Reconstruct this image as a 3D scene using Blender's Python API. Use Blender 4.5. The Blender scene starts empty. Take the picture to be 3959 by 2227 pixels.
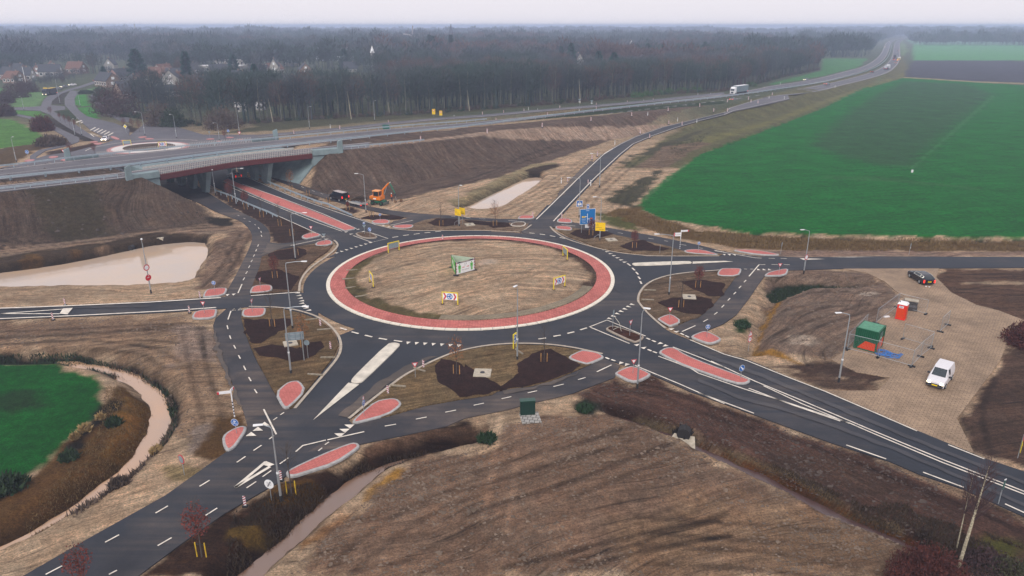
import bpy, bmesh, math, random
import numpy as np
from mathutils import Vector, Matrix
R = math.radians
random.seed(7)
rng = np.random.default_rng(11)
scene = bpy.context.scene

# ---------------------------------------------------------------- camera, sky, sun, exposure
CH = 36.0                                   # height of the camera in metres
FPX, CX, CY = 2800.0, 1979.5, 1113.5        # focal length and centre in photo pixels
PITCH = math.atan((CY - 98.0) / FPX)
SP, CP = math.sin(PITCH), math.cos(PITCH)
cam_d = bpy.data.cameras.new('camera'); cam = bpy.data.objects.new('camera', cam_d)
scene.collection.objects.link(cam)
cam.location = (0, 0, CH); cam.rotation_euler = (math.pi / 2 - PITCH, 0, 0)
cam_d.sensor_width = 36.0; cam_d.lens = FPX / 3959 * 36.0
cam_d.clip_start = 0.5; cam_d.clip_end = 30000
scene.camera = cam
SUN_EL, SUN_AZ = R(38), R(200)
world = bpy.data.worlds.new("World"); scene.world = world; world.use_nodes = True
wn, wl = world.node_tree.nodes, world.node_tree.links
wn.clear()
wo = wn.new('ShaderNodeOutputWorld'); wb = wn.new('ShaderNodeBackground')
sky = wn.new('ShaderNodeTexSky'); sky.sky_type = 'NISHITA'; sky.sun_disc = False
sky.sun_elevation = SUN_EL; sky.sun_rotation = SUN_AZ; sky.dust_density = 6; sky.air_density = 1.5
hs = wn.new('ShaderNodeHueSaturation'); hs.inputs['Saturation'].default_value = 0.25
mx = wn.new('ShaderNodeMix'); mx.data_type = 'RGBA'; mx.inputs[0].default_value = 0.80
mx.inputs[7].default_value = (8.1, 7.75, 8.25, 1)      # the even overcast layer
wl.new(sky.outputs[0], hs.inputs['Color']); wl.new(hs.outputs[0], mx.inputs[6])
wl.new(mx.outputs[2], wb.inputs['Color']); wl.new(wb.outputs[0], wo.inputs['Surface'])
wb.inputs['Strength'].default_value = 0.132
sd_ = bpy.data.lights.new('sun', 'SUN'); sun = bpy.data.objects.new('sun', sd_)
scene.collection.objects.link(sun)
sd_.energy = 1.4; sd_.angle = R(25); sd_.color = (1, 0.95, 0.88)
sun.rotation_euler = (math.pi / 2 - SUN_EL, 0, math.pi - SUN_AZ); sun.location = (0, 0, 300)
scene.view_settings.view_transform = 'Standard'; scene.view_settings.look = 'None'
scene.view_settings.gamma = 1.0; scene.view_settings.exposure = 0.0
scene.view_settings.use_curve_mapping = False
scene.cycles.volume_bounces = 7
scene.cycles.max_bounces = 8
scene.cycles.use_denoising = True; scene.cycles.denoising_prefilter = 'ACCURATE'; scene.cycles.denoising_input_passes = 'RGB_ALBEDO_NORMAL'

# ---------------------------------------------------------------- photo pixel -> point in the place
def P(x, y, z=0.0):
    v = (y - CY) / FPX; d = SP + v * CP; k = (CH - z) / d
    return (k * (x - CX) / FPX, k * (CP - v * SP))
T = dict(A=(0,50,2.415),B=(900,50,2.415),C=(1800,50,2.415),D=(2700,50,2.046),E=(0,600,2.415),F=(900,600,2.415),
 G=(1800,600,2.415),H=(2700,750,2.046),I=(0,1150,2.415),J=(900,1150,2.415),K=(1800,1150,2.415),L=(2700,1400,1.752),
 M=(0,1627,2.415),N=(900,1627,2.415),O=(1800,1627,2.415),Q=(0,280,2.276),S=(0,0,1.0),U=(3260,130,4.093),W=(3270,1140,4.83))
def px(k, x, y):
    a = T[k]; return (a[0] + x / a[2], a[1] + y / a[2])
def pts(s):
    out = []; k = ok = 'S'
    for w in s.split():
        if w in T: k = w
        else:
            a = w.split(','); b = px(k, float(a[0]), float(a[1]))
            if out and k != ok:      # neighbouring tiles overlap: drop a point that runs back
                while len(out) > 1:
                    d = (b[0] - out[-1][0], b[1] - out[-1][1]); e = (out[-1][0] - out[-2][0], out[-1][1] - out[-2][1])
                    if math.hypot(*d) > 3 and (d[0] * e[0] + d[1] * e[1]) < -0.5 * math.hypot(*d) * math.hypot(*e): out.pop()
                    else: break
            out.append(b); ok = k
    return out
def poly(s, z=0.0): return [P(x, y, z) for x, y in pts(s)]
def pt(k, x, y, z=0.0): return P(*px(k, x, y), z)
def height_of(base, top):      # how tall a thing is whose foot and top are at these pixels
    Y = P(*base)[1]; v = (top[1] - CY) / FPX
    return CH - Y * (SP + v * CP) / (CP - v * SP)

# ---------------------------------------------------------------- materials
def lin(c):
    return tuple((u / 12.92 if u <= 0.04045 else ((u + 0.055) / 1.055) ** 2.4) for u in c)
def hexl(s): return lin([int(s[i:i + 2], 16) / 255 for i in (0, 2, 4)])
MATS = {}
def mat(name, rgb, rough=0.7, metal=0.0, var=0.12, scale=3.0, emit=0.0, spec=0.4, alpha=1.0):
    if name in MATS: return MATS[name]
    m = bpy.data.materials.new(name); m.use_nodes = True; MATS[name] = m
    n, l = m.node_tree.nodes, m.node_tree.links
    b = n['Principled BSDF']
    b.inputs['Roughness'].default_value = rough; b.inputs['Metallic'].default_value = metal
    b.inputs['Specular IOR Level'].default_value = spec
    tc = n.new('ShaderNodeNewGeometry'); no = n.new('ShaderNodeTexNoise')
    no.inputs['Scale'].default_value = scale; no.inputs['Detail'].default_value = 5
    l.new(tc.outputs['Position'], no.inputs['Vector'])
    mr = n.new('ShaderNodeMapRange'); mr.inputs[1].default_value = 0.3; mr.inputs[2].default_value = 0.7
    mr.inputs[3].default_value = 1 - var; mr.inputs[4].default_value = 1 + var
    l.new(no.outputs['Fac'], mr.inputs[0])
    mm = n.new('ShaderNodeVectorMath'); mm.operation = 'SCALE'; mm.inputs[0].default_value = rgb
    l.new(mr.outputs[0], mm.inputs['Scale']); l.new(mm.outputs[0], b.inputs['Base Color'])
    if emit:
        b.inputs['Emission Color'].default_value = (*rgb, 1); b.inputs['Emission Strength'].default_value = emit
    return m

GAL = mat('galvanised_steel', (0.42, 0.45, 0.47), 0.45, 0.6)
GAL2 = mat('guardrail_steel', (0.36, 0.43, 0.48), 0.5, 0.3)
BLK = mat('black_rubber', (0.02, 0.02, 0.022), 0.8)
DPL = mat('dark_plastic', (0.03, 0.03, 0.035), 0.6)
WHT = mat('white_enamel', (0.78, 0.78, 0.78), 0.4, var=0.05)
PAINT = mat('road_paint', (0.70, 0.64, 0.55), 0.7, var=0.22, scale=1.5)
SPLIT = mat('pale_concrete_paint', (0.60, 0.55, 0.46), 0.8, var=0.22, scale=0.8)
KERB = mat('kerb_concrete', (0.36, 0.35, 0.34), 0.85, var=0.22)
EDGE = mat('edging_concrete', (0.30, 0.25, 0.20), 0.85, var=0.25)
CONC = mat('bridge_concrete', (0.20, 0.26, 0.27), 0.85, var=0.15, scale=0.6)
SLAB = mat('slab_concrete', (0.42, 0.37, 0.29), 0.9, var=0.2)
REDM = mat('signal_red', (0.55, 0.015, 0.03), 0.5, var=0.06)
BLUE = mat('sign_blue', (0.01, 0.12, 0.42), 0.5, var=0.06)
YEL = mat('signal_yellow', (0.80, 0.62, 0.01), 0.5, var=0.06)
YBRD = mat('yellow_board', (0.85, 0.55, 0.0), 0.5, var=0.06)
SGREY = mat('sign_back_grey', (0.24, 0.30, 0.33), 0.5, 0.2)
BRED = mat('dark_red_steel', (0.09, 0.014, 0.014), 0.6, var=0.25)
FIN = mat('pale_fin_steel', (0.50, 0.46, 0.42), 0.5, var=0.2)
GLASS = mat('tinted_glass', (0.015, 0.025, 0.03), 0.08, 0.0, spec=0.8)
CBLK = mat('black_car_paint', (0.006, 0.008, 0.014), 0.2, spec=0.6, var=0.05)
CWHT = mat('white_car_paint', (0.68, 0.66, 0.68), 0.3, var=0.03)
CGRY = mat('grey_car_paint', (0.2, 0.2, 0.21), 0.3, var=0.05)
CRED = mat('red_car_paint', (0.35, 0.02, 0.02), 0.3, var=0.05)
CHROME = mat('chrome_trim', (0.75, 0.74, 0.68), 0.25, 0.6, var=0.03)
HLAMP = mat('lit_headlight', (1.0, 0.86, 0.55), 0.3, emit=6.0, var=0.0)
TLAMP = mat('lit_tail_light', (1.0, 0.03, 0.02), 0.3, emit=1.5, var=0.0)
OLAMP = mat('lit_amber_light', (1.0, 0.4, 0.02), 0.3, emit=3.0, var=0.0)
PLATE = mat('yellow_number_plate', (0.85, 0.6, 0.0), 0.5, var=0.0)
WOOD = mat('stake_wood', (0.42, 0.22, 0.07), 0.8, var=0.3)
YSTK = mat('yellow_stake', (0.55, 0.36, 0.02), 0.8, var=0.3)
BARK = mat('bark', (0.07, 0.055, 0.045), 0.9, var=0.3)
BARKW = mat('birch_bark', (0.35, 0.31, 0.22), 0.9, var=0.5, scale=9)
LRED = mat('russet_leaves', (0.13, 0.03, 0.022), 0.9, var=0.4)
LORG = mat('orange_leaves', (0.27, 0.10, 0.03), 0.9, var=0.4)
TWIG_ = mat('winter_twigs', (0.055, 0.05, 0.052), 0.95, var=0.45, scale=0.05)
CONIF = mat('conifer_needles', (0.012, 0.06, 0.045), 0.9, var=0.4, scale=0.3)
ORNG = mat('orange_machine_paint', (0.75, 0.20, 0.01), 0.45, var=0.08)
MGRN = mat('green_machine_paint', (0.01, 0.12, 0.06), 0.5, var=0.15)
CGRN = mat('container_green', (0.0, 0.085, 0.035), 0.5, var=0.12)
CGRL = mat('container_roof_green', (0.10, 0.28, 0.18), 0.6, var=0.2)
CORG = mat('container_orange', (0.62, 0.05, 0.004), 0.5, var=0.1)
TRED = mat('toilet_red', (0.70, 0.02, 0.01), 0.45, var=0.06)
TORG = mat('toilet_orange_red', (0.62, 0.045, 0.002), 0.45, var=0.08)
HOSE = mat('blue_hose', (0.01, 0.17, 0.55), 0.4, var=0.1)
DGRN = mat('cabinet_green', (0.004, 0.03, 0.02), 0.5, var=0.1)
SGRN = mat('poster_green', (0.07, 0.42, 0.05), 0.5, var=0.03)
INK = mat('dark_ink', (0.03, 0.03, 0.05), 0.6, var=0.0)
ROOF = mat('dark_roof_tiles', (0.045, 0.05, 0.06), 0.8, var=0.2)
ROOFR = mat('brown_roof_tiles', (0.14, 0.07, 0.05), 0.8, var=0.2)
HWALL = mat('house_brick', (0.24, 0.17, 0.13), 0.85, var=0.2)
SKIN = mat('skin', (0.5, 0.28, 0.2), 0.6, var=0.0)
HIVIS = mat('orange_vest', (0.95, 0.16, 0.02), 0.6, var=0.1)
NAVY = mat('navy_trousers', (0.015, 0.02, 0.04), 0.8, var=0.1)
MUDW = mat('muddy_water', (0.2, 0.12, 0.07), 0.1)

def wave_pos(n, l, rot, scl):
    g = n.new('ShaderNodeNewGeometry'); mp = n.new('ShaderNodeMapping')
    mp.inputs['Rotation'].default_value = (0, 0, rot); mp.inputs['Scale'].default_value = scl
    l.new(g.outputs['Position'], mp.inputs['Vector']); return mp
def tex_noise(n, l, src, scale, detail=6, rough=0.6, lo=0.3, hi=0.7, a=0.0, b=1.0):
    t = n.new('ShaderNodeTexNoise'); t.inputs['Scale'].default_value = scale
    t.inputs['Detail'].default_value = detail; t.inputs['Roughness'].default_value = rough
    l.new(src, t.inputs['Vector'])
    m = n.new('ShaderNodeMapRange'); m.inputs[1].default_value = lo; m.inputs[2].default_value = hi
    m.inputs[3].default_value = a; m.inputs[4].default_value = b
    l.new(t.outputs['Fac'], m.inputs[0]); return m.outputs[0]
def vmul(n, l, a, b):
    m = n.new('ShaderNodeVectorMath'); m.operation = 'MULTIPLY'
    l.new(a, m.inputs[0]); l.new(b, m.inputs[1]); return m.outputs[0]
def fmul(n, l, a, b):
    m = n.new('ShaderNodeMath'); m.operation = 'MULTIPLY'; l.new(a, m.inputs[0])
    if isinstance(b, (int, float)): m.inputs[1].default_value = b
    else: l.new(b, m.inputs[1])
    return m.outputs[0]
def fscale(n, l, vec, f):
    m = n.new('ShaderNodeVectorMath'); m.operation = 'SCALE'; l.new(vec, m.inputs[0]); l.new(f, m.inputs['Scale']); return m.outputs[0]
def mixc(n, l, fac, a, b):
    m = n.new('ShaderNodeMix'); m.data_type = 'RGBA'; l.new(fac, m.inputs[0])
    for s, i in ((a, 6), (b, 7)):
        if isinstance(s, tuple): m.inputs[i].default_value = (*s, 1)
        else: l.new(s, m.inputs[i])
    return m.outputs[2]

# the ground: colour of each soil or crop comes from a vertex attribute, relief and grain from noise
def ground_material():
    m = bpy.data.materials.new('ground'); m.use_nodes = True
    n, l = m.node_tree.nodes, m.node_tree.links; b = n['Principled BSDF']
    b.inputs['Roughness'].default_value = 0.95; b.inputs['Specular IOR Level'].default_value = 0.15
    at = n.new('ShaderNodeAttribute'); at.attribute_name = 'soil'
    g = n.new('ShaderNodeNewGeometry'); pos = g.outputs['Position']
    gr = n.new('ShaderNodeAttribute'); gr.attribute_name = 'grain'     # (along, across) the furrows and tracks
    def gmap(sx, sy):
        mp = n.new('ShaderNodeMapping'); mp.inputs['Scale'].default_value = (sx, sy, 1); l.new(gr.outputs['Vector'], mp.inputs['Vector']); return mp.outputs[0]
    f = fmul(n, l, tex_noise(n, l, pos, 0.13, 5, .6, .3, .7, 0.80, 1.18), tex_noise(n, l, pos, 1.1, 8, .7, .3, .7, 0.68, 1.30))
    f = fmul(n, l, f, tex_noise(n, l, pos, 5.5, 6, .85, .30, .70, 0.45, 1.58))
    st = fmul(n, l, tex_noise(n, l, gmap(.16, 1.7), 1.0, 8, .8, .30, .70, 0.55, 1.42), tex_noise(n, l, gmap(.035, .5), 1.0, 5, .6, .35, .65, 0.80, 1.18))
    # ruts: narrow dark lines running along the grain
    ru = tex_noise(n, l, gmap(.05, 1.0), 2.0, 4, .6, .60, .65, 1.0, 0.60)
    st = fmul(n, l, st, ru)
    one = n.new('ShaderNodeMix'); one.data_type = 'FLOAT'; l.new(at.outputs['Alpha'], one.inputs[0])
    one.inputs[2].default_value = 1.0; l.new(st, one.inputs[3])
    f = fmul(n, l, f, one.outputs[0])
    cl = tex_noise(n, l, gmap(.8, 2.2), 1.6, 8, .85, .60, .68, 1.0, 0.60)
    f = fmul(n, l, f, cl)
    cr = tex_noise(n, l, gmap(.5, 1.8), 2.1, 8, .8, .66, .74, 1.0, 1.3)
    f = fmul(n, l, f, cr)
    tint = mixc(n, l, tex_noise(n, l, pos, 0.35, 4, .6, .35, .65), (1.05, 0.98, 0.95), (0.97, 1.0, 1.04))
    pw = n.new('ShaderNodeMath'); pw.operation = 'POWER'; l.new(f, pw.inputs[0]); pw.inputs[1].default_value = 1.35; f = pw.outputs[0]
    f = fmul(n, l, f, 1.26)
    c = fscale(n, l, vmul(n, l, at.outputs['Color'], tint), f)
    l.new(c, b.inputs['Base Color'])
    bp = n.new('ShaderNodeBump'); bp.inputs['Distance'].default_value = 0.35; bp.inputs['Strength'].default_value = 0.75
    l.new(f, bp.inputs['Height']); l.new(bp.outputs[0], b.inputs['Normal'])
    return m
GROUND = ground_material()

def asphalt_material(name, base, dust, amount):
    m = bpy.data.materials.new(name); m.use_nodes = True
    n, l = m.node_tree.nodes, m.node_tree.links; b = n['Principled BSDF']
    b.inputs['Roughness'].default_value = 0.8; b.inputs['Specular IOR Level'].default_value = 0.3
    g = n.new('ShaderNodeNewGeometry'); pos = g.outputs['Position']
    s1 = wave_pos(n, l, R(-35), (0.05, 0.9, 1)).outputs[0]
    f = fmul(n, l, tex_noise(n, l, pos, 0.2, 5, .6, .3, .7, 0.85, 1.18), tex_noise(n, l, pos, 9, 6, .7, .3, .7, 0.86, 1.14))
    d = fmul(n, l, tex_noise(n, l, pos, 0.06, 6, .65, .44, .72), tex_noise(n, l, s1, 1.0, 6, .65, .35, .75))
    d = fmul(n, l, d, amount)
    l.new(fscale(n, l, mixc(n, l, d, base, dust), f), b.inputs['Base Color'])
    return m
ASPH = asphalt_material('asphalt', (0.024, 0.028, 0.037), (0.13, 0.10, 0.08), 1.0)
ASPHC = asphalt_material('dusty_cycle_asphalt', (0.031, 0.031, 0.037), (0.17, 0.125, 0.095), 1.6)
ASPHO = asphalt_material('worn_motorway_asphalt', (0.095, 0.093, 0.106), (0.17, 0.15, 0.15), 1.0)

def brick_material(name, c1, c2, mort, sx, sy, rot, var=0.25, bump=0.3):
    m = bpy.data.materials.new(name); m.use_nodes = True
    n, l = m.node_tree.nodes, m.node_tree.links; b = n['Principled BSDF']
    b.inputs['Roughness'].default_value = 0.85; b.inputs['Specular IOR Level'].default_value = 0.25
    mp = wave_pos(n, l, rot, (1, 1, 0))
    br = n.new('ShaderNodeTexBrick'); br.inputs['Color1'].default_value = (*c1, 1); br.inputs['Color2'].default_value = (*c2, 1)
    br.inputs['Mortar'].default_value = (*mort, 1); br.inputs['Scale'].default_value = 1.0
    br.inputs['Brick Width'].default_value = sx; br.inputs['Row Height'].default_value = sy
    br.inputs['Mortar Size'].default_value = min(sx, sy) * 0.11; br.inputs['Mortar Smooth'].default_value = 0.4
    l.new(mp.outputs[0], br.inputs['Vector'])
    g = n.new('ShaderNodeNewGeometry')
    f = fmul(n, l, tex_noise(n, l, g.outputs['Position'], 0.25, 6, .65, .3, .7, 1 - var, 1 + var),
             tex_noise(n, l, g.outputs['Position'], 3, 6, .7, .3, .7, 1 - var * .7, 1 + var * .7))
    l.new(fscale(n, l, br.outputs['Color'], f), b.inputs['Base Color'])
    return m
REDPAVE = brick_material('red_pavers', (0.53, 0.165, 0.14), (0.46, 0.135, 0.115), (0.32, 0.09, 0.08), 0.42, 0.21, R(20), 0.14)
REDRING = brick_material('red_ring_pavers', (0.54, 0.175, 0.145), (0.41, 0.115, 0.095), (0.20, 0.06, 0.055), 0.5, 0.25, R(45), 0.22)
CLINK = brick_material('pale_clinkers', (0.33, 0.235, 0.155), (0.275, 0.195, 0.13), (0.13, 0.09, 0.06), 0.62, 0.26, R(38), 0.3)
GRATE = brick_material('grass_grid_blocks', (0.27, 0.22, 0.15), (0.22, 0.18, 0.12), (0.035, 0.028, 0.02), 0.16, 0.6, R(30), 0.25)

def water_material(name, rgb, rough):
    m = bpy.data.materials.new(name); m.use_nodes = True
    n, l = m.node_tree.nodes, m.node_tree.links; b = n['Principled BSDF']
    b.inputs['Base Color'].default_value = (*rgb, 1); b.inputs['Roughness'].default_value = rough
    b.inputs['Specular IOR Level'].default_value = 0.9; b.inputs['IOR'].default_value = 1.6
    g = n.new('ShaderNodeNewGeometry')
    c = mixc(n, l, tex_noise(n, l, g.outputs['Position'], 0.12, 5, .6, .35, .65), rgb, tuple(u * v for u, v in zip(rgb, (1.18, 1.05, 0.88))))
    l.new(c, b.inputs['Base Color'])
    bp = n.new('ShaderNodeBump'); bp.inputs['Distance'].default_value = 0.01; bp.inputs['Strength'].default_value = 0.15
    l.new(tex_noise(n, l, g.outputs['Position'], 1.6, 4, .6), bp.inputs['Height']); l.new(bp.outputs[0], b.inputs['Normal'])
    return m
POND = water_material('pale_silty_water', (0.44, 0.345, 0.27), 0.04)
STREAM = water_material('brown_silty_water', (0.17, 0.105, 0.075), 0.2)
STREAM2 = water_material('pink_silty_water', (0.42, 0.28, 0.19), 0.15)

# ---------------------------------------------------------------- mesh helpers
class MB:
    """collects shapes; build() links them as ONE mesh object"""
    def __init__(s): s.v = []; s.f = []; s.mi = []; s.m = []
    def mid(s, m):
        if m not in s.m: s.m.append(m)
        return s.m.index(m)
    def add(s, vs, fs, m):
        o = len(s.v); k = s.mid(m); s.v += [tuple(v) for v in vs]
        for f in fs: s.f.append([o + i for i in f]); s.mi.append(k)
        return s
    def box(s, c, d, m, rz=0.0, rx=0.0):
        M = Matrix.Rotation(rz, 3, 'Z') @ Matrix.Rotation(rx, 3, 'X'); c = Vector(c)
        vs = [c + M @ Vector((d[0] / 2 * i, d[1] / 2 * j, d[2] / 2 * k)) for i in (-1, 1) for j in (-1, 1) for k in (-1, 1)]
        return s.add(vs, [(0,1,3,2),(4,6,7,5),(0,4,5,1),(2,3,7,6),(0,2,6,4),(1,5,7,3)], m)
    def tube(s, p0, p1, r0, m, r1=None, n=8, cap=True):
        r1 = r0 if r1 is None else r1; p0 = Vector(p0); p1 = Vector(p1); d = (p1 - p0)
        if d.length < 1e-6: return s
        q = d.to_track_quat('Z', 'Y'); vs = []
        for p, r in ((p0, r0), (p1, r1)):
            for i in range(n):
                a = 2 * math.pi * i / n; vs.append(p + q @ Vector((r * math.cos(a), r * math.sin(a), 0)))
        fs = [(i, (i + 1) % n, n + (i + 1) % n, n + i) for i in range(n)]
        if cap: fs += [tuple(range(n))[::-1], tuple(range(n, 2 * n))]
        return s.add(vs, fs, m)
    def path(s, ps, r, m, n=6, rs=None):
        for i in range(len(ps) - 1):
            s.tube(ps[i], ps[i + 1], rs[i] if rs else r, m, rs[i + 1] if rs else r, n)
        return s
    def prism(s, pl, z0, z1, m, side=None):      # pl: outline in XY
        n = len(pl); a = sum(pl[i][0] * pl[(i + 1) % n][1] - pl[(i + 1) % n][0] * pl[i][1] for i in range(n))
        if a < 0: pl = pl[::-1]
        vs = [(x, y, z1) for x, y in pl]; s.add(vs, [tuple(range(n))], m)
        if z0 is not None:
            vs = [(x, y, z0) for x, y in pl] + [(x, y, z1) for x, y in pl]
            s.add(vs, [(i, (i + 1) % n, n + (i + 1) % n, n + i) for i in range(n)], side or m)
        return s
    def plate(s, pl, y, th, m, back=None):       # outline in XZ facing -Y, thickness th
        n = len(pl); a = sum(pl[i][0] * pl[(i + 1) % n][1] - pl[(i + 1) % n][0] * pl[i][1] for i in range(n))
        if a < 0: pl = pl[::-1]
        s.add([(x, y, z) for x, z in pl], [tuple(range(n))], m)
        if th:
            s.add([(x, y + th, z) for x, z in pl], [tuple(range(n))[::-1]], back or m)
            vs = [(x, y, z) for x, z in pl] + [(x, y + th, z) for x, z in pl]
            s.add(vs, [(i, n + i, n + (i + 1) % n, (i + 1) % n) for i in range(n)], back or m)
        return s
    def ball(s, c, r, m, sx=1, sy=1, sz=1, nu=8, nv=5):
        vs = [(c[0], c[1], c[2] + r * sz)]; fs = []
        for j in range(1, nv):
            t = math.pi * j / nv
            for i in range(nu):
                a = 2 * math.pi * i / nu
                vs.append((c[0] + r * sx * math.sin(t) * math.cos(a), c[1] + r * sy * math.sin(t) * math.sin(a), c[2] + r * sz * math.cos(t)))
        vs.append((c[0], c[1], c[2] - r * sz)); L_ = len(vs) - 1
        for i in range(nu):
            fs.append((0, 1 + i, 1 + (i + 1) % nu)); fs.append((L_, L_ - nu + (i + 1) % nu, L_ - nu + i))
            for j in range(nv - 2):
                a = 1 + j * nu; fs.append((a + i, a + nu + i, a + nu + (i + 1) % nu, a + (i + 1) % nu))
        return s.add(vs, fs, m)
    def text(s, body, size, x, z, y, m, align='CENTER'):
        cu = bpy.data.curves.new('t', 'FONT'); cu.body = body; cu.size = size; cu.align_x = align; cu.align_y = 'CENTER'
        cu.resolution_u = 2
        ob = bpy.data.objects.new('t', cu); scene.collection.objects.link(ob)
        me = bpy.data.meshes.new_from_object(ob.evaluated_get(bpy.context.evaluated_depsgraph_get()))
        s.add([(x + v.co.x, y, z + v.co.y) for v in me.vertices], [tuple(p.vertices) for p in me.polygons], m)
        bpy.data.objects.remove(ob); bpy.data.curves.remove(cu); bpy.data.meshes.remove(me)
        return s
    def build(s, name, parent=None, bev=0.0, smooth=False):
        me = bpy.data.meshes.new(name); me.from_pydata(s.v, [], s.f); me.update()
        for m in s.m: me.materials.append(m)
        me.polygons.foreach_set('material_index', s.mi)
        if bev:
            bm = bmesh.new(); bm.from_mesh(me); bmesh.ops.remove_doubles(bm, verts=bm.verts, dist=1e-4)
            bmesh.ops.recalc_face_normals(bm, faces=bm.faces)
            bmesh.ops.bevel(bm, geom=[e for e in bm.edges if len(e.link_faces) == 2 and e.calc_face_angle(0) > 0.5], offset=bev, segments=2, affect='EDGES', clamp_overlap=True)
            bm.to_mesh(me); bm.free()
        if smooth: me.polygons.foreach_set('use_smooth', [True] * len(me.polygons))
        o = bpy.data.objects.new(name, me); scene.collection.objects.link(o)
        if parent: o.parent = parent
        return o
def tag(o, label=None, cat=None, group=None, kind=None):
    if label: o['label'] = label
    if cat: o['category'] = cat
    if group: o['group'] = group
    if kind: o['kind'] = kind
    return o
def thing(name, label, cat, loc=(0, 0, 0), rz=0.0, group=None):
    o = bpy.data.objects.new(name, None); scene.collection.objects.link(o)
    o.empty_display_size = 0.3
    o.location = loc if len(loc) == 3 else (*loc, 0); o.rotation_euler = (0, 0, rz)
    return tag(o, label, cat, group)
CH_ = {}
def dup(root, loc, rz, label, group=None, scale=1.0):
    kids = CH_.get(root.name)
    if kids is None:
        kids = CH_[root.name] = [(c, list(c.children)) for c in root.children]
    r = root.copy(); scene.collection.objects.link(r)
    r.location = loc if len(loc) == 3 else (*loc, 0); r.rotation_euler = (0, 0, rz); r.scale = (scale,) * 3
    r['label'] = label
    if group: r['group'] = group
    for c, gs in kids:
        d = c.copy(); scene.collection.objects.link(d); d.parent = r
        for g in gs:
            e = g.copy(); scene.collection.objects.link(e); e.parent = d
    return r
def numpy_mesh(name, V, F, mats, mi=None):
    """V (n,3), F (m,3 or 4) -> one mesh object, fast"""
    me = bpy.data.meshes.new(name); k = F.shape[1]
    me.vertices.add(len(V)); me.vertices.foreach_set('co', V.astype(np.float32).ravel())
    me.loops.add(F.size); me.loops.foreach_set('vertex_index', F.astype(np.int32).ravel())
    me.polygons.add(len(F)); me.polygons.foreach_set('loop_start', np.arange(0, F.size, k, dtype=np.int32))
    try: me.polygons.foreach_set('loop_total', np.full(len(F), k, dtype=np.int32))
    except Exception: pass
    if mi is not None: me.polygons.foreach_set('material_index', mi.astype(np.int32))
    for m in mats: me.materials.append(m)
    me.update(calc_edges=True)
    o = bpy.data.objects.new(name, me); scene.collection.objects.link(o); return o

# ---------------------------------------------------------------- numpy helpers
def sdist(pl, X, Y):
    """signed distance to an outline (negative inside)"""
    d2 = np.full(X.shape, 1e18); ins = np.zeros(X.shape, bool); n = len(pl)
    for i in range(n):
        ax, ay = pl[i]; bx, by = pl[(i + 1) % n]; ex, ey = bx - ax, by - ay; L2 = ex * ex + ey * ey
        if L2 < 1e-9: continue
        wx, wy = X - ax, Y - ay; t = np.clip((wx * ex + wy * ey) / L2, 0, 1)
        d2 = np.minimum(d2, (wx - ex * t) ** 2 + (wy - ey * t) ** 2)
        c = ((ay > Y) != (by > Y)) & (X < ex * (Y - ay) / (ey if abs(ey) > 1e-12 else 1e-12) + ax)
        ins ^= c
    return np.sqrt(d2) * np.where(ins, -1, 1)
def near(pl, X, Y, m):
    a = np.array(pl); return (X > a[:, 0].min() - m) & (X < a[:, 0].max() + m) & (Y > a[:, 1].min() - m) & (Y < a[:, 1].max() + m)
def vnoise(X, Y, s, seed):
    x = X / s; y = Y / s; xi = np.floor(x).astype(np.int64); yi = np.floor(y).astype(np.int64); fx = x - xi; fy = y - yi
    def hh(a, b):
        q = (a * 374761393 + b * 668265263 + seed * 1442695041) & 0x7fffffff; q = ((q ^ (q >> 13)) * 1274126177) & 0x7fffffff
        return ((q ^ (q >> 16)) & 0xffff) / 65535.0
    fx = fx * fx * (3 - 2 * fx); fy = fy * fy * (3 - 2 * fy)
    return (hh(xi, yi) * (1 - fx) + hh(xi + 1, yi) * fx) * (1 - fy) + (hh(xi, yi + 1) * (1 - fx) + hh(xi + 1, yi + 1) * fx) * fy
def fbm(X, Y, s, seed, o=4):
    r = 0; a = 0.5; t = 0
    for k in range(o): r = r + a * vnoise(X, Y, s / 2 ** k, seed + k * 17); t += a; a *= 0.6
    return r / t
def smooth(a, b, x): t = np.clip((x - a) / (b - a), 0, 1); return t * t * (3 - 2 * t)
def arc(c, r, a0, a1, n): return [(c[0] + r * math.cos(R(a0 + (a1 - a0) * i / n)), c[1] + r * math.sin(R(a0 + (a1 - a0) * i / n))) for i in range(n + 1)]
def densify(pl, step, closed=True):
    out = []; n = len(pl)
    for i in range(n if closed else n - 1):
        a = pl[i]; b = pl[(i + 1) % n]; k = max(1, int(math.hypot(b[0] - a[0], b[1] - a[1]) / step))
        out += [(a[0] + (b[0] - a[0]) * j / k, a[1] + (b[1] - a[1]) * j / k) for j in range(k)]
    if not closed: out.append(pl[-1])
    return out
def smooth_poly(pl, it=2, closed=True):
    for _ in range(it):
        n = len(pl); out = [] if closed else [pl[0]]
        for i in range(n if closed else n - 1):
            a = pl[i]; b = pl[(i + 1) % n]
            out += [(a[0] * .75 + b[0] * .25, a[1] * .75 + b[1] * .25), (a[0] * .25 + b[0] * .75, a[1] * .25 + b[1] * .75)]
        if not closed: out.append(pl[-1])
        pl = out
    return pl
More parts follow.
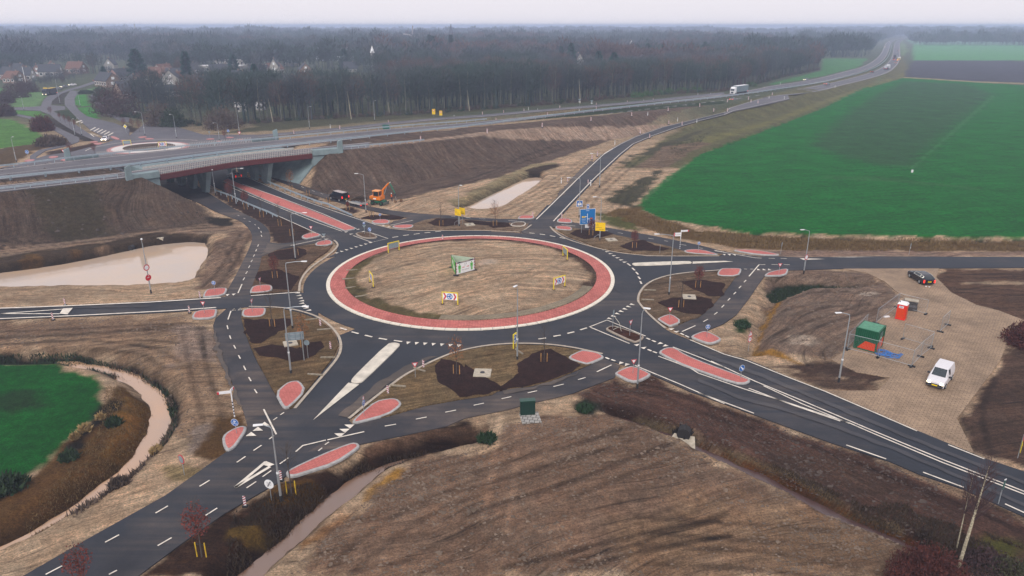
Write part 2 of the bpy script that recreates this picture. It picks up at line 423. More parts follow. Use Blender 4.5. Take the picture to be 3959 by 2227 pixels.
def offset_poly(pl, d):
    n = len(pl); A = sum(pl[i][0] * pl[(i + 1) % n][1] - pl[(i + 1) % n][0] * pl[i][1] for i in range(n)); s = 1 if A > 0 else -1
    out = []
    for i in range(n):
        p0 = Vector(pl[i - 1]); p1 = Vector(pl[i]); p2 = Vector(pl[(i + 1) % n])
        e1 = (p1 - p0).normalized(); e2 = (p2 - p1).normalized()
        nn = Vector((e1.y + e2.y, -(e1.x + e2.x))) * s
        if nn.length < 1e-6: nn = Vector((e1.y, -e1.x)) * s
        nn.normalize(); k = max(0.5, nn.dot(Vector((e1.y, -e1.x)) * s))
        q = p1 + nn * (d / k); out.append((q.x, q.y))
    return out
# ================================================================ the motorway, as three lines in space
ZX = [(-400,7),(1333,7),(1800,6.4),(2214,5.2),(2504,4.6),(2800,3.9),(2954,3.4),(3042,3.0)]
NX = [(-400,778),(0,741),(480,687),(588,672),(900,619.5),(1258,582),(1333,578),(1633,551),(1800,526),(2214,471.5),(2504,437),(2800,401),(2954,375),(3042,362)]
MX = [(-400,734),(0,699),(480,650),(900,592),(1314,547),(1800,495),(2214,441),(2504,408),(2800,377),(2954,356),(3042,343)]
FX = [(-400,697),(0,655),(348,612),(580,588),(900,557),(1107,538.6),(1521,497),(1800,476.5),(2214,433),(2597,389.5),(2800,366.8),(2895,350),(2960,338),(3042,328)]
def ip(tab, x): return float(np.interp(x, [a for a, _ in tab], [b for _, b in tab]))
ST = []
for x in [-400,-200,0,160,320,480,588,700,800,900,1020,1140,1258,1333,1480,1633,1720,1800,1930,2070,2214,2360,2504,2650,2800,2954]:
    z = ip(ZX, x); ST.append([(*P(x, ip(t, x), z), z) for t in (NX, MX, FX)] + [0.55, 0.1])
for n_, m_, f_, z in [((3150,357),(3042,343),(2950,337),2.9),((3260,328),(3189,320),(3115,313),2.4),((3350,307),(3260,302),(3189,297),2.1),
    ((3420,286),(3333,283),(3260,278),1.8),((3451,270),(3397,258),(3345,257),1.5),((3480,237),(3431,228),(3395,223),1.3),
    ((3480,200),(3443,197),(3414,195),1.2),((3477,169),(3450,166),(3422,166),1.0),((3487,157),(3464,156),(3440,157),1.0),
    ((3507,143),(3498,143.5),(3490,144.5),1.0),((3540,131),(3536,131.5),(3532,132),1.0)]:
    ST.append([(*P(*q, z), z) for q in (n_, m_, f_)] + [0.72, 0.22])
def sm(line, it=2):
    p = [np.array(q, float) for q in line]
    for _ in range(it):
        o = [p[0]]
        for a, b in zip(p, p[1:]): o += [a * .75 + b * .25, a * .25 + b * .75]
        o.append(p[-1]); p = o
    return p
NL, ML, FL = [sm([s[i] for s in ST]) for i in range(3)]
QA = [float(a[0]) for a in sm([(s[3],) for s in ST])]; QB = [float(a[0]) for a in sm([(s[4],) for s in ST])]
def uv(x, y): return 0.655 * (x + 63) + 0.755 * (y - 161), -0.755 * (x + 63) + 0.655 * (y - 161)
def xy(u, v): return (-63 + 0.655 * u - 0.755 * v, 161 + 0.755 * u + 0.655 * v)
def at_u(line, u):
    for a, b in zip(line, line[1:]):
        ua, ub = uv(a[0], a[1])[0], uv(b[0], b[1])[0]
        if (ua - u) * (ub - u) <= 0 and ua != ub: return a + (b - a) * (u - ua) / (ub - ua)
    return line[0]
# slip roads (centre lines with height)
def line3(s, zs):
    q = pts(s); return [(*P(x, y, z), z) for (x, y), z in zip(q, zs)]
SLIP_L = line3('G 540,722 660,605 870,400 1100,172 1285,0 C 1285,1328 1440,1232 1600,1155 1850,1068 2130,1000 2415,930 D 250,755 520,672 700,640', [0,0,0,0,0,0,.1,.3,1.0,1.8,2.6,3.2,3.2,3.0])
SLIP_R = line3('G 800,680 820,622 1000,430 1220,200 1435,0 C 1435,1328 1560,1228 1740,1150 1940,1080 2180,1010 2415,952 D 270,778 520,722 720,678', [0,0,0,0,0,0,.1,.3,1.0,1.8,2.6,3.2,3.3,3.1])
FSL_N = line3('B -150,1190 300,1160 600,1130 1000,1095 1450,1045 1900,1000 2415,965 C 600,930 1060,892 1600,845 2415,765', [0,0,.2,.5,.9,1.3,1.8,2.5,3.0,3.5,3.9])
FSL_F = line3('B -150,1165 300,1135 600,1108 1000,1072 1450,1024 1900,982 2415,945 C 600,912 1060,874 1600,826 2415,742', [0,0,.2,.5,.9,1.3,1.8,2.5,3.0,3.5,3.9])

# ---------------------------------------------------------------- roads near the roundabout (outlines at z = 0)
RC = (-6.16, 105.05); RR = 21.7
def ext(a, b, d): L_ = math.hypot(b[0]-a[0], b[1]-a[1]); return (b[0]+(b[0]-a[0])*d/L_, b[1]+(b[1]-a[1])*d/L_)
ROADS = {}
ROADS['west'] = poly('E -300,1455 700,1406 1400,1366 2110,1322 F 170,1305 600,1275 800,1320 J 800,200 700,190 600,140 440,98 150,92 I 2010,112 1500,146 700,183 -300,222')
ROADS['ring'] = [(RC[0] + 24.95 * math.cos(a), RC[1] + 24.95 * math.sin(a)) for a in np.linspace(0, 2 * math.pi, 96, endpoint=False)]
l1, l2 = pt('F', 300, 510), pt('F', 0, 372); r1, r2 = pt('F', 600, 400), pt('F', 60, 168)
ROADS['northwest'] = [ext(l1, l2, 62), l2, l1] + poly('F 600,645 850,765 930,800 985,850 960,920 880,960 1400,850 2415,740 2415,704 1700,710 1480,693 1335,650 1000,525') + [r1, r2, ext(r1, r2, 52)]
cl1, cl2 = pt('E', 1850, 440), pt('E', 1700, 385); cr1, cr2 = pt('F', 100, 560), pt('F', 0, 497)
ROADS['west_path'] = [ext(cl1, cl2, 60)] + smooth_poly(poly('E 1700,385 1850,440 2000,520 2130,575 2250,615 2330,690 2362,770 2330,870 2270,990 2200,1130 2125,1260 2105,1330'), 1, False) + poly('F 165,1305 F 170,1250 210,1150 255,1040 280,950 330,850') + smooth_poly(poly('F 345,820 355,760 330,690 270,635 190,590 100,545 0,497'), 1, False) + [ext(cr1, cr2, 60)]
ROADS['branch'] = poly('F 335,815 420,828 540,818 700,782 830,757 880,745 950,800 780,822 600,852 400,893 265,955 230,900')
ROADS['southwest_path'] = poly('I 2120,105 2255,105 J 82,195 110,320 170,480 240,630 300,730 360,850 400,910 470,1040 540,1075 145,1262') + poly('M 2312,95 2290,62 I 2310,1200 2270,1060 2180,830 2080,600 2010,400 1990,270 2012,200')
ROADS['southwest'] = poly('M -400,1820 -200,1690 230,1449 800,1120 1550,700 2100,305 2200,250 2290,130 2312,80 J 130,1150 560,1040 690,885 860,670 965,550 1000,460 970,370 1500,150 2300,300 2415,455 2100,508 1950,562 1760,650 1600,730 1430,860 1250,1010 1080,1150 1130,1200 1200,1370 N 1120,225 830,335 530,478 495,520 M 2600,580 2100,870 1700,1150 1300,1449 900,1750')
ROADS['south_path'] = poly('J 1120,1190 1450,1120 1600,1077 1800,1020 2000,985 2415,922 K 0,955 300,885 600,840 800,790 1000,705 1150,640 1290,575 1440,640 1390,752 1180,832 1000,900 800,950 640,985 400,1050 0,1130 J 2000,1205 1600,1292 1300,1352 1180,1378 700,1449')
ROADS['southeast'] = poly('G 1500,1300 1605,1310 K 1600,10 1650,100 1760,215 1860,298 1925,335 2090,400 2240,460 2415,528 L 350,-8 620,108 860,200 1100,302 1480,467 1940,657 2206,745 2900,1050 2900,1400 2206,1050 1800,866 1500,765 1300,678 900,550 400,368 0,222 K 2100,885 1730,722 1560,655 1430,620 1290,575 1000,478 760,446 480,438 200,455 100,100 1200,0')
ROADS['east'] = poly('G 790,690 950,770 1200,865 1400,910 1700,948 2370,952 H 160,497 650,497 800,505 1400,497 2576,502 3600,508 3600,590 2576,585 1900,590 1180,592 720,606 520,655 340,655 150,608 0,618 G 2415,1078 2000,1105 1800,1150 1690,1210 1625,1290 1560,1360 1300,1200 1000,950')
ROADS['east_path'] = poly('H 350,590 330,640 290,668 200,790 100,900 0,985 K 2173,196 2100,215 2010,255 1930,290 2100,392 2260,340 2300,320 H 60,1088 200,1030 300,960 400,830 480,712 525,652 600,600')
ROADS['slip_foot'] = poly('G 525,724 600,660 640,600 760,470 960,470 825,640 790,690 900,765 700,790')
ROADS['northeast_path'] = poly('G 830,625 1000,630 1320,680 1450,703 1730,752 2040,815 2200,848 2415,882 H 150,445 290,475 500,500 160,500 100,492 G 2030,900 1730,820 1450,762 1320,733 1000,682 830,675')
ROADS['north_path'] = poly('F 250,118 380,180 620,275 860,362 1080,432 1300,487 1500,522 1750,550 2060,568 2200,578 G 0,582 300,598 640,605 600,645 420,636 300,628 0,605 F 2200,605 2060,597 1900,590 1780,612 1680,650 1490,672 1460,650 1500,620 1640,590 1400,545 1200,500 1050,462 850,402 600,315 380,222 220,150')
# far side, beyond the bridge
FRC = (-113.0, 227.0)
ROADS['far_ring'] = arc(FRC, 18.5, 0, 350, 35)
ROADS['far_road_left'] = poly('Q 1070,30 950,45 850,72 720,115 600,150 500,185 420,210 380,250 358,300 365,345 440,375 500,425 600,490 700,545 860,612 960,600 800,552 700,485 600,420 480,350 447,300 460,250 540,190 620,160 740,130 900,75 1075,38')
ROADS['far_road_right'] = poly('Q 620,160 570,230 570,290 630,355 700,425 800,512 900,562 1000,600 1138,640 1138,500 1000,445 850,412 760,385 700,340 662,290 656,230 700,170')
ROADS['far_link'] = poly('Q 110,330 360,340 450,345 575,330 575,300 450,290 360,300 110,312')
ROADS['far_path'] = poly('Q 120,362 300,395 400,435 700,578 697,612 600,648 400,692 320,745 320,790 270,790 262,740 340,688 480,658 590,625 600,600 560,560 400,470 290,415 120,378')
ROADS['far_path_right'] = poly('Q 900,130 850,150 800,200 800,240 870,310 960,380 1060,430 1138,440 1138,400 1000,350 900,290 862,230 862,200 900,160')
ROADS['far_apron'] = poly('Q 150,819 400,735 640,700 870,640 1138,560 A 1400,1000 1700,1080 1900,1140 2415,1140 2415,1200 1700,1330 1000,1400 300,1440 0,1449')

PAVED = poly('H 1140,592 1330,625 1470,690 1560,770 1640,812 1420,1000 1230,1200 1050,1312 1250,1410 L 1300,108 1215,195 850,195 1480,470 1870,622 1750,385 2040,0 H 2470,1120 2576,1000 2380,925 2200,880 2000,780 1880,660 1905,590')

# water: outline in the photo unprojected at the water level
WZ = -1.3
WATER = [
 ('west_pond', 'pond', smooth_poly(poly('E -300,1150 0,1100 400,1050 900,960 1260,880 1500,830 1900,805 1945,870 1940,950 1850,1060 1820,1150 1760,1215 1600,1240 1200,1255 0,1270 -300,1270', WZ), 1), POND, 1.0),
 ('north_pond', 'pond', smooth_poly(poly('F 2080,508 2200,480 2415,370 G 200,390 560,220 640,205 730,215 660,280 520,370 400,450 300,515 200,535 0,525', WZ), 1), POND, 0.8),
 ('southwest_stream', 'stream', smooth_poly(poly('I 520,622 830,620 1000,650 1260,700 1360,780 1500,860 1560,960 1595,1090 1580,1250 1500,1340 M 1450,270 1300,430 1000,690 600,920 300,1090 -60,1260 -400,1430 -400,1380 0,1180 200,1080 550,880 750,740 1000,560 1200,380 1300,250 I 1420,1100 1360,970 1290,860 1150,780 1000,720 800,670', WZ), 1), STREAM2, 0.7),
 ('south_stream', 'stream', smooth_poly(poly('N -100,1560 170,1330 480,1080 850,740 1100,540 1380,430 1700,330 2290,210 2290,232 1850,330 1480,440 1340,500 1240,600 1100,720 1000,790 820,950 500,1240 260,1449 0,1700', WZ), 1), STREAM, 0.9),
 ('channel_water', 'stream', poly('O 1330,-40 1890,150 2085,215 2415,370 L 0,610 500,850 980,1100 1460,1290 1520,1280 1480,1262 1000,1050 500,795 0,572 O 2085,195 1880,115 1500,-20', -0.9), mat('rusty_water', (0.07, 0.035, 0.03), 0.25, spec=0.7), 1.0),
]
# ---------------------------------------------------------------- ground height
def dist_line(line, X, Y, hw_extra, slope):
    """embankment height of a line3-like strip: list of (x,y,z,halfwidth)"""
    h = np.full(X.shape, -99.0)
    for a, b in zip(line, line[1:]):
        m = (X > min(a[0], b[0]) - 40) & (X < max(a[0], b[0]) + 40) & (Y > min(a[1], b[1]) - 40) & (Y < max(a[1], b[1]) + 40)
        if not m.any(): continue
        x, y = X[m], Y[m]; ex, ey = b[0] - a[0], b[1] - a[1]; L2 = ex * ex + ey * ey + 1e-9
        t = np.clip(((x - a[0]) * ex + (y - a[1]) * ey) / L2, 0, 1)
        d = np.hypot(x - a[0] - ex * t, y - a[1] - ey * t); hw = a[3] + (b[3] - a[3]) * t; z = a[2] + (b[2] - a[2]) * t
        h[m] = np.maximum(h[m], z - np.maximum(0, d - hw - hw_extra) / slope)
    return h
def strip_of(Ls, Rs, ex=0.0):
    out = []
    for a, b in zip(Ls, Rs): out.append(((a[0] + b[0]) / 2, (a[1] + b[1]) / 2, (a[2] + b[2]) / 2, math.hypot(a[0] - b[0], a[1] - b[1]) / 2 + ex))
    return out
def fix_width(Ls, Rs):      # perpendicular half width from the centre line
    c = strip_of(Ls, Rs); o = []
    for i, q in enumerate(c):
        a = c[max(0, i - 1)]; b = c[min(len(c) - 1, i + 1)]; dx, dy = b[0] - a[0], b[1] - a[1]; L_ = math.hypot(dx, dy) or 1
        w = abs((Ls[i][0] - Rs[i][0]) * -dy / L_ + (Ls[i][1] - Rs[i][1]) * dx / L_) / 2
        o.append((q[0], q[1], q[2], w))
    return o
MWAY = fix_width(NL, FL); SLIP = fix_width(SLIP_L, SLIP_R); FSL = fix_width(FSL_N, FSL_F)
DITCH = [(poly('H 540,740 640,680 900,655 1380,690 1250,705 850,712 700,770 600,810'), 1.3, 0.8), (poly('H 590,830 500,960 455,1100 425,1230 440,1230 480,1100 530,960 620,830'), 1.1, 0.6),
         (poly('H -20,262 900,325 1700,345 3000,350 3000,362 1700,357 900,337 -20,275'), 0.9, 0.5),
         (poly('I -200,520 300,505 700,500 900,560 1150,600 1200,640 1150,620 900,590 600,560 -200,570'), 1.3, 0.8),
         (poly('D 1600,520 1300,620 900,790 500,945 200,1060 0,1130 C 2200,1300 2190,1290 D 0,1110 200,1040 500,925 900,770 1300,600 1590,505'), 0.7, 0.6)]
def ground_height(X, Y, fine=True):
    h = np.full(X.shape, -0.03)
    far = smooth(260, 700, Y)
    rel = (fbm(X, Y, 7.0, 3, 4) - 0.5) * 0.34 + (fbm(X, Y, 1.6, 9, 2) - 0.5) * 0.12
    rd = np.full(X.shape, 9.0)
    for pl in list(ROADS.values()) + [PAVED]:
        m = near(pl, X, Y, 4); 
        if m.any(): rd[m] = np.minimum(rd[m], sdist(pl, X[m], Y[m]))
    rel = rel * smooth(0.2, 3.0, rd)
    rel[rel > 0.03] = 0.03 + (rel[rel > 0.03] - 0.03) * smooth(1.0, 4.0, rd[rel > 0.03])
    e = dist_line(MWAY, X, Y, 1.2, 2.1)
    u = 0.655 * (X + 63) + 0.755 * (Y - 161)
    cap = np.clip((np.abs(u - 2.9) - 13.9) / 1.15, 0, 50)
    e = np.minimum(e, np.where(Y < 330, cap, 99))
    s = dist_line(SLIP, X, Y, 0.8, 2.2); f = np.minimum(dist_line(FSL, X, Y, 1.0, 2.2), np.where(Y < 330, cap, 99))
    e = np.maximum(np.maximum(e, s), f)
    topm = np.maximum(dist_line(MWAY, X, Y, 1.6, .01), np.maximum(dist_line(SLIP, X, Y, 1.6, .01), dist_line(FSL, X, Y, 1.6, .01))) > -1
    rel = np.where(topm, np.minimum(rel, 0) * .3, rel)
    h = np.where(e > h, e - 0.10, h) + rel * np.where(e > 0.05, smooth(0.3, 1, e) * 0.8, 1)
    for n_, k_, pl, m_, slope in WATER:
        zw = -0.9 if n_ == 'channel_water' else WZ
        m = near(pl, X, Y, 4)
        if not m.any(): continue
        d = sdist(pl, X[m], Y[m]) + (fbm(X[m], Y[m], 2.2, 77, 3) - .5) * 0.7
        b = zw + np.where(d > 0, d * slope, d * 0.8)
        b = np.maximum(b, zw - 0.7)
        b = np.where(rd[m] < 0.25, 9, b)
        h[m] = np.minimum(h[m], b)
    for pl, dep, k in DITCH:
        m = near(pl, X, Y, 4)
        if not m.any(): continue
        d = sdist(pl, X[m], Y[m]); b = -dep + np.maximum(d, -0.2) * k; b = np.where(rd[m] < 0.25, 9, b); h[m] = np.minimum(h[m], b)
    # lumps of heaped earth, and the raised middle of the roundabout
    dc = np.hypot(X - RC[0], Y - RC[1])
    h = np.where(dc < 19.2, 0.25 + 0.85 * (1 - (dc / 19.2) ** 2) + rel_c(X, Y) * 0.3, h)
    return h, rd
def rel_c(X, Y): return (fbm(X, Y, 2.5, 5, 3) - 0.5)
def gz(x, y):
    if (x - RC[0]) ** 2 + (y - RC[1]) ** 2 > 19.2 ** 2 and y < 133 and min(sd1(q, x, y) for q in ROADS_L) < 0.1: return 0.0
    h, r = ground_height(np.array([float(x)]), np.array([float(y)])); return float(h[0])
ROADS_L = list(ROADS.values())
def sd1(pl, x, y): return float(sdist(pl, np.array([x]), np.array([y]))[0])

# ---------------------------------------------------------------- soil and crop colours painted by outline
SAND = hexl('b09a80'); SAND2 = hexl('8f7b68'); EARTH = hexl('6b584b'); DEARTH = hexl('4d3f38'); OCHRE = hexl('96703c')
OLIVE = hexl('4d4c33'); DRYG = hexl('7a5f38'); GREEN = hexl('0a5a26'); GREEN2 = hexl('2b5a33'); LGREEN = hexl('47803f'); DVEG = hexl('24261a'); PLOUGH = hexl('555662')
PALE = hexl('b5a28e'); GREYS = hexl('8c7d73'); MULCHC = hexl('2b1c19'); FGRASS = hexl('5b8a63')
SOIL = [  # outline, colour, feather in metres, is bare soil
 (poly('C 1900,1140 2415,960 D 1000,560 1400,470 1620,330 1690,520 1300,660 500,985 0,1180 C 2000,1449 1400,1449 1700,1280'), hexl('5a5a3c'), 3, 0),
 (poly('D 0,1000 500,870 1000,690 1500,520 1690,500 1700,420 1560,520 1000,720 500,900 0,1060'), hexl('66663c'), 3, 0),
 (poly('D 980,360 1345,358 1260,430 1000,495 590,570 560,560 980,455'), hexl('3f7340'), 2, 0),
 (poly('D 1400,560 1660,300 1650,260 1600,200 1590,380 1500,470'), hexl('5d7350'), 3, 0),
 (poly('D 1700,250 4600,262 4600,385 1700,375'), hexl('4f8a5a'), 4, 0),
 (poly('D 1650,215 4600,225 4600,262 1700,250'), hexl('688f78'), 4, 0),
 (poly('D 1700,375 4600,390 4600,585 2200,545 1620,505'), hexl('44454f'), 2, 1),
 (poly('D 1620,505 2200,540 3600,590 3600,600 2200,550 1620,515'), hexl('8c8264'), 1, 0),
 (poly('G 1600,470 1640,400 1760,300 1880,200 2000,130 2170,0 C 2170,1328 2300,1262 2415,1215 D 60,1090 200,1035 500,925 900,775 1300,595 1600,512 2576,572 3600,600 H 3600,345 2576,335 1700,330 900,310 400,290 0,250 G 2415,680 2200,650 1850,600 1650,515'), hexl('0b6420'), 0.7, .5),
 (poly('D 880,1040 1000,930 1150,820 1400,650 1620,540 2100,560 2330,640 2200,760 2000,930 1800,1110 1690,1220 1400,1200 1100,1120'), hexl('24532a'), 9, .4),
 (poly('D 2350,660 2335,640 1680,1225 1700,1230'), hexl('2a6a34'), 0.3, 0),
 (poly('D 1000,1290 1400,1290 2200,1380 2200,1400 1500,1330 1000,1310'), hexl('23632a'), 1.5, 0),
 (poly('G 1640,470 1700,390 1900,230 2080,80 2050,80 1880,220 1660,390 1595,470'), hexl('44703f'), 0.6, 0),
 (poly('G 1450,500 1600,480 1650,520 1850,605 2415,690 H 0,265 900,325 1700,345 4600,350 4600,450 1700,455 800,450 300,430 0,395 G 2415,850 1900,760 1560,650 1300,560'), hexl('5a4726'), 1.5, 0),
 (poly('G 1330,560 1500,600 1620,700 1500,690 1250,600 1200,540'), hexl('54572d'), 1.2, 0),
 (poly('G 1400,340 1700,200 1950,60 2050,0 1500,0 C 1500,1449 1450,1380 1800,1230 2300,1060 2000,1210 1850,1300 2150,1260 1850,1449 G 1700,330 1550,480 1300,440'), hexl('454432'), 1.5, 0),
 (poly('H 0,262 900,322 1700,343 4600,348 4600,372 1700,366 900,348 0,290'), hexl('20281c'), 0.6, 0),
 (poly('C 1560,1449 1850,1250 2200,1200 2300,1215 2100,1290 1900,1449'), hexl('70604e'), 1.0, 1),
 # embankments
 (poly('E -500,560 0,430 700,350 1350,265 1500,300 1900,440 2080,560 1900,640 1500,690 1000,760 400,830 0,870 -500,960', 2.5), hexl('564a40'), 1.6, 1),
 (poly('E 300,500 900,450 1100,640 1050,740 800,760 500,680 ', 2.5), hexl('433d30'), 3, 0),
 (poly('F 660,270 820,110 1000,20 B 1150,1310 2000,1240 C 0,1210 1000,1070 2000,935 2300,900 1900,980 1400,1120 900,1280 350,1440 0,1560 F 2415,140 1550,330 900,350', 2.0), hexl('5d5046'), 1.2, 1),
 (poly('B 1100,1300 1770,1230 C 0,1165 1000,1030 2300,880 1500,1010 0,1195 B 1700,1260 1100,1330', 5.5), hexl('9a8776'), 0.8, 1),
 (poly('E -300,340 1150,235 1300,260 700,330 0,400 -300,440', 5.5), hexl('85725f'), 0.8, 1),
 (poly('C 0,985 1000,915 1700,850 1200,880 0,950 B 2200,990 1200,1080 600,1130 1000,1130 1800,1040', 2.5), hexl('6d6248'), 1.2, 0),
 (poly('C 600,955 2415,800 2415,825 900,985 0,1095 B 1100,1210 1100,1195 2415,1075', 5.0), hexl('27371f'), 0.6, 0),
 # verges on the far side and woodland floor
 (poly('B 0,1000 900,960 2415,860 C 1500,770 2415,700 2415,745 1000,850 0,930 B 1200,1020 500,1090 0,1120 A 2000,1130 2415,1060'), hexl('4b4d38'), 2.5, 0),
 (poly('Q -400,400 0,400 120,420 300,500 400,580 380,620 0,670 -400,700'), hexl('4c7a35'), 1.5, 0),
 (poly('Q 210,180 330,155 410,200 360,270 340,305 90,300'), hexl('5c8050'), 2, 0),
 (poly('Q -300,130 50,140 40,200 -300,260'), hexl('4c8046'), 3, 0),
 (poly('Q 120,332 360,342 395,375 380,400 120,360'), hexl('4a7c38'), 1, 0),
 (poly('Q 660,200 750,195 790,290 700,302 655,260'), hexl('3c7e36'), 1, 0),
 (poly('Q 690,312 800,300 870,340 860,402 760,400'), hexl('3c7e36'), 1, 0),
 (poly('Q 815,190 870,168 920,240 900,290 850,260'), hexl('3c7e36'), 1, 0),
 (poly('Q 730,165 1060,58 1060,90 860,130 760,172'), hexl('5a8452'), 2, 0),
 (poly('Q 450,280 470,200 560,165 600,175 560,230 560,280'), hexl('3d3a36'), 1, 1),
 (poly('Q 480,345 600,330 690,410 600,415'), hexl('303f27'), 1, 0),
 (poly('Q 350,400 460,395 640,490 860,600 700,615 690,590 420,450'), hexl('37322c'), 1, 1),
 (poly('Q 0,670 380,620 560,560 610,600 480,650 300,690 100,819 -300,819 -300,690'), hexl('55462f'), 1.5, 0),
 (poly('Q 400,700 860,615 880,640 500,740 420,735'), hexl('42332c'), 1, 1),
 (poly('A 1060,1070 1170,1040 1530,1160 1450,1180'), hexl('342b26'), 1, 1),
 # west and southwest
 (poly('I -300,240 1700,170 1960,280 2100,700 2290,1100 1900,1449 1600,1300 1600,800 1000,520 -300,470'), hexl('917b64'), 1.5, 1), (poly('F 0,1200 E 1960,830 2330,860 2200,1130 2100,1240 1850,1240'), hexl('74614f'), 1, 1), (poly('I 0,260 900,230 1600,250 1500,330 700,340 0,400'), hexl('7c6856'), 2, 1),
 (poly('I -400,600 0,600 520,625 700,680 900,760 1010,840 960,950 960,1050 940,1110 750,1230 700,1300 M 600,210 450,400 200,580 0,700 -400,900'), hexl('0d581c'), 0.9, 0.2),
 (poly('I 100,880 400,900 500,1000 300,1050 50,1000'), hexl('1b3d1c'), 2, 0),
 (poly('I 980,900 1150,780 1290,860 1370,980 1425,1100 1400,1260 M 1200,370 750,730 0,1170 -300,1300 -300,900 0,700 200,580 450,400 600,210 I 760,1240 960,1100'), hexl('5c4426'), 0.8, 0),
 (poly('I 1000,1050 1200,900 1350,980 1410,1120 1380,1260 1100,1449 1000,1449 1080,1250'), hexl('7c5a2c'), 1.2, 0),
 (poly('I 920,850 1010,840 1150,1000 1170,1060 1000,1080 950,1000 M 580,330 760,240 900,60 700,170 I 980,1180 1100,1160 1050,1220'), hexl('1f1d17'), 0.8, 0),
 (poly('M -200,760 0,600 200,560 300,560 0,760'), hexl('1a1c12'), 1, 0),
 (poly('I -300,500 300,480 700,480 1000,540 1250,600 1550,790 1640,960 1640,1200 1500,1400 1570,1270 1600,1100 1540,900 1350,770 1250,700 1000,650 800,600 500,600 -300,600'), hexl('1f2018'), 0.5, 0),
 (poly('I 550,580 800,560 1100,640 1000,640 820,615 560,610'), hexl('7a5a2e'), 0.8, 0),
 (poly('I 1650,260 2000,240 2010,420 2090,640 1900,600 1620,620'), hexl('968476'), 1.5, 1),
 (poly('I 1850,1200 2000,1210 1950,1449 1700,1449'), hexl('8b7c70'), 1, 1),
 (poly('I 2100,1100 2290,1080 2310,1200 2200,1240 2080,1310 M 2100,120 2110,300 1950,420 1850,300 I 2000,1250'), hexl('5a4426'), 1, 0),
 (poly('M 1560,440 1900,420 1860,540 1650,560'), hexl('8d7f5e'), 0.8, 1),
 # pond banks
 (poly('E -300,1000 0,985 400,900 1000,790 1500,725 1900,730 1950,800 1500,830 900,950 400,1040 0,1090 -300,1140', -0.5), hexl('453a2e'), 0.6, 0),
 (poly('E 200,960 360,940 370,1010 200,1040', -0.5), hexl('5d4628'), 1.2, 1), (poly('E 620,900 780,890 780,940 620,960', -0.5), hexl('62492c'), 1.2, 1), (poly('E 860,880 1030,860 1020,900 870,920', -0.5), hexl('75614e'), 1.0, 1),
 (poly('E -300,900 0,880 1000,760 1900,640 2200,640 2300,720 1900,730 1400,730 700,850 0,950 -300,980'), hexl('8d7a68'), 1.0, 1),
 (poly('F 1950,440 2080,500 2415,350 G 200,370 540,210 680,150 860,100 870,80 640,100 400,200 0,380 F 2200,410', -0.6), hexl('8d8264'), 0.7, 1),
 (poly('G 560,140 720,90 880,80 870,110 760,140 640,190'), hexl('3a2f24'), 0.8, 1),
 # south: banks, fields, verges
 (poly('N 0,860 250,690 500,560 1000,420 1230,240 2415,60 K 0,1170 K 300,1290 150,1350 N 2290,200 1400,420 1100,530 480,1080 -100,1560 -300,1449 M 1300,1449 1700,1150 2415,640'), hexl('3a281c'), 0.8, 1),
 (poly('N 220,770 400,620 780,590 800,640 700,700 400,860 250,860'), hexl('5a4018'), 1.0, 0),
 (poly('N 20,1020 200,970 330,1010 300,1100 100,1150 0,1100'), hexl('5d4a1e'), 1.0, 0),
 (poly('N 1190,250 1700,140 2415,20 2415,90 1900,110 1500,200 1240,310'), hexl('6f5745'), 0.8, 1),
 (poly('N 1210,750 1300,640 1520,440 1640,460 1560,550 1400,660 1280,740'), hexl('a8803a'), 0.6, 0), (poly('N 620,1120 860,1010 1030,890 1200,800 1000,1000 760,1150 560,1300'), hexl('97704a'), 1, 1),
 (poly('K 350,1180 640,1130 1300,1090 1900,1290 O 2415,420 L 1400,1250 1200,1449 O 1800,1449 N 500,1449 1200,780 1700,400 K 200,1400'), hexl('7c6654'), 1.2, 1),
 (poly('L 0,900 800,950 1350,1290 1250,1449 L -400,1449 O 1300,1000 2000,700'), hexl('8a725a'), 4, 1),
 (poly('K 1000,900 1380,760 1560,820 1730,750 2100,900 L 400,385 1300,690 2206,1060 3000,1449 1500,1449 1480,1250 1000,960 0,510 K 1900,1180 1350,1080'), hexl('523c32'), 1.0, 1),
 (poly('K 1000,960 1140,940 1230,1000 1220,1090 1050,1080'), hexl('20281a'), 0.8, 0), (poly('K 90,1300 200,1240 290,1310 200,1370 110,1360'), hexl('1d3318'), 0.5, 0),
 (poly('L 300,550 700,620 1300,800 1450,950 1000,900 600,760'), hexl('4a392f'), 2, 1), (poly('L 1380,1170 1900,1250 2300,1449 1300,1449 1480,1260'), hexl('30251b'), 2, 0), (poly('L 1900,1200 2206,1180 2206,1449 2000,1400'), hexl('4a4a1e'), 2, 0),
 (poly('L 0,525 300,640 880,900 1010,1000 1350,1120 1390,1190 1350,1200 1000,1040 600,830 0,575 O 2100,200 1900,110 1700,60 1500,-20 1650,-20 2100,110 2415,290 2415,350', -0.5), hexl('7a6a50'), 0.35, 1),
 (poly('L 0,560 500,780 1000,1030 1480,1255 1460,1262 1000,1050 500,800 0,578', -0.9), hexl('7a4a18'), 0.25, 1),
 (poly('O 1890,110 2000,120 2120,150 2100,200 1990,205 1900,150', -0.5), hexl('a89a86'), 0.3, 1),
 # east compound
 (poly('H 130,1190 420,1210 900,1380 L 0,0 1200,120 1215,195 860,190 K 2415,500 H -100,1180'), hexl('5f4d40'), 1, 1),
 (poly('H 530,690 750,600 1120,600 1330,625 1470,690 1600,810 1230,1190 1040,1310 430,1230 430,1100 500,950 600,820'), hexl('79685a'), 1.2, 1),
 (poly('H 540,740 640,680 900,655 1380,690 1250,720 850,722 700,790 600,810'), hexl('1c2518'), 0.5, 0),
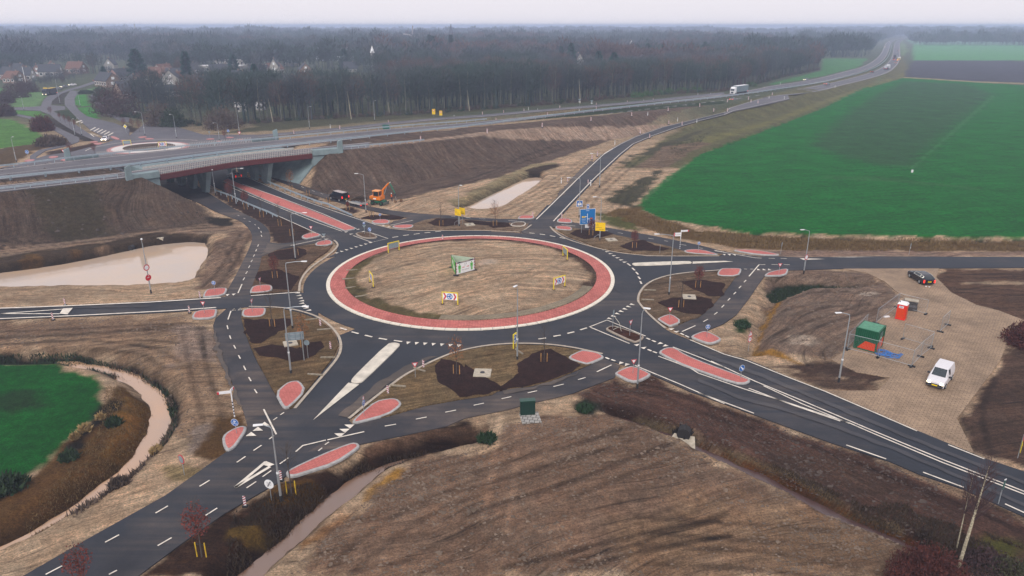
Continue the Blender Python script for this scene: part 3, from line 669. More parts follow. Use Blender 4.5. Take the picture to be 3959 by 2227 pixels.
 (poly('H 640,820 560,1000 470,1200 900,1350 880,1380 430,1230 440,1120 540,920'), hexl('94702e'), 0.6, 1), (poly('H 300,1000 380,980 400,1080 330,1090'), hexl('28401c'), 0.7, 0),
 (poly('H 700,1110 880,1120 960,1170 860,1190 690,1180'), hexl('a09384'), 0.6, 1), (poly('H 1290,775 1420,785 1350,800 1300,790'), hexl('b3a799'), 0.4, 1),
 (poly('H 1880,660 1940,600 2576,595 5000,600 5000,985 2576,985 2380,925 2200,880 2000,780'), hexl('5b4637'), 1, 1), (poly('H 2090,690 2560,700 2560,712 2100,712'), hexl('9a8871'), 0.6, 1),
 (poly('H 2576,1010 2390,1330 L 1765,385 1880,615 2206,720 3000,1000 3000,0'), hexl('4f3e33'), 0.8, 1),
 (poly('L 1000,5 1310,100 1200,150 950,110 500,30 800,-20'), hexl('4a3a31'), 1, 1),
 # verges beside the roads
 (arc(RC, 19.6, 150, 262, 24) + arc(RC, 17.3, 262, 150, 24), hexl('5f5638'), .8, 0), (arc(RC, 19.6, 60, 150, 14) + arc(RC, 18.0, 150, 60, 14), hexl('6a5746'), .8, 1), (arc(RC, 19.6, -80, 60, 24) + arc(RC, 17.6, 60, -80, 24), hexl('544437'), 1.0, 1), (poly('G 100,1040 270,1020 270,1070 120,1090'), hexl('c0ae9a'), .6, 0),
 (poly('H 1050,445 2576,455 4600,460 4600,498 1400,492 800,500 650,490 300,440'), hexl('8a7668'), 0.8, 1),
 (poly('E 2300,600 2415,640 F 0,590 150,720 180,790 60,1000 F 0,1200 E 2150,1240 1800,1240 1960,830 2200,700'), hexl('7d6a5a'), 1.2, 1),
 (poly('E 1930,585 2180,590 2150,660 1980,650'), hexl('2c2822'), 0.8, 0),
 (poly('F 960,500 1110,480 1210,520 1120,540'), hexl('3a2b28'), 0.5, 1), (poly('F 600,350 800,400 860,440 700,420'), hexl('342823'), 0.5, 1),
 (poly('F 60,300 250,370 500,470 800,600 750,640 700,780 540,820 420,828 350,810 358,755 330,690 230,610 100,545 E 2000,380 2000,340'), hexl('3d2e28'), 0.6, 1),
]
TRACKS = [('I -100,345 600,332 1200,292 1700,268 1960,255', 1.8, .5), ('I -100,410 700,372 1400,310 1640,290', 1.8, .4), ('I -100,470 500,430 1000,440 1400,500 1600,620', 1.8, .4), ('I 1250,420 1620,450', 1.6, .5), ('I 1780,280 1790,420 1850,600 1880,800 1960,1000 1990,1150', 1.8, .4), ('I 1890,290 1910,560', 0, .6),
 ('O 400,1449 1400,1190 2000,1060 2415,1000', 1.8, .55), ('O 1000,1300 1900,1060 2415,860', 0, .5), ('O 900,660 1500,430 2200,170', 1.9, .35), ('O -100,600 500,430 1500,130', 1.9, .4), ('O 0,880 700,640 1500,400', 0, .4), ('N 1000,1400 1600,900 2415,560', 1.9, .35), ('N 1500,1449 2415,1000', 1.9, .35), ('O 420,-60 360,400 330,760 250,1000', 2.0, -.35),
 ('L -400,1100 300,1150 900,1200', 1.9, .4), ('L -400,1300 500,1350 1100,1449', 1.9, .4), ('G 250,570 700,320 1000,130 1150,10', 1.8, .45), ('G 450,580 850,330 1080,150', 1.8, .35), ('F 1500,430 1800,380 2415,170 G 500,60 900,-60', 2.0, .45), ('F 1560,380 2000,290 2415,150', 0, .4),
 ('G 1120,500 1200,380 1350,250 1500,120 1620,20', 1.9, .5), ('G 1180,330 1330,150 1430,40', 1.8, .4), ('G 1300,560 1450,440 1500,330', 1.8, .4), ('E -200,880 800,800 1600,690 2100,650', 1.9, .5), ('E -200,930 900,820 1900,680 2300,700', 1.9, .4), ('E 2300,720 2200,900 2080,1100 1950,1230', 1.8, .5), ('E 1960,830 2150,850 2200,1000', 1.5, .4),
 ('H 640,830 900,740 1250,760 1500,800', 1.8, .45), ('H 600,1150 850,1050 1150,950 1400,880', 1.8, .45), ('H 700,940 1000,860 1350,860', 1.8, .4), ('H 1950,640 2300,650 2900,660', 1.8, .5), ('H 2000,760 2400,780 2900,790', 1.8, .45), ('L 400,400 900,580 1500,800 2206,1100', 1.8, .45), ('K 1400,830 1800,860 L 0,300 400,430', 1.8, .4), ('L 1950,100 1830,300 1900,600', 1.8, .45),
 ('F 1280,1000 1500,930 1900,880 2300,860', 1.9, .3), ('F 1150,1300 1500,1380 2000,1260 2400,1100', 1.9, .3), ('G 300,1250 700,1120 900,1000', 1.9, .3), ('F 1300,1150 1700,1050 2100,980', 0, .35)]
def soil_colour(X, Y):
    base = np.array(SAND); C = np.ones((len(X), 4)); C[:, :3] = base
    fr = smooth(200, 330, Y)[:, None]
    C[:, :3] = C[:, :3] * (1 - fr) + np.array(hexl('4a5340')) * fr; C[:, 3] = 1 - fr[:, 0]
    jx = (fbm(X, Y, 3.0, 41, 4) - .5) * 2; 
    for pl, col, fe, bare in SOIL:
        m = near(pl, X, Y, fe * 2 + 1)
        if not m.any(): continue
        d = sdist(pl, X[m], Y[m]) + jx[m] * min(fe, 1.5) * 1.6
        w = (1 - smooth(-fe * .5, fe * .5, d))
        C[m, :3] = C[m, :3] * (1 - w[:, None]) + np.array(col) * w[:, None]; C[m, 3] = C[m, 3] * (1 - w) + bare * w
    for s_, gap, dark in TRACKS:
        c_ = smooth_poly(poly(s_), 2, False)
        for sg in ((-gap / 2, gap / 2) if gap else (0,)):
            o_ = []
            for i, q in enumerate(c_):
                a_ = c_[max(0, i - 1)]; b_ = c_[min(len(c_) - 1, i + 1)]; dx, dy = b_[0] - a_[0], b_[1] - a_[1]; L_ = math.hypot(dx, dy) or 1; o_.append((q[0] - dy / L_ * sg, q[1] + dx / L_ * sg))
            m = near(o_, X, Y, 1)
            if not m.any(): continue
            d = np.full(int(m.sum()), 9.0); x, y = X[m], Y[m]
            for a_, b_ in zip(o_, o_[1:]):
                ex, ey = b_[0] - a_[0], b_[1] - a_[1]; t = np.clip(((x - a_[0]) * ex + (y - a_[1]) * ey) / (ex * ex + ey * ey + 1e-9), 0, 1); d = np.minimum(d, np.hypot(x - a_[0] - ex * t, y - a_[1] - ey * t))
            C[m, :3] *= (1 - dark * (1 - smooth(.1, .5, d)) * (.5 + fbm(x, y, 2.5, 61, 2)))[:, None]
    wd = np.full(len(X), 9.0)
    for q in WATER:
        m = near(q[2], X, Y, 3)
        if m.any(): wd[m] = np.minimum(wd[m], sdist(q[2], X[m], Y[m]))
    C[:, :3] *= (1 - .5 * (1 - smooth(.3, 1.6, wd + jx * .8)))[:, None]
    C[:, :3] *= np.array([1.03, .985, .94])
    return C
# ---------------------------------------------------------------- the ground sheet
ys = [24.0]
while ys[-1] < 620: ys.append(ys[-1] * 1.0054)
while ys[-1] < 26000: ys.append(ys[-1] * 1.028)
ys = np.array(ys); ts = np.linspace(-1.2, 1.2, 540)
GX = (ys[:, None] * ts[None, :]); GY = np.repeat(ys[:, None], len(ts), 1)
GX, GY = GX.ravel(), GY.ravel()
GH, _ = ground_height(GX, GY)
ny, nx = len(ys), len(ts)
ii = (np.arange(ny - 1)[:, None] * nx + np.arange(nx - 1)[None, :]).ravel()
Fq = np.stack([ii, ii + 1, ii + nx + 1, ii + nx], 1)
ground = numpy_mesh('ground', np.stack([GX, GY, GH], 1), Fq, [GROUND]); tag(ground, kind='structure')
ground.data.polygons.foreach_set('use_smooth', [True] * len(Fq))
GC = soil_colour(GX, GY)
at = ground.data.color_attributes.new('soil', 'FLOAT_COLOR', 'POINT'); at.data.foreach_set('color', GC.astype(np.float32).ravel())

# direction of furrows and wheel tracks on each stretch of bare soil
GRAIN = [(poly('K 350,1180 640,1130 1300,1090 1900,1290 O 2415,420 L 1400,1250 1200,1449 O 1800,1600 N 0,1900 1200,780 1700,400 K 200,1400'), 24, 5),
 (poly('E -500,560 0,430 1350,265 1900,440 2080,560 1500,690 0,870 -500,960', 2.5), -55, 0), (poly('F 660,270 1000,20 B 1150,1310 2000,1240 C 1000,1070 2300,900 900,1280 350,1440 F 2415,140 1550,330 900,350', 2.0), -56, 0),
 (poly('I -300,210 1700,150 2000,240 2310,1200 1900,1449 1600,1200 1500,700 900,560 -300,560'), 4, 12), (poly('F 1100,560 1300,350 2415,100 G 860,60 1285,0 900,330 640,560 0,560'), 38, 6),
 (poly('K 1000,900 1730,750 2415,1010 L 1300,690 2206,1060 2900,1500 1480,1250 0,510 K 1350,1080'), -50, 4), (poly('H 430,1230 620,600 1470,690 1600,810 1230,1190 900,1380'), 40, 8), (poly('H 1880,660 1940,600 2576,595 5000,600 5000,985 2576,985 2200,880'), 2, 4),
 (arc(RC, 18.5, 0, 350, 35), 20, 8), (poly('E -200,860 1900,640 2415,640 1960,830 1500,730 0,980'), 20, 6), (poly('M -400,1449 1550,440 2300,250 2300,300 900,1100 -200,1700'), 33, 3), (poly('E 2000,700 2415,640 2415,900 2150,1240 1900,1240 1960,850'), 62, 14)]
def grain(X, Y):
    wa = (fbm(X, Y, 26, 71, 3) - .5) * 11
    ang = np.full(X.shape, R(12.0))
    for pl, a, bend in GRAIN:
        m = near(pl, X, Y, 0)
        if m.any():
            ins = np.zeros(X.shape, bool); ins[m] = sdist(pl, X[m], Y[m]) < 0
            c0 = np.mean(np.array(pl), 0); ang = np.where(ins, R(a), ang); wa = np.where(ins, (fbm(X, Y, 26, 71, 3) - .5) * 11 + bend * .0012 * ((X - c0[0]) * math.cos(R(a)) + (Y - c0[1]) * math.sin(R(a))) ** 2, wa)
    return np.stack([X * np.cos(ang) + Y * np.sin(ang), -X * np.sin(ang) + Y * np.cos(ang) + wa, 0 * X], 1)
ga = ground.data.attributes.new('grain', 'FLOAT_VECTOR', 'POINT'); ga.data.foreach_set('vector', grain(GX, GY).astype(np.float32).ravel())
def set_grain(o):
    v = np.array([v.co[:] for v in o.data.vertices]); g_ = np.stack([v[:, 0] * .94 + v[:, 1] * .34, -v[:, 0] * .34 + v[:, 1] * .94, 0 * v[:, 0]], 1)
    q = o.data.attributes.new('grain', 'FLOAT_VECTOR', 'POINT'); q.data.foreach_set('vector', g_.astype(np.float32).ravel())
def soil_sheet(mb_or_none, pl, z, col, bare=1, name='verge', jit=0.0):
    """a flat soil sheet with the ground's own material"""
    if jit:
        d = densify(pl, 0.4); n = []
        for i, (x, y) in enumerate(d):
            n.append((x + (float(vnoise(np.array([x]), np.array([y]), .9, 5)[0]) - .5) * jit * 2, y + (float(vnoise(np.array([x]), np.array([y]), .9, 8)[0]) - .5) * jit * 2))
        pl = n
    b = MB(); b.prism(pl, -0.1, z, GROUND); o = b.build(name); tag(o, kind='structure')
    a = o.data.color_attributes.new('soil', 'FLOAT_COLOR', 'POINT')
    a.data.foreach_set('color', np.tile(np.array([*col, bare], np.float32), len(o.data.vertices))); set_grain(o)
    return o
# water sheets
for nm, kd, pl, m, sl in WATER:
    zw = -0.9 if nm == 'channel_water' else WZ
    b = MB(); b.prism(offset_poly(pl, 0.9 if nm != 'channel_water' else 0.25), None, zw, m); tag(b.build(kd), kind='structure')

# ---------------------------------------------------------------- asphalt
z0 = 0.05
b = MB(); bp_ = MB()
paths = ('west_path', 'branch', 'southwest_path', 'south_path', 'east_path', 'northeast_path', 'north_path', 'far_path', 'far_path_right', 'far_link')
worn = ('far_ring', 'far_road_left', 'far_road_right', 'far_apron')
for i, (k, pl) in enumerate(ROADS.items()):
    q = bp_ if k in paths else b
    q.prism(pl, -0.15, z0 + i * 0.004 if k in paths else z0 + 0.09 + (i % 9) * 0.004 if False else z0 + i * 0.004, ASPHO if k in worn or k.startswith('far') else (ASPHC if k in paths else ASPH))
tag(b.build('road'), kind='structure'); tag(bp_.build('cycle_path'), kind='structure')
ZR = z0 + len(ROADS) * 0.004 + 0.006          # level of the markings
def ribbon(name, L1, L2, f1, f2, dz, m, i0=0, i1=None, thick=None, acc=None):
    L1 = list(L1)[i0:i1]; L2 = list(L2)[i0:i1]
    V = []; 
    for i, (a, c) in enumerate(zip(L1, L2)):
        a = np.array(a, float); c = np.array(c, float)
        g1 = f1[i0 + i] if hasattr(f1, '__len__') else f1; g2 = f2[i0 + i] if hasattr(f2, '__len__') else f2
        p = a + (c - a) * g1; q = a + (c - a) * g2; V += [(p[0], p[1], p[2] + dz), (q[0], q[1], q[2] + dz)]
    F = [(2 * i, 2 * i + 1, 2 * i + 3, 2 * i + 2) for i in range(len(L1) - 1)]
    mb = acc or MB(); mb.add(V, F, m)
    if thick:
        V2 = [(x, y, z - thick) for x, y, z in V]; o = len(V)
        mb.add(V + V2, [(2 * i, 2 * i + 2, o + 2 * i + 2, o + 2 * i) for i in range(len(L1) - 1)] + [(2 * i + 3, 2 * i + 1, o + 2 * i + 1, o + 2 * i + 3) for i in range(len(L1) - 1)], m)
    return mb
mw = MB()
ribbon('', NL, ML, -0.03, QA, 0.02, ASPHO, acc=mw, thick=0.2)
ribbon('', ML, FL, QB, 1.03, 0.02, ASPHO, acc=mw, thick=0.2)
tag(mw.build('motorway'), kind='structure')
sl = MB()
ribbon('', SLIP_L, SLIP_R, -0.12, 1.12, 0.078, ASPHO, i0=5, acc=sl, thick=0.3)
ribbon('', SLIP_L, SLIP_R, -0.12, 1.12, 0.0825, ASPH, i1=11, acc=sl, thick=0.3)
ribbon('', FSL_N, FSL_F, 0, 1.0, 0.10, ASPHO, acc=sl, thick=0.3)
tag(sl.build('slip_road'), kind='structure')
# paved yard
b = MB(); b.prism(PAVED, -0.1, 0.045, CLINK); tag(b.build('paved_yard'), kind='structure')

# ---------------------------------------------------------------- the roundabout
def ring(mb, r0, r1, z0_, z1_, m, n=120, c=RC):
    V = []; 
    for i in range(n):
        a = 2 * math.pi * i / n; V += [(c[0] + r0 * math.cos(a), c[1] + r0 * math.sin(a), z0_), (c[0] + r1 * math.cos(a), c[1] + r1 * math.sin(a), z1_)]
    mb.add(V, [(2 * i, 2 * i + 1, (2 * i + 3) % (2 * n), (2 * i + 2) % (2 * n)) for i in range(n)], m)
def solid_ring(mb, ri, ro, zb, zi, zo, m, n=120, c=RC):
    ring(mb, ri, ro, zi, zo, m, n, c); ring(mb, ro, ro + .01, zo, zb, m, n, c)
b = MB()
for i in range(90):     # pale kerb stones with joints
    a0 = 360 * i / 90; q = arc(RC, RR, a0 + .12, a0 + 3.88, 3) + arc(RC, RR - .55, a0 + 3.88, a0 + .12, 3)
    b.prism(q, 0, ZR + 0.06, mat('pale_kerb', (0.72, 0.66, 0.55), 0.7, var=0.12))
solid_ring(b, RR - .56, RR - .02, 0, ZR + .03, ZR + .03, KERB)
tag(b.build('kerb_ring'), kind='structure')
b = MB(); solid_ring(b, RR - 2.7, RR - .58, 0, ZR + 0.22, ZR + 0.10, REDRING); tag(b.build('red_apron'), kind='structure')
b = MB()
for a0, a1, w in ((-100, -20, 1.5),):
    ri = RR - 2.72 - w
    q = arc(RC, RR - 2.72, a0, a1, 40) + arc(RC, ri, a1, a0, 40)
    b.prism(q, 0, 0.47, GRATE)
tag(b.build('grass_grid_paving'), kind='structure')

# ---------------------------------------------------------------- verges lying inside the road net
ISL = [
 ('F 270,958 400,897 600,860 770,838 860,862 935,840 880,905 790,965 700,1040 645,1115 612,1200 600,1275 370,1293 170,1308 175,1250 215,1150 255,1040', '67523f', 1),
 ('J 78,195 150,105 440,112 620,150 790,212 900,290 965,385 985,460 940,560 860,665 770,785 560,1040 470,1040 395,905 360,845 300,730 245,628 175,480 112,320', '6f5a3e', 1),
 ('J 1130,1185 1200,1060 1300,985 1440,868 1600,748 1760,665 1950,575 2120,518 2415,475 K 200,465 480,450 760,458 1000,490 1290,560 1150,640 1000,705 800,788 600,838 300,883 0,952 J 2415,920 2000,982 1800,1018 1600,1072 1450,1118', '7a6648', 1),
 ('G 2173,1104 2000,1116 1810,1160 1700,1220 1640,1300 1625,1370 K 1640,60 1700,145 1790,222 1890,280 2010,250 2100,213 2173,195 H 100,898 200,788 290,668 320,650 150,618 0,628', '6d5a46', 1),
 ('G 860,705 960,762 1200,853 1400,899 1700,936 2370,945 2400,930 2030,900 1900,858 1730,820 1450,762 1320,733 1000,684 900,690', '7b6850', 1),
 ('F 1480,688 1680,652 1780,614 1900,592 2060,599 2200,607 G 0,607 300,630 420,638 590,645 560,690 525,714 300,702 0,696 F 2415,694 2100,697 1700,700 1560,697', '7a6753', 1),
]
for s_, c_, ba in ISL: soil_sheet(None, poly(s_), ZR + 0.02, hexl(c_), ba, 'verge')
ZI = ZR + 0.02
MUL = ['F 330,935 420,900 600,870 690,900 680,940 600,980 450,985 350,960', 'F 230,1100 420,1070 560,1130 620,1140 590,1200 560,1270 380,1260 340,1215 215,1180',
 'J 95,205 200,215 540,210 550,270 440,330 330,400 260,440 180,440 120,330', 'J 195,490 360,455 620,490 690,440 830,415 850,470 790,540 640,600 540,615 420,570 260,560',
 'J 1890,650 1940,585 2110,620 2200,680 2270,760 2415,800 2410,905 2130,950 2010,850 1920,800', 'K 0,640 110,720 300,820 330,840 500,720 480,640 620,540 700,510 800,490 980,595 1080,640 1000,700 790,785 600,835 300,880 0,945',
 'G 2010,1190 2200,1170 2420,1210 2400,1330 2280,1330 2100,1250', 'K 1790,60 1900,20 2100,0 2200,5 2300,30 2310,80 2200,175 2060,160 1900,112',
 'G 970,740 1060,700 1300,720 1380,745 1250,775 1100,790', 'G 1440,860 1560,810 1660,800 1760,850 1900,880 1850,900 1550,900', 'F 1200,590 1300,565 1500,565 1600,585 1560,600 1350,608',
 'F 1830,640 1900,600 2100,600 2120,650 1990,672 1880,665', 'F 2180,625 2415,632 G 0,615 200,630 400,640 430,675 250,688 60,650 F 2400,665 2230,650']
for i, s_ in enumerate(MUL):
    soil_sheet(None, poly(s_), (ZI if i != 10 else 0.07) + 0.02 + i * 0.004, hexl('33211d'), 0, 'planting_bed', 0.22)

# ---------------------------------------------------------------- kerbed traffic islands
def island(name, label, s_, top=REDPAVE, w=0.24, z=0.0, fill=None, rnd=1, kerb=KERB, zoff=0.13):
    o_ = smooth_poly(poly(s_), rnd); c = (sum(q[0] for q in o_) / len(o_), sum(q[1] for q in o_) / len(o_))
    loc = [(q[0] - c[0], q[1] - c[1]) for q in o_]; inn = offset_poly(loc, -w)
    t = thing(name, label, 'traffic island', (c[0], c[1], ZR - 0.01))
    b = MB(); n = len(loc); z1 = zoff
    A = sum(loc[i][0] * loc[(i + 1) % n][1] - loc[(i + 1) % n][0] * loc[i][1] for i in range(n))
    if A < 0: loc = loc[::-1]; inn = inn[::-1]
    ou2 = offset_poly(loc, -0.07)
    V = [(x, y, -.1) for x, y in loc] + [(x, y, z1 - .05) for x, y in loc] + [(x, y, z1) for x, y in ou2] + [(x, y, z1) for x, y in inn]
    F = []
    for k in range(3): F += [(k * n + i, k * n + (i + 1) % n, (k + 1) * n + (i + 1) % n, (k + 1) * n + i) for i in range(n)]
    b.add(V, F, kerb); b.build('kerb', t)
    b = MB()
    if fill:
        b.prism(inn, None, z1 - 0.03, GROUND); o = b.build('planting', t)
        a = o.data.color_attributes.new('soil', 'FLOAT_COLOR', 'POINT'); a.data.foreach_set('color', np.tile(np.array([*fill, 1], np.float32), len(o.data.vertices))); set_grain(o)
    else:
        b.prism(inn, None, z1 - 0.006, top); b.build('paving', t)
    return t
RP = 'red island '
for s_, lab in [
 ('F 640,765 700,740 780,733 840,757 700,790 655,785', 'left of the underpass road with a give way sign, the upper of two'),
 ('F 765,840 800,815 900,798 935,820 925,845 790,858', 'left of the underpass road with a grey sign back, the lower of two'),
 ('F 160,1280 190,1230 350,1220 375,1245 360,1285 165,1300', 'north of the west road, right of the bike path'),
 ('I 1790,190 1830,135 2025,118 2030,140 2010,205 1810,215', 'south of the west road, left of the bike path'),
 ('J 80,190 100,115 290,108 315,120 295,185 180,198', 'south of the west road, right of the bike path'),
 ('E 1895,1325 1920,1275 1960,1260 2115,1248 2125,1270 2095,1320 1900,1340', 'north of the west road near the big pond, with round blue sign'),
 ('J 395,910 490,820 560,795 630,795 690,885 545,1035 490,1050 460,1035', 'at the pointed tip of the verge with the grey sign board'),
 ('M 2075,165 2140,110 2230,70 2290,65 2310,90 2250,190 2190,270 2120,300 2085,250', 'below the round blue bicycle sign by the lower left road'),
 ('K 957,565 1060,515 1100,507 1240,530 1293,567 1280,585 1150,638 1110,635 980,595', 'without any sign, at the right end of the southern verge'),
 ('K 1395,715 1500,665 1570,655 1720,720 1728,745 1620,800 1540,805 1400,735', 'with a give way sign and a tall lamp post against it'),
 ('K 1790,210 1870,175 1930,170 2025,240 1920,282 1890,280 1800,225', 'with a give way sign at the lower tip of the eastern verge'),
 ('K 2100,375 2190,335 2250,327 2380,390 2385,415 2300,447 2240,440 2120,395', 'with a round blue bicycle sign, right of the eastern bike path'),
 ('G 490,590 520,570 630,572 645,590 620,603 490,603', 'with a striped marker board, left of the slip road foot'),
 ('G 850,620 870,600 960,598 1003,625 985,642 860,635', 'right of the slip road foot, the upper of two there'),
 ('G 835,685 850,668 980,675 998,700 980,713 850,700', 'right of the slip road foot, the lower of two there'),
 ('G 2030,905 2080,890 2200,890 2360,935 2340,942 2080,925', 'long and tapering north of the east road, with blue bike sign'),
 ('H 275,457 300,448 460,452 640,485 630,495 480,490', 'very slender, farthest right north of the east road'),
 ('H 145,638 170,605 190,598 330,597 343,612 315,660 160,658', 'south of the east road, left of the bike path'),
 ('H 520,650 560,625 690,598 715,610 690,655 530,658', 'south of the east road with a give way sign'),
 ('F 1290,632 1330,610 1440,608 1475,632 1440,650 1320,648', 'with a round blue sign, below the trailer with bundled trees'),
 ('F 1480,680 1520,662 1670,655 1693,670 1660,690 1560,695', 'without a sign, right of the underpass road nearest the ring')]:
    island('traffic_island', RP + lab.replace('zebra-less ', ''), s_)
island('traffic_island', 'large red paved lozenge island with wide kerb right of the lower left road', 'J 1115,1170 1200,1090 1330,985 1450,960 1530,960 1580,1000 1560,1040 1450,1115 1170,1188 1130,1190')
island('traffic_island', 'long leaf-shaped red island beside the brown stream at the bottom', 'N 495,505 530,470 830,330 1080,230 1150,220 1190,245 1170,280 960,420 700,500 580,540 510,535')
island('traffic_island', 'long straight red median island in the lower right road with blue arrow sign', 'K 1800,520 1870,480 1960,485 L -90,-40 60,22 345,125 352,143 315,160 240,155 0,70 -110,30 K 1980,625 1820,545')
island('traffic_island', 'long red median strip running from the underpass down to the roundabout', 'E 2130,225 F 90,285 400,390 850,570 1145,690 1135,700 1045,714 780,610 400,468 60,318 E 2080,250', rnd=0, w=0.12)
island('planted_island', 'kerbed earth-filled island holding the round blue arrow sign at the underpass road', 'F 1140,745 1170,728 1280,728 1357,768 1330,785 1220,785', fill=hexl('6a5848'), kerb=EDGE)
island('planted_island', 'kerbed brown planted island in the lower right arm with a leaning sign', 'K 1308,300 1350,280 1400,280 1650,365 1670,390 1610,430 1560,432 1320,320', fill=hexl('4a2c20'), kerb=EDGE)
island('planted_island', 'small kerbed earth island left of the slip road mouth', 'G 415,660 440,637 540,633 570,645 545,675 430,672', fill=hexl('6f5f52'), kerb=mat('light_kerb', (0.5, 0.45, 0.38), 0.8))
island('splitter_island', 'long cream concrete splitter island in the lower left arm', 'J 1100,790 1150,730 1440,445 1500,432 1560,440 1560,465 1230,785 1190,810 1120,808', top=SPLIT, kerb=SPLIT, w=0.12, zoff=0.09)
island('splitter_island', 'slim cream concrete splitter island in the east arm', 'G 1550,1025 1570,1013 2080,996 2115,1008 2100,1021 1590,1043', top=SPLIT, kerb=SPLIT, w=0.12, zoff=0.09)
for s_ in ('A 220,1390 260,1375 335,1375 300,1395', 'A 445,1355 490,1342 560,1345 500,1365', 'A 555,1385 600,1368 665,1370 660,1388', 'A 830,1212 880,1202 925,1206 880,1216', 'A 865,1226 900,1218 965,1222 930,1236',
           'A 1025,1160 1060,1155 1130,1185 1085,1190', 'A 1115,1200 1160,1190 1235,1208 1180,1212', 'A 1285,1165 1350,1157 1380,1165 1320,1175', 'A 1345,1180 1400,1173 1450,1182 1380,1188', 'A 1920,1183 1980,1176 2010,1183 1950,1190', 'A 2105,1168 2150,1162 2195,1168 2140,1175', 'A 2205,1192 2250,1184 2295,1190 2240,1198', 'A 2020,1205 2050,1200 2075,1206 2040,1212'):
    b = MB(); b.prism(smooth_poly(poly(s_), 1), 0, ZR + 0.12, mat('faded_red_pavers', (0.42, 0.19, 0.18), 0.85))
    tag(b.build('traffic_island'), 'small faded red island around the far roundabout behind the motorway', 'traffic island', 'red islands of the far roundabout')
# far roundabout centre
b = MB(); solid_ring(b, 7.4, 10.6, 0, ZR + .25, ZR + .15, mat('white_concrete', (0.62, 0.58, 0.55), 0.8, var=.1), c=FRC, n=72); tag(b.build('pale_apron'), kind='structure')
b = MB(); solid_ring(b, 10.6, 11.8, 0, ZR + .15, ZR + .1, mat('faded_red_pavers', (0.42, 0.19, 0.18), 0.85), c=FRC, n=72); tag(b.build('far_apron'), kind='structure')
soil_sheet(None, arc(FRC, 7.4, 0, 350, 35), ZR + 0.35, hexl('5b5048'), 1, 'roundabout_centre')

# ---------------------------------------------------------------- mud and wear on the carriageways
MUDR = asphalt_material('muddy_asphalt', (0.075, 0.062, 0.054), (0.17, 0.125, 0.095), 1.8); WEAR = asphalt_material('tyre_worn_asphalt', (0.050, 0.050, 0.057), (0.10, 0.085, 0.075), 1.2)
def film(s_, m, j=.35, dz=-.0015):
    pl = poly(s_); d = densify(pl, .5); o = [(x + (float(vnoise(np.array([x]), np.array([y]), 1.1, 15)[0]) - .5) * j * 2, y + (float(vnoise(np.array([x]), np.array([y]), 1.1, 18)[0]) - .5) * j * 2) for x, y in d]
    b = MB(); b.prism(o, None, ZR + dz, m); tag(b.build('road_wear'), kind='structure')
for i, s_ in enumerate(['J 1060,1135 1250,985 1430,845 1600,715 1760,635 1930,555 1850,560 1600,660 1380,800 1180,950 1000,1110', 'F 330,830 420,840 600,830 780,795 760,810 500,860 280,940',
                        'I 2000,300 2030,420 2100,620 2190,840 2260,1020 2240,1040 2150,850 2060,640 1990,420', 'K 330,880 640,840 900,760 1100,680 1080,710 900,790 640,870 360,920', 'G 850,380 1000,210 1160,60 1200,60 1050,220 900,390']): film(s_, MUDR, dz=-.0015 - i * .0002)
for i, s_ in enumerate(['L 0,-40 300,60 620,190 1000,350 1500,560 2206,840 2206,815 1500,535 1000,325 620,165 300,35 0,-65', 'L 0,140 300,265 620,350 1000,480 1400,640 2206,985 2206,960 1400,615 1000,455 620,325 300,240 0,115', 'E 0,1444 700,1438 1400,1420 1400,1412 700,1428 0,1436']): film(s_, WEAR, .15, -.0032 - i * .0002)
# ---------------------------------------------------------------- road markings
mk = MB()
ZM = [ZR + 0.004]
def stripe(pl, w, m=PAINT, z=None, closed=False, zl=None):
    z = ZM[0] if z is None else z; n = len(pl); L_ = []; R_ = []
    for i in range(n):
        a = pl[max(0, i - 1)] if not closed else pl[i - 1]; c = pl[min(n - 1, i + 1)] if not closed else pl[(i + 1) % n]
        dx, dy = c[0] - a[0], c[1] - a[1]; q = math.hypot(dx, dy) or 1; nx_, ny_ = -dy / q * w / 2, dx / q * w / 2
        zz = z if zl is None else zl[i]
        L_.append((pl[i][0] + nx_, pl[i][1] + ny_, zz)); R_.append((pl[i][0] - nx_, pl[i][1] - ny_, zz))
    V = [v for p in zip(L_, R_) for v in p]; k = n if closed else n - 1
    mk.add(V, [(2 * i + 1, (2 * i + 3) % (2 * n), (2 * i + 2) % (2 * n), 2 * i) for i in range(k)], m)
def curve(s_, w, m=PAINT, it=2): stripe(smooth_poly(poly(s_), it, False), w, m)
for s_, w in [('E -300,1448 0,1437 700,1412 1400,1380 2065,1338', .3), ('I -300,218 0,207 700,178 1600,132 2020,102', .28), ('F 170,1320 610,1287', .25)]:
    curve(s_, w, it=0)
for s_ in ('J 150,92 440,97 640,133 800,188 900,262 975,340 1010,420 1010,500 978,575 900,672 780,810 580,1045',
           'F 622,1280 625,1200 660,1128 720,1062 800,1003 880,950 950,893 984,850 972,822 945,798',
           'J 1085,1140 1250,1002 1430,863 1600,733 1760,653 1930,572 2100,508 2415,457 K 200,452 480,434 760,442 1000,472 1280,535',
           'G 2415,1076 2000,1106 1800,1151 1682,1212 1622,1290 1606,1360 K 1625,65 1680,132 1770,220 1865,295',
           'G 790,672 820,712 900,768 1000,810 1200,868 1400,913 1600,938 1800,949 2365,948',
           'F 1340,657 1500,696 1700,712 2100,708 2415,705 G 150,709 300,714 525,723 615,655'):
    curve(s_, 0.32, EDGE if False else mat('edge_line_concrete', (0.40, 0.34, 0.27), 0.85, var=.2))
for s_ in ('G 660,605 870,400 1100,172 1285,0 C 1300,1313 1420,1243', 'G 820,622 1000,430 1220,200 1435,0 C 1435,1328 1560,1228'): curve(s_, 0.22, it=1)
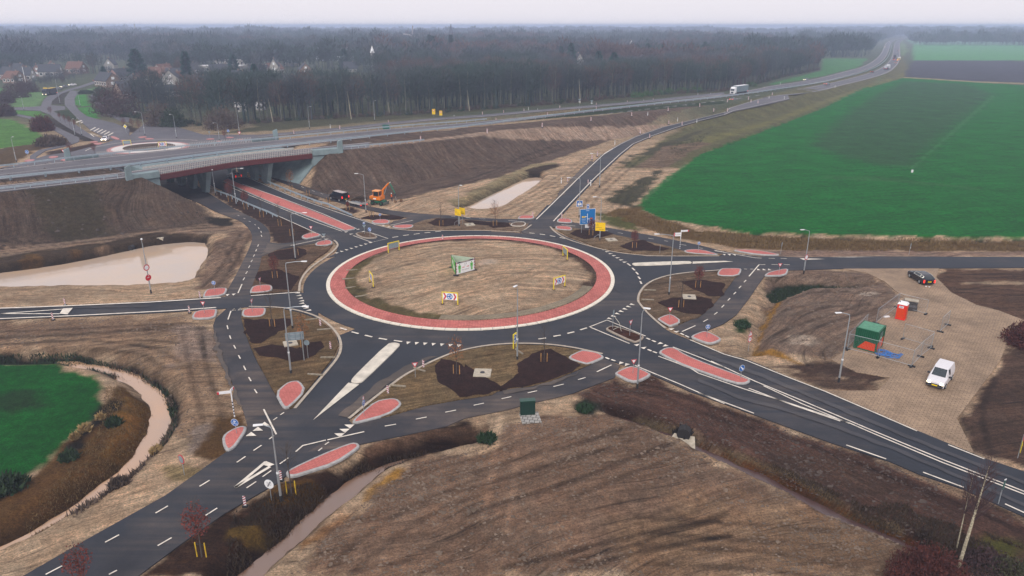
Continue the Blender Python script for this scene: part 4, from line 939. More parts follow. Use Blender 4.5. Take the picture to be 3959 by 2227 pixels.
for s_ in ('F 0,388 300,518 600,652 830,757', 'F 0,313 400,480 800,640 1020,717', 'F 90,275 500,422 850,557 1155,692', 'F 60,180 600,410 1100,580 1335,656',
           'F 1125,757 1295,820 1450,785 1280,728', 'K 1155,285 1320,220 1500,295 1680,370', 'K 1165,288 1530,440',
           'K 2095,405 2415,540 L 330,-2 620,115 860,207 1100,310 1480,475', 'L 1690,568 1935,665', 'K 1580,645 2000,820 2415,1003', 'L 0,215 375,355', 'L 1000,570 1270,665', 'L 1520,755 1795,858', 'L 2075,970 2206,1030',
           'K 1935,472 2200,575 2415,662', 'L 85,0 385,138 700,268 1150,460 1650,668 2206,886 2900,1170', 'K 1800,558 2100,672 L 0,83 310,190 560,268 1020,420 1180,490 1650,688 2206,905 2900,1195', 'L 440,168 700,290 1025,425', 'L 340,185 640,300 960,408',
           'J 290,1055 408,1290', 'N 590,300 655,243 870,192', 'N 885,190 1228,113', 'F 540,850 830,790', 'F 1465,662 1680,615', 'G 400,617 550,628', 'G 895,655 1025,668', 'H 130,455 450,512 500,514', 'H 400,658 480,565 528,565', 'I 2130,215 2157,135', 'F 50,1295 87,1212', 'K 1225,705 1362,640', 'K 2020,328 2145,272'):
    curve(s_, 0.16, it=0)
def dash(s_, w=0.13):
    k = s_.split()[0]
    for q in s_.split()[1:]:
        a = [float(t) for t in q.split(',')]
        if len(a) == 1: continue
        stripe([pt(k, a[0], a[1]), pt(k, a[2], a[3])], w)
for s_ in ('J 1420,1213,1525,1195 1710,1148,1810,1128 1985,1083,2085,1063 2250,1018,2345,998 10,455,28,488 55,550,72,582 102,648,122,688 150,755,172,792 203,868,228,905 445,1108,480,1085 380,1157,415,1132 342,1335,385,1302',
           'K 337,957,427,937 580,902,668,882 820,843,915,820 1050,778,1120,758', 'I 2122,270,2130,305 2145,365,2157,397',
           'M 1865,625,1960,567 1455,875,1570,808 985,1148,1115,1078 430,1449,585,1368 1922,897,2030,828 1475,1180,1605,1105 1020,1449,1095,1410 -100,1760,60,1670 560,1720,650,1660',
           'N 130,640,220,580 280,535,360,478 440,415,520,358 40,400,120,345 195,290,270,240 862,235,898,210 800,293,835,265',
           'F 45,566,62,572 100,594,118,600 150,622,168,628 205,653,215,660 238,680,248,695 262,715,268,730 266,752,273,768 232,860,242,840 215,905,224,885 193,955,205,935 170,1005,185,985 148,1060,160,1038 122,1115,138,1092 97,1175,112,1150',
           'F 640,298,665,308 740,335,765,345 820,362,845,370 950,405,980,413 1430,505,1460,511 2040,576,2080,580 2180,587,2220,591 2300,597,2350,601', 'G 0,588,45,592 135,598,185,602',
           'G 1180,686,1190,689 1290,705,1330,712 1420,730,1470,738 1705,782,1755,790 1855,805,1890,812 2010,840,2060,850 2180,872,2215,878 2320,895,2415,912',
           'H 360,705,377,688 320,752,337,735 278,800,297,783 232,850,250,832 183,905,203,885 125,962,150,942 38,1018,75,998', 'H 555,515,605,516 650,516,700,517 578,564,628,565 675,564,722,566 360,600,385,601 410,601,435,601 345,489,370,489 395,490,420,490',
           'C 130,1110,200,1100 420,1075,500,1063'):
    dash(s_)
for s_ in ('J 1005,293,1065,313 1110,330,1175,347 1235,362,1302,378 1365,390,1440,403 1505,411,1582,422', 'K 678,398,752,388 820,373,888,361 950,345,1015,330 1070,312,1132,293',
           'F 1490,775,1545,766 1590,757,1645,750 1690,745,1745,738 1790,732,1845,727 1890,721,1945,717', 'G 595,732,645,737 693,743,742,750 787,758,837,767 878,775,930,785',
           'G 1510,1018,1540,1040 1555,1060,1580,1083 1590,1098,1612,1122 1612,1142,1630,1165 1630,1185,1643,1210', 'K 1305,570,1340,585 1360,590,1398,603 1700,495,1735,510 1748,515,1785,528 1687,388,1722,403 1740,410,1775,425 2005,343,2038,360 2050,365,2085,382'):
    dash(s_, 0.26)
def teeth(k, a, b_, n, out=None, w=.55, h=.75):
    A, B = Vector(pt(k, *a)), Vector(pt(k, *b_))
    for i in range(n):
        c = A + (B - A) * (i / max(1, n - 1)); e = (B - A).normalized() if n > 1 else Vector((1, 0)); nn = Vector((-e.y, e.x))
        o = Vector(out) if out else (c - Vector(RC))
        if nn.dot(o) < 0: nn = -nn
        p = [c - e * w / 2 - nn * h / 2, c + e * w / 2 - nn * h / 2, c + nn * h / 2]
        if (p[1] - p[0]).cross(p[2] - p[0]) < 0: p = p[::-1]
        mk.add([(q.x, q.y, ZM[0]) for q in p], [(0, 1, 2)], PAINT)
teeth('F', (965, 918), (1280, 822), 8); teeth('G', (1295, 888), (1490, 1005), 7); teeth('K', (1560, 75), (1350, 208), 7); teeth('J', (1635, 435), (2110, 462), 7); teeth('F', (602, 1295), (640, 1370), 4); teeth('J', (640, 65), (705, 130), 4)
teeth('J', (1080, 1208), (987, 1290), 3, (-1, .2), .8, .9); teeth('J', (310, 1200), (185, 1295), 3, (0, -1), .8, .9)
for k, a, b_, o in (('I', (2187, 120), (2245, 115), (0, 1)), ('J', (15, 122), (72, 118), (0, 1)), ('E', (2125, 1315), (2182, 1310), (0, -1)), ('K', (1445, 625), (1500, 640), (.5, -1)), ('K', (1605, 450), (1670, 478), (-.6, 1)), ('K', (1810, 440), (1858, 462), (.5, -1)), ('K', (1928, 303), (1975, 327), (-.5, 1)), ('H', (472, 603), (558, 603), (0, 1)), ('H', (205, 487), (288, 489), (0, -1)), ('F', (1400, 665), (1450, 678), (0, -1)), ('F', (1065, 722), (1110, 742), (0, 1)), ('F', (1165, 700), (1215, 720), (0, -1)), ('F', (850, 768), (880, 790), (0, 1))):
    teeth(k, a, b_, 3 if k == 'H' else 2, o)
def flat(s_, m=PAINT, z=None): 
    p = poly(s_); mk.prism(p, None, ZM[0] if z is None else z, m)
flat('J 750,1157 1080,806 1182,822', SPLIT); flat('G 2120,1000 2415,994 H 275,541 0,556 G 2118,1022', SPLIT)
flat('I 590,112 682,106 632,167 558,160'); stripe(poly('I 10,160 590,118'), .22, z=ZM[0] + .004); stripe(poly('I 10,160 560,162'), .22, z=ZM[0] + .004)
flat('N 310,388 392,420 340,440 290,425'); stripe(poly('N 25,635 310,395'), .3, z=ZM[0] + .004); stripe(poly('N 25,635 350,440'), .3, z=ZM[0] + .004)
flat('H 800,515 830,527 1000,521'); flat('H 1030,507 1200,504 1395,504 1200,507'); 
for i in range(6):
    x = 838 + i * 33; y = 1098 + i * 10; flat('A %d,%d %d,%d %d,%d %d,%d' % (x, y, x + 8, y + 3, x + 60, y - 25, x + 50, y - 28))
flat('A 705,1022 760,1005 770,1010 715,1028'); flat('A 750,1030 775,1018 778,1022 758,1034')
stripe(poly('A 840,1130 880,1160 920,1150 840,1130'), .3)
for r_ in (14.2,): stripe(arc(FRC, 17.6, 60, 200, 30), .25)
# motorway lines
def mline(L1, L2, f, w, dz=0.03, i0=0, i1=None, m=None, dash_=None):
    pp = []
    for i in range(i0, len(L1) if i1 is None else i1):
        g = f[i] if hasattr(f, '__len__') else f
        pp.append(np.array(L1[i], float) + (np.array(L2[i], float) - np.array(L1[i], float)) * g)
    if not dash_:
        stripe([(q[0], q[1]) for q in pp], w, m or PAINT, zl=[q[2] + dz for q in pp]); return
    acc = 0
    for a, c in zip(pp, pp[1:]):
        L_ = np.linalg.norm(c - a); t = 0
        while t < L_:
            e = min(L_, t + dash_[0]); A_ = a + (c - a) * t / L_; B_ = a + (c - a) * e / L_
            stripe([(A_[0], A_[1]), (B_[0], B_[1])], w, m or PAINT, zl=[A_[2] + dz, B_[2] + dz]); t += dash_[0] + dash_[1]
OLDP = mat('old_road_paint', (0.50, 0.46, 0.42), 0.8, var=.2)
mline(NL, ML, 0.035, .35, m=OLDP); mline(NL, ML, [a - .05 for a in QA], .3, m=OLDP); mline(NL, ML, [a * .5 for a in QA], .2, dash_=(3, 9), m=OLDP)
mline(ML, FL, [a + .06 for a in QB], .3, m=OLDP); mline(ML, FL, .95, .35, m=OLDP); mline(ML, FL, .52, .2, dash_=(3, 9), m=OLDP)
mline(SLIP_L, SLIP_R, 0.0, .25, dz=.145, i0=4, m=OLDP); mline(SLIP_L, SLIP_R, 1.0, .25, dz=.145, i0=4, m=OLDP); mline(FSL_N, FSL_F, .08, .3, dz=.12, m=OLDP)
tag(mk.build('road_markings'), kind='structure')

# ---------------------------------------------------------------- guard rails
def posts(parent, pos, mk1, name='post', limit=100):
    pos = sorted(pos, key=lambda q: q[0] ** 2 + q[1] ** 2)
    o0 = None; L0 = parent.location
    for q in pos[:limit]:
        if o0 is None: o0 = mk1(name, parent); o = o0
        else: o = o0.copy(); scene.collection.objects.link(o)
        o.location = (q[0] - L0[0], q[1] - L0[1], q[2] - L0[2])
    if len(pos) > limit:
        b = MB()
        for q in pos[limit:]: b.box((q[0] - L0[0], q[1] - L0[1], q[2] - L0[2] + .3), (.12, .12, .75), GAL2)
        o = b.build(name, parent); o['kind'] = 'stuff'
def resample(line, step):
    out = [np.array(line[0], float)]; rest = step
    for a, c in zip(line, line[1:]):
        a = np.array(a, float); c = np.array(c, float); L_ = np.linalg.norm(c - a); t = rest
        while t <= L_: out.append(a + (c - a) * t / L_); t += step
        rest = t - L_
    return out
def guardrail(label, line, step=4.0, double=False, group=None, zt=.75):
    line = [np.array(q, float) for q in line]; a = line[0]
    t = thing('guardrail', label, 'guardrail', tuple(a))
    for k, off in enumerate((-.3, .3) if double else (0,)):
        b = MB()
        for p, q in zip(line, line[1:]):
            d = q - p; L_ = np.hypot(d[0], d[1]) or 1; n_ = np.array([-d[1] / L_, d[0] / L_, 0]) * off
            for zz, hh in ((zt, .14), (zt - .2, .14)):
                s0 = p - a + n_; s1 = q - a + n_
                w = np.array([-d[1] / L_, d[0] / L_, 0]) * .05
                V = [s0 - w + (0, 0, zz - hh / 2), s0 + w + (0, 0, zz - hh / 2), s0 + w + (0, 0, zz + hh / 2), s0 - w + (0, 0, zz + hh / 2)]
                V += [s1 - w + (0, 0, zz - hh / 2), s1 + w + (0, 0, zz - hh / 2), s1 + w + (0, 0, zz + hh / 2), s1 - w + (0, 0, zz + hh / 2)]
                b.add(V, [(0, 4, 5, 1), (1, 5, 6, 2), (2, 6, 7, 3), (3, 7, 4, 0), (0, 1, 2, 3), (4, 7, 6, 5)], GAL2)
        b.build('rail', t)
    def mk1(n_, par): bb = MB(); bb.box((0, 0, .3), (.12, .6 if double else .12, .8), GAL2); return bb.build(n_, par)
    posts(t, resample(line, step), mk1)
    return t
def cut(line, u0, u1): return [q for q in line if u0 <= uv(q[0], q[1])[0] <= u1]
iM = len(ML) - 1
guardrail('double steel guardrail running down the motorway median from edge to edge', ML[:iM - 14], 6, True)
guardrail('steel guardrail along the far edge of the motorway, nearest the wood', [q for q in FL if q[1] < 245 and q[0] < -8], 4, zt=.85)
guardrail('steel guardrail on the near motorway edge left of the bridge', [q for q in NL if uv(q[0], q[1])[0] < -22], 2.5)
guardrail('short steel guardrail on the near motorway edge right of the bridge pylon', [q for q in NL if 28 < uv(q[0], q[1])[0] and q[0] < -22], 2.0)
guardrail('long steel guardrail beside the underpass road, sloping down to the ground', [(*pt('F', 200, 205), 0)] + [(*pt('F', x, y), .02) for x, y in ((380, 292), (480, 335), (640, 400), (800, 460), (880, 480))] + [(*pt('F', 1115, 562), -.6)], 3)
guardrail('grey guardrail left of the underpass road beside the bare young trees', [(*pt('E', x, y), 0) for x, y in ((2010, 350), (2150, 400), (2300, 470), (2415, 520))] + [(*pt('F', 330, 555), 0), (*pt('F', 420, 600), 0)], 3)

# ---------------------------------------------------------------- the bridge
UA, UB = -15.3, 20.8
br = thing('motorway_bridge', 'grey concrete motorway bridge with dark red edge beam over the underpass road', 'bridge', (*xy(3, 0), 0))
BL = br.location
def rel(q, dz=0): return (q[0] - BL[0], q[1] - BL[1], q[2] + dz)
def seg_u(line, u0, u1, n=14): return [at_u(line, u0 + (u1 - u0) * i / n) for i in range(n + 1)]
nd, fd = seg_u(NL, UA - .0, UB), seg_u(FL, UA, UB)
def outw(i, line, other, d):
    a = line[i]; c = other[i]; v = (a - c); v[2] = 0; return a + v / np.linalg.norm(v) * d
no = [outw(i, nd, fd, .9) for i in range(len(nd))]; fo = [outw(i, fd, nd, .9) for i in range(len(fd))]
b = MB()
n = len(no)
V = [rel(q, -.06) for q in no] + [rel(q, -.06) for q in fo] + [rel(q, -1.25) for q in no] + [rel(q, -1.25) for q in fo]
F = []
for i in range(n - 1):
    F += [(i, i + 1, n + i + 1, n + i), (2 * n + i + 1, 2 * n + i, 3 * n + i, 3 * n + i + 1), (2 * n + i, 2 * n + i + 1, i + 1, i), (n + i, n + i + 1, 3 * n + i + 1, 3 * n + i)]
F += [(0, n, 3 * n, 2 * n), (n - 1, 3 * n - 1, 4 * n - 1, 2 * n - 1)]
b.add(V, F, CONC); b.build('deck', br)
for side, (ln, ot) in enumerate(((nd, fd), (fd, nd))):
    b = MB(); c = MB()
    o1 = [outw(i, ln, ot, .95) for i in range(n)]; o2 = [outw(i, ln, ot, 1.35) for i in range(n)]
    for i in range(n - 1):
        b.add([rel(o1[i], -1.5), rel(o2[i], -1.3), rel(o2[i], -.25), rel(o1[i], -.1), rel(o1[i + 1], -1.5), rel(o2[i + 1], -1.3), rel(o2[i + 1], -.25), rel(o1[i + 1], -.1)],
              [(0, 4, 5, 1), (1, 5, 6, 2), (2, 6, 7, 3), (3, 7, 4, 0), (0, 1, 2, 3), (4, 7, 6, 5)], BRED)
    b.build('edge_beam', br)
    mid_ = [outw(i, ln, ot, 1.15) for i in range(n)]; top_ = [outw(i, ln, ot, 1.45) for i in range(n)]
    A_ = resample(mid_, .42); B_ = resample(top_, .42)
    for p, q in zip(A_, B_):
        p0 = Vector(rel(p, -.3)); p1 = Vector(rel(q, 1.15)); c.tube(p0, p1, .06, FIN, n=4)
    
    c.build('fin_railing', br)
    for u0, u1 in ((UA - 6.2, UA - .1), (UB + .1, UB + 6.5)):       # wing parapets
        a0, a1 = at_u(NL if side == 0 else FL, u0), at_u(NL if side == 0 else FL, u1)
        o0, o_1 = at_u(FL if side == 0 else NL, u0), at_u(FL if side == 0 else NL, u1)
        d0 = (a0 - o0); d0[2] = 0; d0 /= np.linalg.norm(d0)
        w = MB(); q0, q1 = a0 + d0 * .6, a1 + d0 * .6; r0, r1 = a0 + d0 * 1.5, a1 + d0 * 1.5
        w.add([rel(q0, -.9), rel(q1, -.9), rel(r1, -.7), rel(r0, -.7), rel(q0, .75), rel(q1, .75), rel(r1, .55), rel(r0, .55)], [(0, 1, 2, 3)[::-1], (4, 5, 6, 7), (0, 1, 5, 4), (1, 2, 6, 5), (2, 3, 7, 6), (3, 0, 4, 7)], CONC)
        q2, q3 = a0 + d0 * .2, a1 + d0 * .2; r2, r3 = a0 + d0 * 1.1, a1 + d0 * 1.1
        w.add([rel(q2, -3.2), rel(q3, -3.2), rel(r3, -3.2), rel(r2, -3.2), rel(q2, -.91), rel(q3, -.91), rel(r3, -.91), rel(r2, -.91)], [(0, 1, 2, 3)[::-1], (4, 5, 6, 7), (0, 1, 5, 4), (1, 2, 6, 5), (2, 3, 7, 6), (3, 0, 4, 7)], CONC)
        w.build('wing_parapet', br)
        e = at_u(NL if side == 0 else FL, u0 if u0 < 0 else u1); al = (a1 - a0); al[2] = 0; al /= np.linalg.norm(al)
        w = MB(); c0 = e + d0 * 1.25
        k0, k1 = -al * .75 - d0 * .3, al * .75 - d0 * .3; k2, k3 = al * .75 + d0 * .3, -al * .75 + d0 * .3
        lean = d0 * .35
        w.add([rel(c0 + k, -3.4) for k in (k0, k1, k2, k3)] + [rel(c0 + k * .72 + lean, zt) for k, zt in ((k0, 2.3), (k1, 2.7), (k2, 2.7), (k3, 2.3))],
              [(0, 1, 2, 3)[::-1], (4, 5, 6, 7), (0, 1, 5, 4), (1, 2, 6, 5), (2, 3, 7, 6), (3, 0, 4, 7)], CONC)
        w.build('pylon', br)
# barrier strip on the near deck
b = MB(); s0 = [p + (q - p) * .62 for p, q in zip(nd, seg_u(ML, UA, UB))]
for p, q in zip(s0, s0[1:]): b.add([rel(p, .0), rel(q, .0), rel(q, .45), rel(p, .45), rel(p + (.18, .25, 0), .0), rel(q + (.18, .25, 0), .0), rel(q + (.18, .25, 0), .45), rel(p + (.18, .25, 0), .45)], [(0, 1, 2, 3), (5, 4, 7, 6), (3, 2, 6, 7)], FIN)
b.build('barrier', br)
# piers: two rows of V shaped slabs
for u in (-2.6, 12.2):
    pn = at_u(NL, u); pf = at_u(FL, u); vn = uv(pn[0], pn[1])[1]; vf = uv(pf[0], pf[1])[1]; k = 4
    zt = pn[2] - 1.25
    for j in range(k):
        v0 = vn + 1.4 + (vf - vn - 2.8) * (j + .5) / k; hw = (vf - vn - 2.8) / k / 2
        b = MB()
        for sgn in (-1, 1):
            bot = [xy(u + du, v0 + dv) for du, dv in ((-.5, -.75), (.5, -.75), (.5, .75), (-.5, .75))]
            vt = v0 + sgn * (hw - .8)
            topp = [xy(u + du, vt + dv) for du, dv in ((-.6, -1.0), (.6, -1.0), (.6, 1.0), (-.6, 1.0))]
            b.add([(x - BL[0], y - BL[1], -.05) for x, y in bot] + [(x - BL[0], y - BL[1], zt) for x, y in topp], [(0, 1, 2, 3)[::-1], (4, 5, 6, 7), (0, 1, 5, 4), (1, 2, 6, 5), (2, 3, 7, 6), (3, 0, 4, 7)], CONC)
        b.build('pier', br)
# sloping revetments at both ends
for u0, u1 in ((-10.6, -17.6), (16.4, 23.4)):
    a0 = at_u(NL, u1); c0 = at_u(FL, u1); v0 = uv(a0[0], a0[1])[1] - .5; v1 = uv(c0[0], c0[1])[1] + .5
    b = MB(); zt = a0[2] - 1.0
    V = [(*xy(u0, v0), 0.0), (*xy(u0, v1), 0.0), (*xy(u1, v1), zt), (*xy(u1, v0), zt)]
    b.add([(x - BL[0], y - BL[1], z + .12) for x, y, z in V] + [(x - BL[0], y - BL[1], z - .3) for x, y, z in V], [(0, 1, 2, 3), (7, 6, 5, 4), (0, 4, 5, 1), (1, 5, 6, 2), (2, 6, 7, 3), (3, 7, 4, 0)], CONC)
    b.build('revetment', br)
    b = MB(); uw = u1 * 1.0
    V = [(*xy(uw, v0 + .3), 0), (*xy(uw, v1 - .3), 0)]
    p0, p1 = xy(uw + (1 if u1 < 0 else -1) * .6, v0 + .3), xy(uw + (1 if u1 < 0 else -1) * .6, v1 - .3)
    b.add([(V[0][0] - BL[0], V[0][1] - BL[1], 2.5), (V[1][0] - BL[0], V[1][1] - BL[1], 2.5), (p1[0] - BL[0], p1[1] - BL[1], 2.5), (p0[0] - BL[0], p0[1] - BL[1], 2.5),
           (V[0][0] - BL[0], V[0][1] - BL[1], zt), (V[1][0] - BL[0], V[1][1] - BL[1], zt), (p1[0] - BL[0], p1[1] - BL[1], zt), (p0[0] - BL[0], p0[1] - BL[1], zt)], [(0, 1, 5, 4), (1, 2, 6, 5), (2, 3, 7, 6), (3, 0, 4, 7)], CONC)
    b.build('abutment', br)
# ================================================================ street lamps
def G(k, x, y): return pt(k, x, y)
LAMPS = {}
def lamp(k, x, y, tk, tx, ty, label, H=None, double=False, name='street_lamp', group=None):
    base = px(k, x, y); tip = px(tk, tx, ty)
    bx, by = P(*base); g = gz(bx, by)
    if H is None: H = max(6.0, min(11.0, height_of(base, tip) + .15))
    t_ = P(*tip, H); dx, dy = t_[0] - bx, t_[1] - by; L_ = max(.6, min(2.4, math.hypot(dx, dy))); a = math.atan2(dy, dx)
    t = thing(name, label, 'street lamp', (bx, by, g), a, group)
    key = (round(H, 0), round(L_ * 2) / 2)
    if key in LAMPS:
        for c in LAMPS[key].children:
            d = c.copy(); scene.collection.objects.link(d); d.parent = t
            for e in c.children: f = e.copy(); scene.collection.objects.link(f); f.parent = d
        return t
    LAMPS[key] = t; H, L_ = key
    b = MB(); b.tube((0, 0, -.2), (0, 0, .55), .115, BLK, n=10); b.tube((0, 0, .5), (0, 0, 2.6), .10, GAL, n=10); b.tube((0, 0, 2.6), (0, 0, 2.75), .11, WHT, n=10)
    b.tube((0, 0, 2.7), (0, 0, H * .6), .075, GAL, .065, n=10); b.tube((0, 0, H * .6), (0, 0, H - .5), .062, GAL, .05, n=10); b.build('pole', t, smooth=False)
    b = MB(); b.path([(0, 0, H - .5), (.08, 0, H - .18), (L_ * .5, 0, H + .05), (L_ - .3, 0, H + .15)], .04, GAL); b.build('arm', t)
    b = MB(); b.add([(L_ - .4, -.11, H + .12), (L_ + .35, -.16, H + .17), (L_ + .35, .16, H + .17), (L_ - .4, .11, H + .12), (L_ - .4, -.09, H + .2), (L_ + .3, -.12, H + .25), (L_ + .3, .12, H + .25), (L_ - .4, .09, H + .2)],
         [(3, 2, 1, 0), (4, 5, 6, 7), (0, 1, 5, 4), (1, 2, 6, 5), (2, 3, 7, 6), (3, 0, 4, 7)], WHT)
    h_ = b.build('lamp_head', t, bev=.02); g_ = MB(); g_.box((L_ + .02, 0, H + .125), (.55, .2, .02), mat('lamp_lens', (.55, .55, .5), .2)); g_.build('lens', h_)
    return t
for a in [
 ('E', 1412, 1290, 'E', 1325, 810, 'street lamp in front of the big pond, with two red and white signs clamped on'),
 ('E', 2208, 470, 'E', 2275, 115, 'street lamp left of the underpass road beside the bridge, next to russet trees'),
 ('E', 2012, 368, 'E', 1995, 200, 'short lamp close to the left bridge pier'),
 ('F', 587, 985, 'F', 680, 535, 'street lamp in the mulch patch left of the underpass road mouth'),
 ('J', 560, 297, 'F', 680, 1005, 'street lamp at the top of the southwest verge, arm towards the ring'),
 ('J', 545, 716, 'J', 685, 70, 'street lamp in front of the grey sign board on the southwest verge'),
 ('F', 1245, 535, 'F', 1145, 190, 'street lamp between the trailer and the excavator'),
 ('F', 2115, 668, 'F', 2125, 288, 'street lamp carrying a yellow notice north of the ring'),
 ('G', 1060, 578, 'G', 970, 195, 'street lamp behind the blue direction board, arm over the slip road'),
 ('G', 1250, 303, 'C', 1180, 1302, 'street lamp on bare soil between slip road and green field'),
 ('G', 1252, 803, 'G', 1215, 398, 'street lamp carrying the single yellow notice right of the direction board'),
 ('G', 1898, 1311, 'G', 1785, 775, 'street lamp on the eastern verge, arm pointing left'),
 ('K', 483, 590, 'G', 465, 1220, 'tall lamp on the southern verge seen against the ring island'),
 ('K', 1603, 842, 'K', 1715, 130, 'tall lamp at the corner of the give way island in the lower right arm'),
 ('N', 452, 747, 'J', 250, 1200, 'large foreground lamp between the white sign and the staked tree'),
 ('H', 833, 628, 'H', 822, 300, 'street lamp beside the east road with a red circle sign on its pole'),
 ('L', 950, 135, 'H', 1105, 952, 'street lamp left of the green container'),
 ('A', 155, 1395, 'A', 120, 1150, 'lamp post at the far left edge beyond the motorway'),
 ('A', 1355, 1142, 'A', 1268, 925, 'lamp above the far roundabout, leftmost of four in a row'),
 ('A', 1650, 1172, 'A', 1590, 950, 'lamp above the far roundabout, second of four in a row'),
 ('A', 2050, 1192, 'A', 1970, 1035, 'shorter lamp above the far roundabout, third of four in a row'),
 ('B', 65, 1142, 'B', 55, 925, 'lamp above the far roundabout, rightmost of four, with give way sign'),
 ('B', 718, 1082, 'B', 728, 870, 'lone lamp beyond the motorway, left one of two before the wood'),
 ('B', 1325, 1012, 'B', 1330, 815, 'lone lamp beyond the motorway, right one of two before the wood'),
 ('A', 225, 908, 'A', 162, 790, 'lamp on the grass strip at the far left crossroads'),
 ('A', 750, 872, 'A', 740, 742, 'lamp with round white head on the green triangle far left'),
 ('A', 562, 852, 'A', 520, 608, 'tall lamp on the dark central reserve of the far left road'),
 ('A', 765, 1142, 'A', 720, 985, 'lamp beside the far zebra crossing, nearer one'), ('A', 702, 1152, 'A', 700, 1000, 'lamp beside the far cycle path, left of the zebra crossing')]:
    lamp(*a)

# ================================================================ signs
def pole_sign(name, label, k, x, y, rz=0.0, H=2.4, shapes=(), pole=.03, cat='road sign', zb=None, two=None):
    q_ = 1.0 if k in 'ABCD' else .76; H = H * q_; shapes = [(a, b * q_, c * q_) for a, b, c in shapes]
    bx, by = G(k, x, y); g = gz(bx, by) if zb is None else zb
    if g < ZR and zb is None and min(sd1(q, bx, by) for q in ROADS_L) < 0: g = ZR
    t = thing(name, label, cat, (bx, by, g), rz)
    for dx in ((0,) if two is None else (-two, two)):
        b = MB(); b.tube((dx, 0, -.2), (dx, 0, H), pole, GAL, n=8); b.build('post', t)
    for kind, z, s_ in shapes: face(t, kind, z, s_)
    return t
def circ(r, n=20, x=0, z=0): return [(x + r * math.cos(2 * math.pi * i / n), z + r * math.sin(2 * math.pi * i / n)) for i in range(n)]
def tri(s_, z, up=False):
    h_ = s_ * .866; return [(-s_ / 2, z - h_ / 3), (s_ / 2, z - h_ / 3), (0, z + h_ * 2 / 3)] if up else [(-s_ / 2, z + h_ / 3), (0, z - h_ * 2 / 3), (s_ / 2, z + h_ / 3)]
def arrow(mb, x0, z0_, x1, z1_, w, y, m):
    d = Vector((x1 - x0, z1_ - z0_)); L_ = d.length; d.normalize(); n_ = Vector((-d.y, d.x)); a = Vector((x0, z0_)); e = Vector((x1, z1_)); s0 = e - d * w * 1.6
    mb.plate([tuple(a + n_ * w / 2), tuple(s0 + n_ * w / 2), tuple(s0 - n_ * w / 2), tuple(a - n_ * w / 2)], y, 0, m)
    mb.plate([tuple(s0 + n_ * w * 1.3), tuple(e), tuple(s0 - n_ * w * 1.3)], y, 0, m)
def roundel(mb, x, z, r, y):
    mb.plate(circ(r, 24, x, z), y, 0, BLUE)
    for i in range(3):
        a0 = 90 + i * 120
        q = arc((x, z), r * .72, a0 + 8, a0 + 78, 6) + arc((x, z), r * .42, a0 + 78, a0 + 8, 6); mb.plate(q, y - .004, 0, WHT)
        e = arc((x, z), r * .57, a0 - 22, a0 - 22, 1)[0]; p_ = arc((x, z), r * .86, a0 + 12, a0 + 12, 1)[0]; q_ = arc((x, z), r * .28, a0 + 12, a0 + 12, 1)[0]
        mb.plate([e, p_, q_], y - .004, 0, WHT)
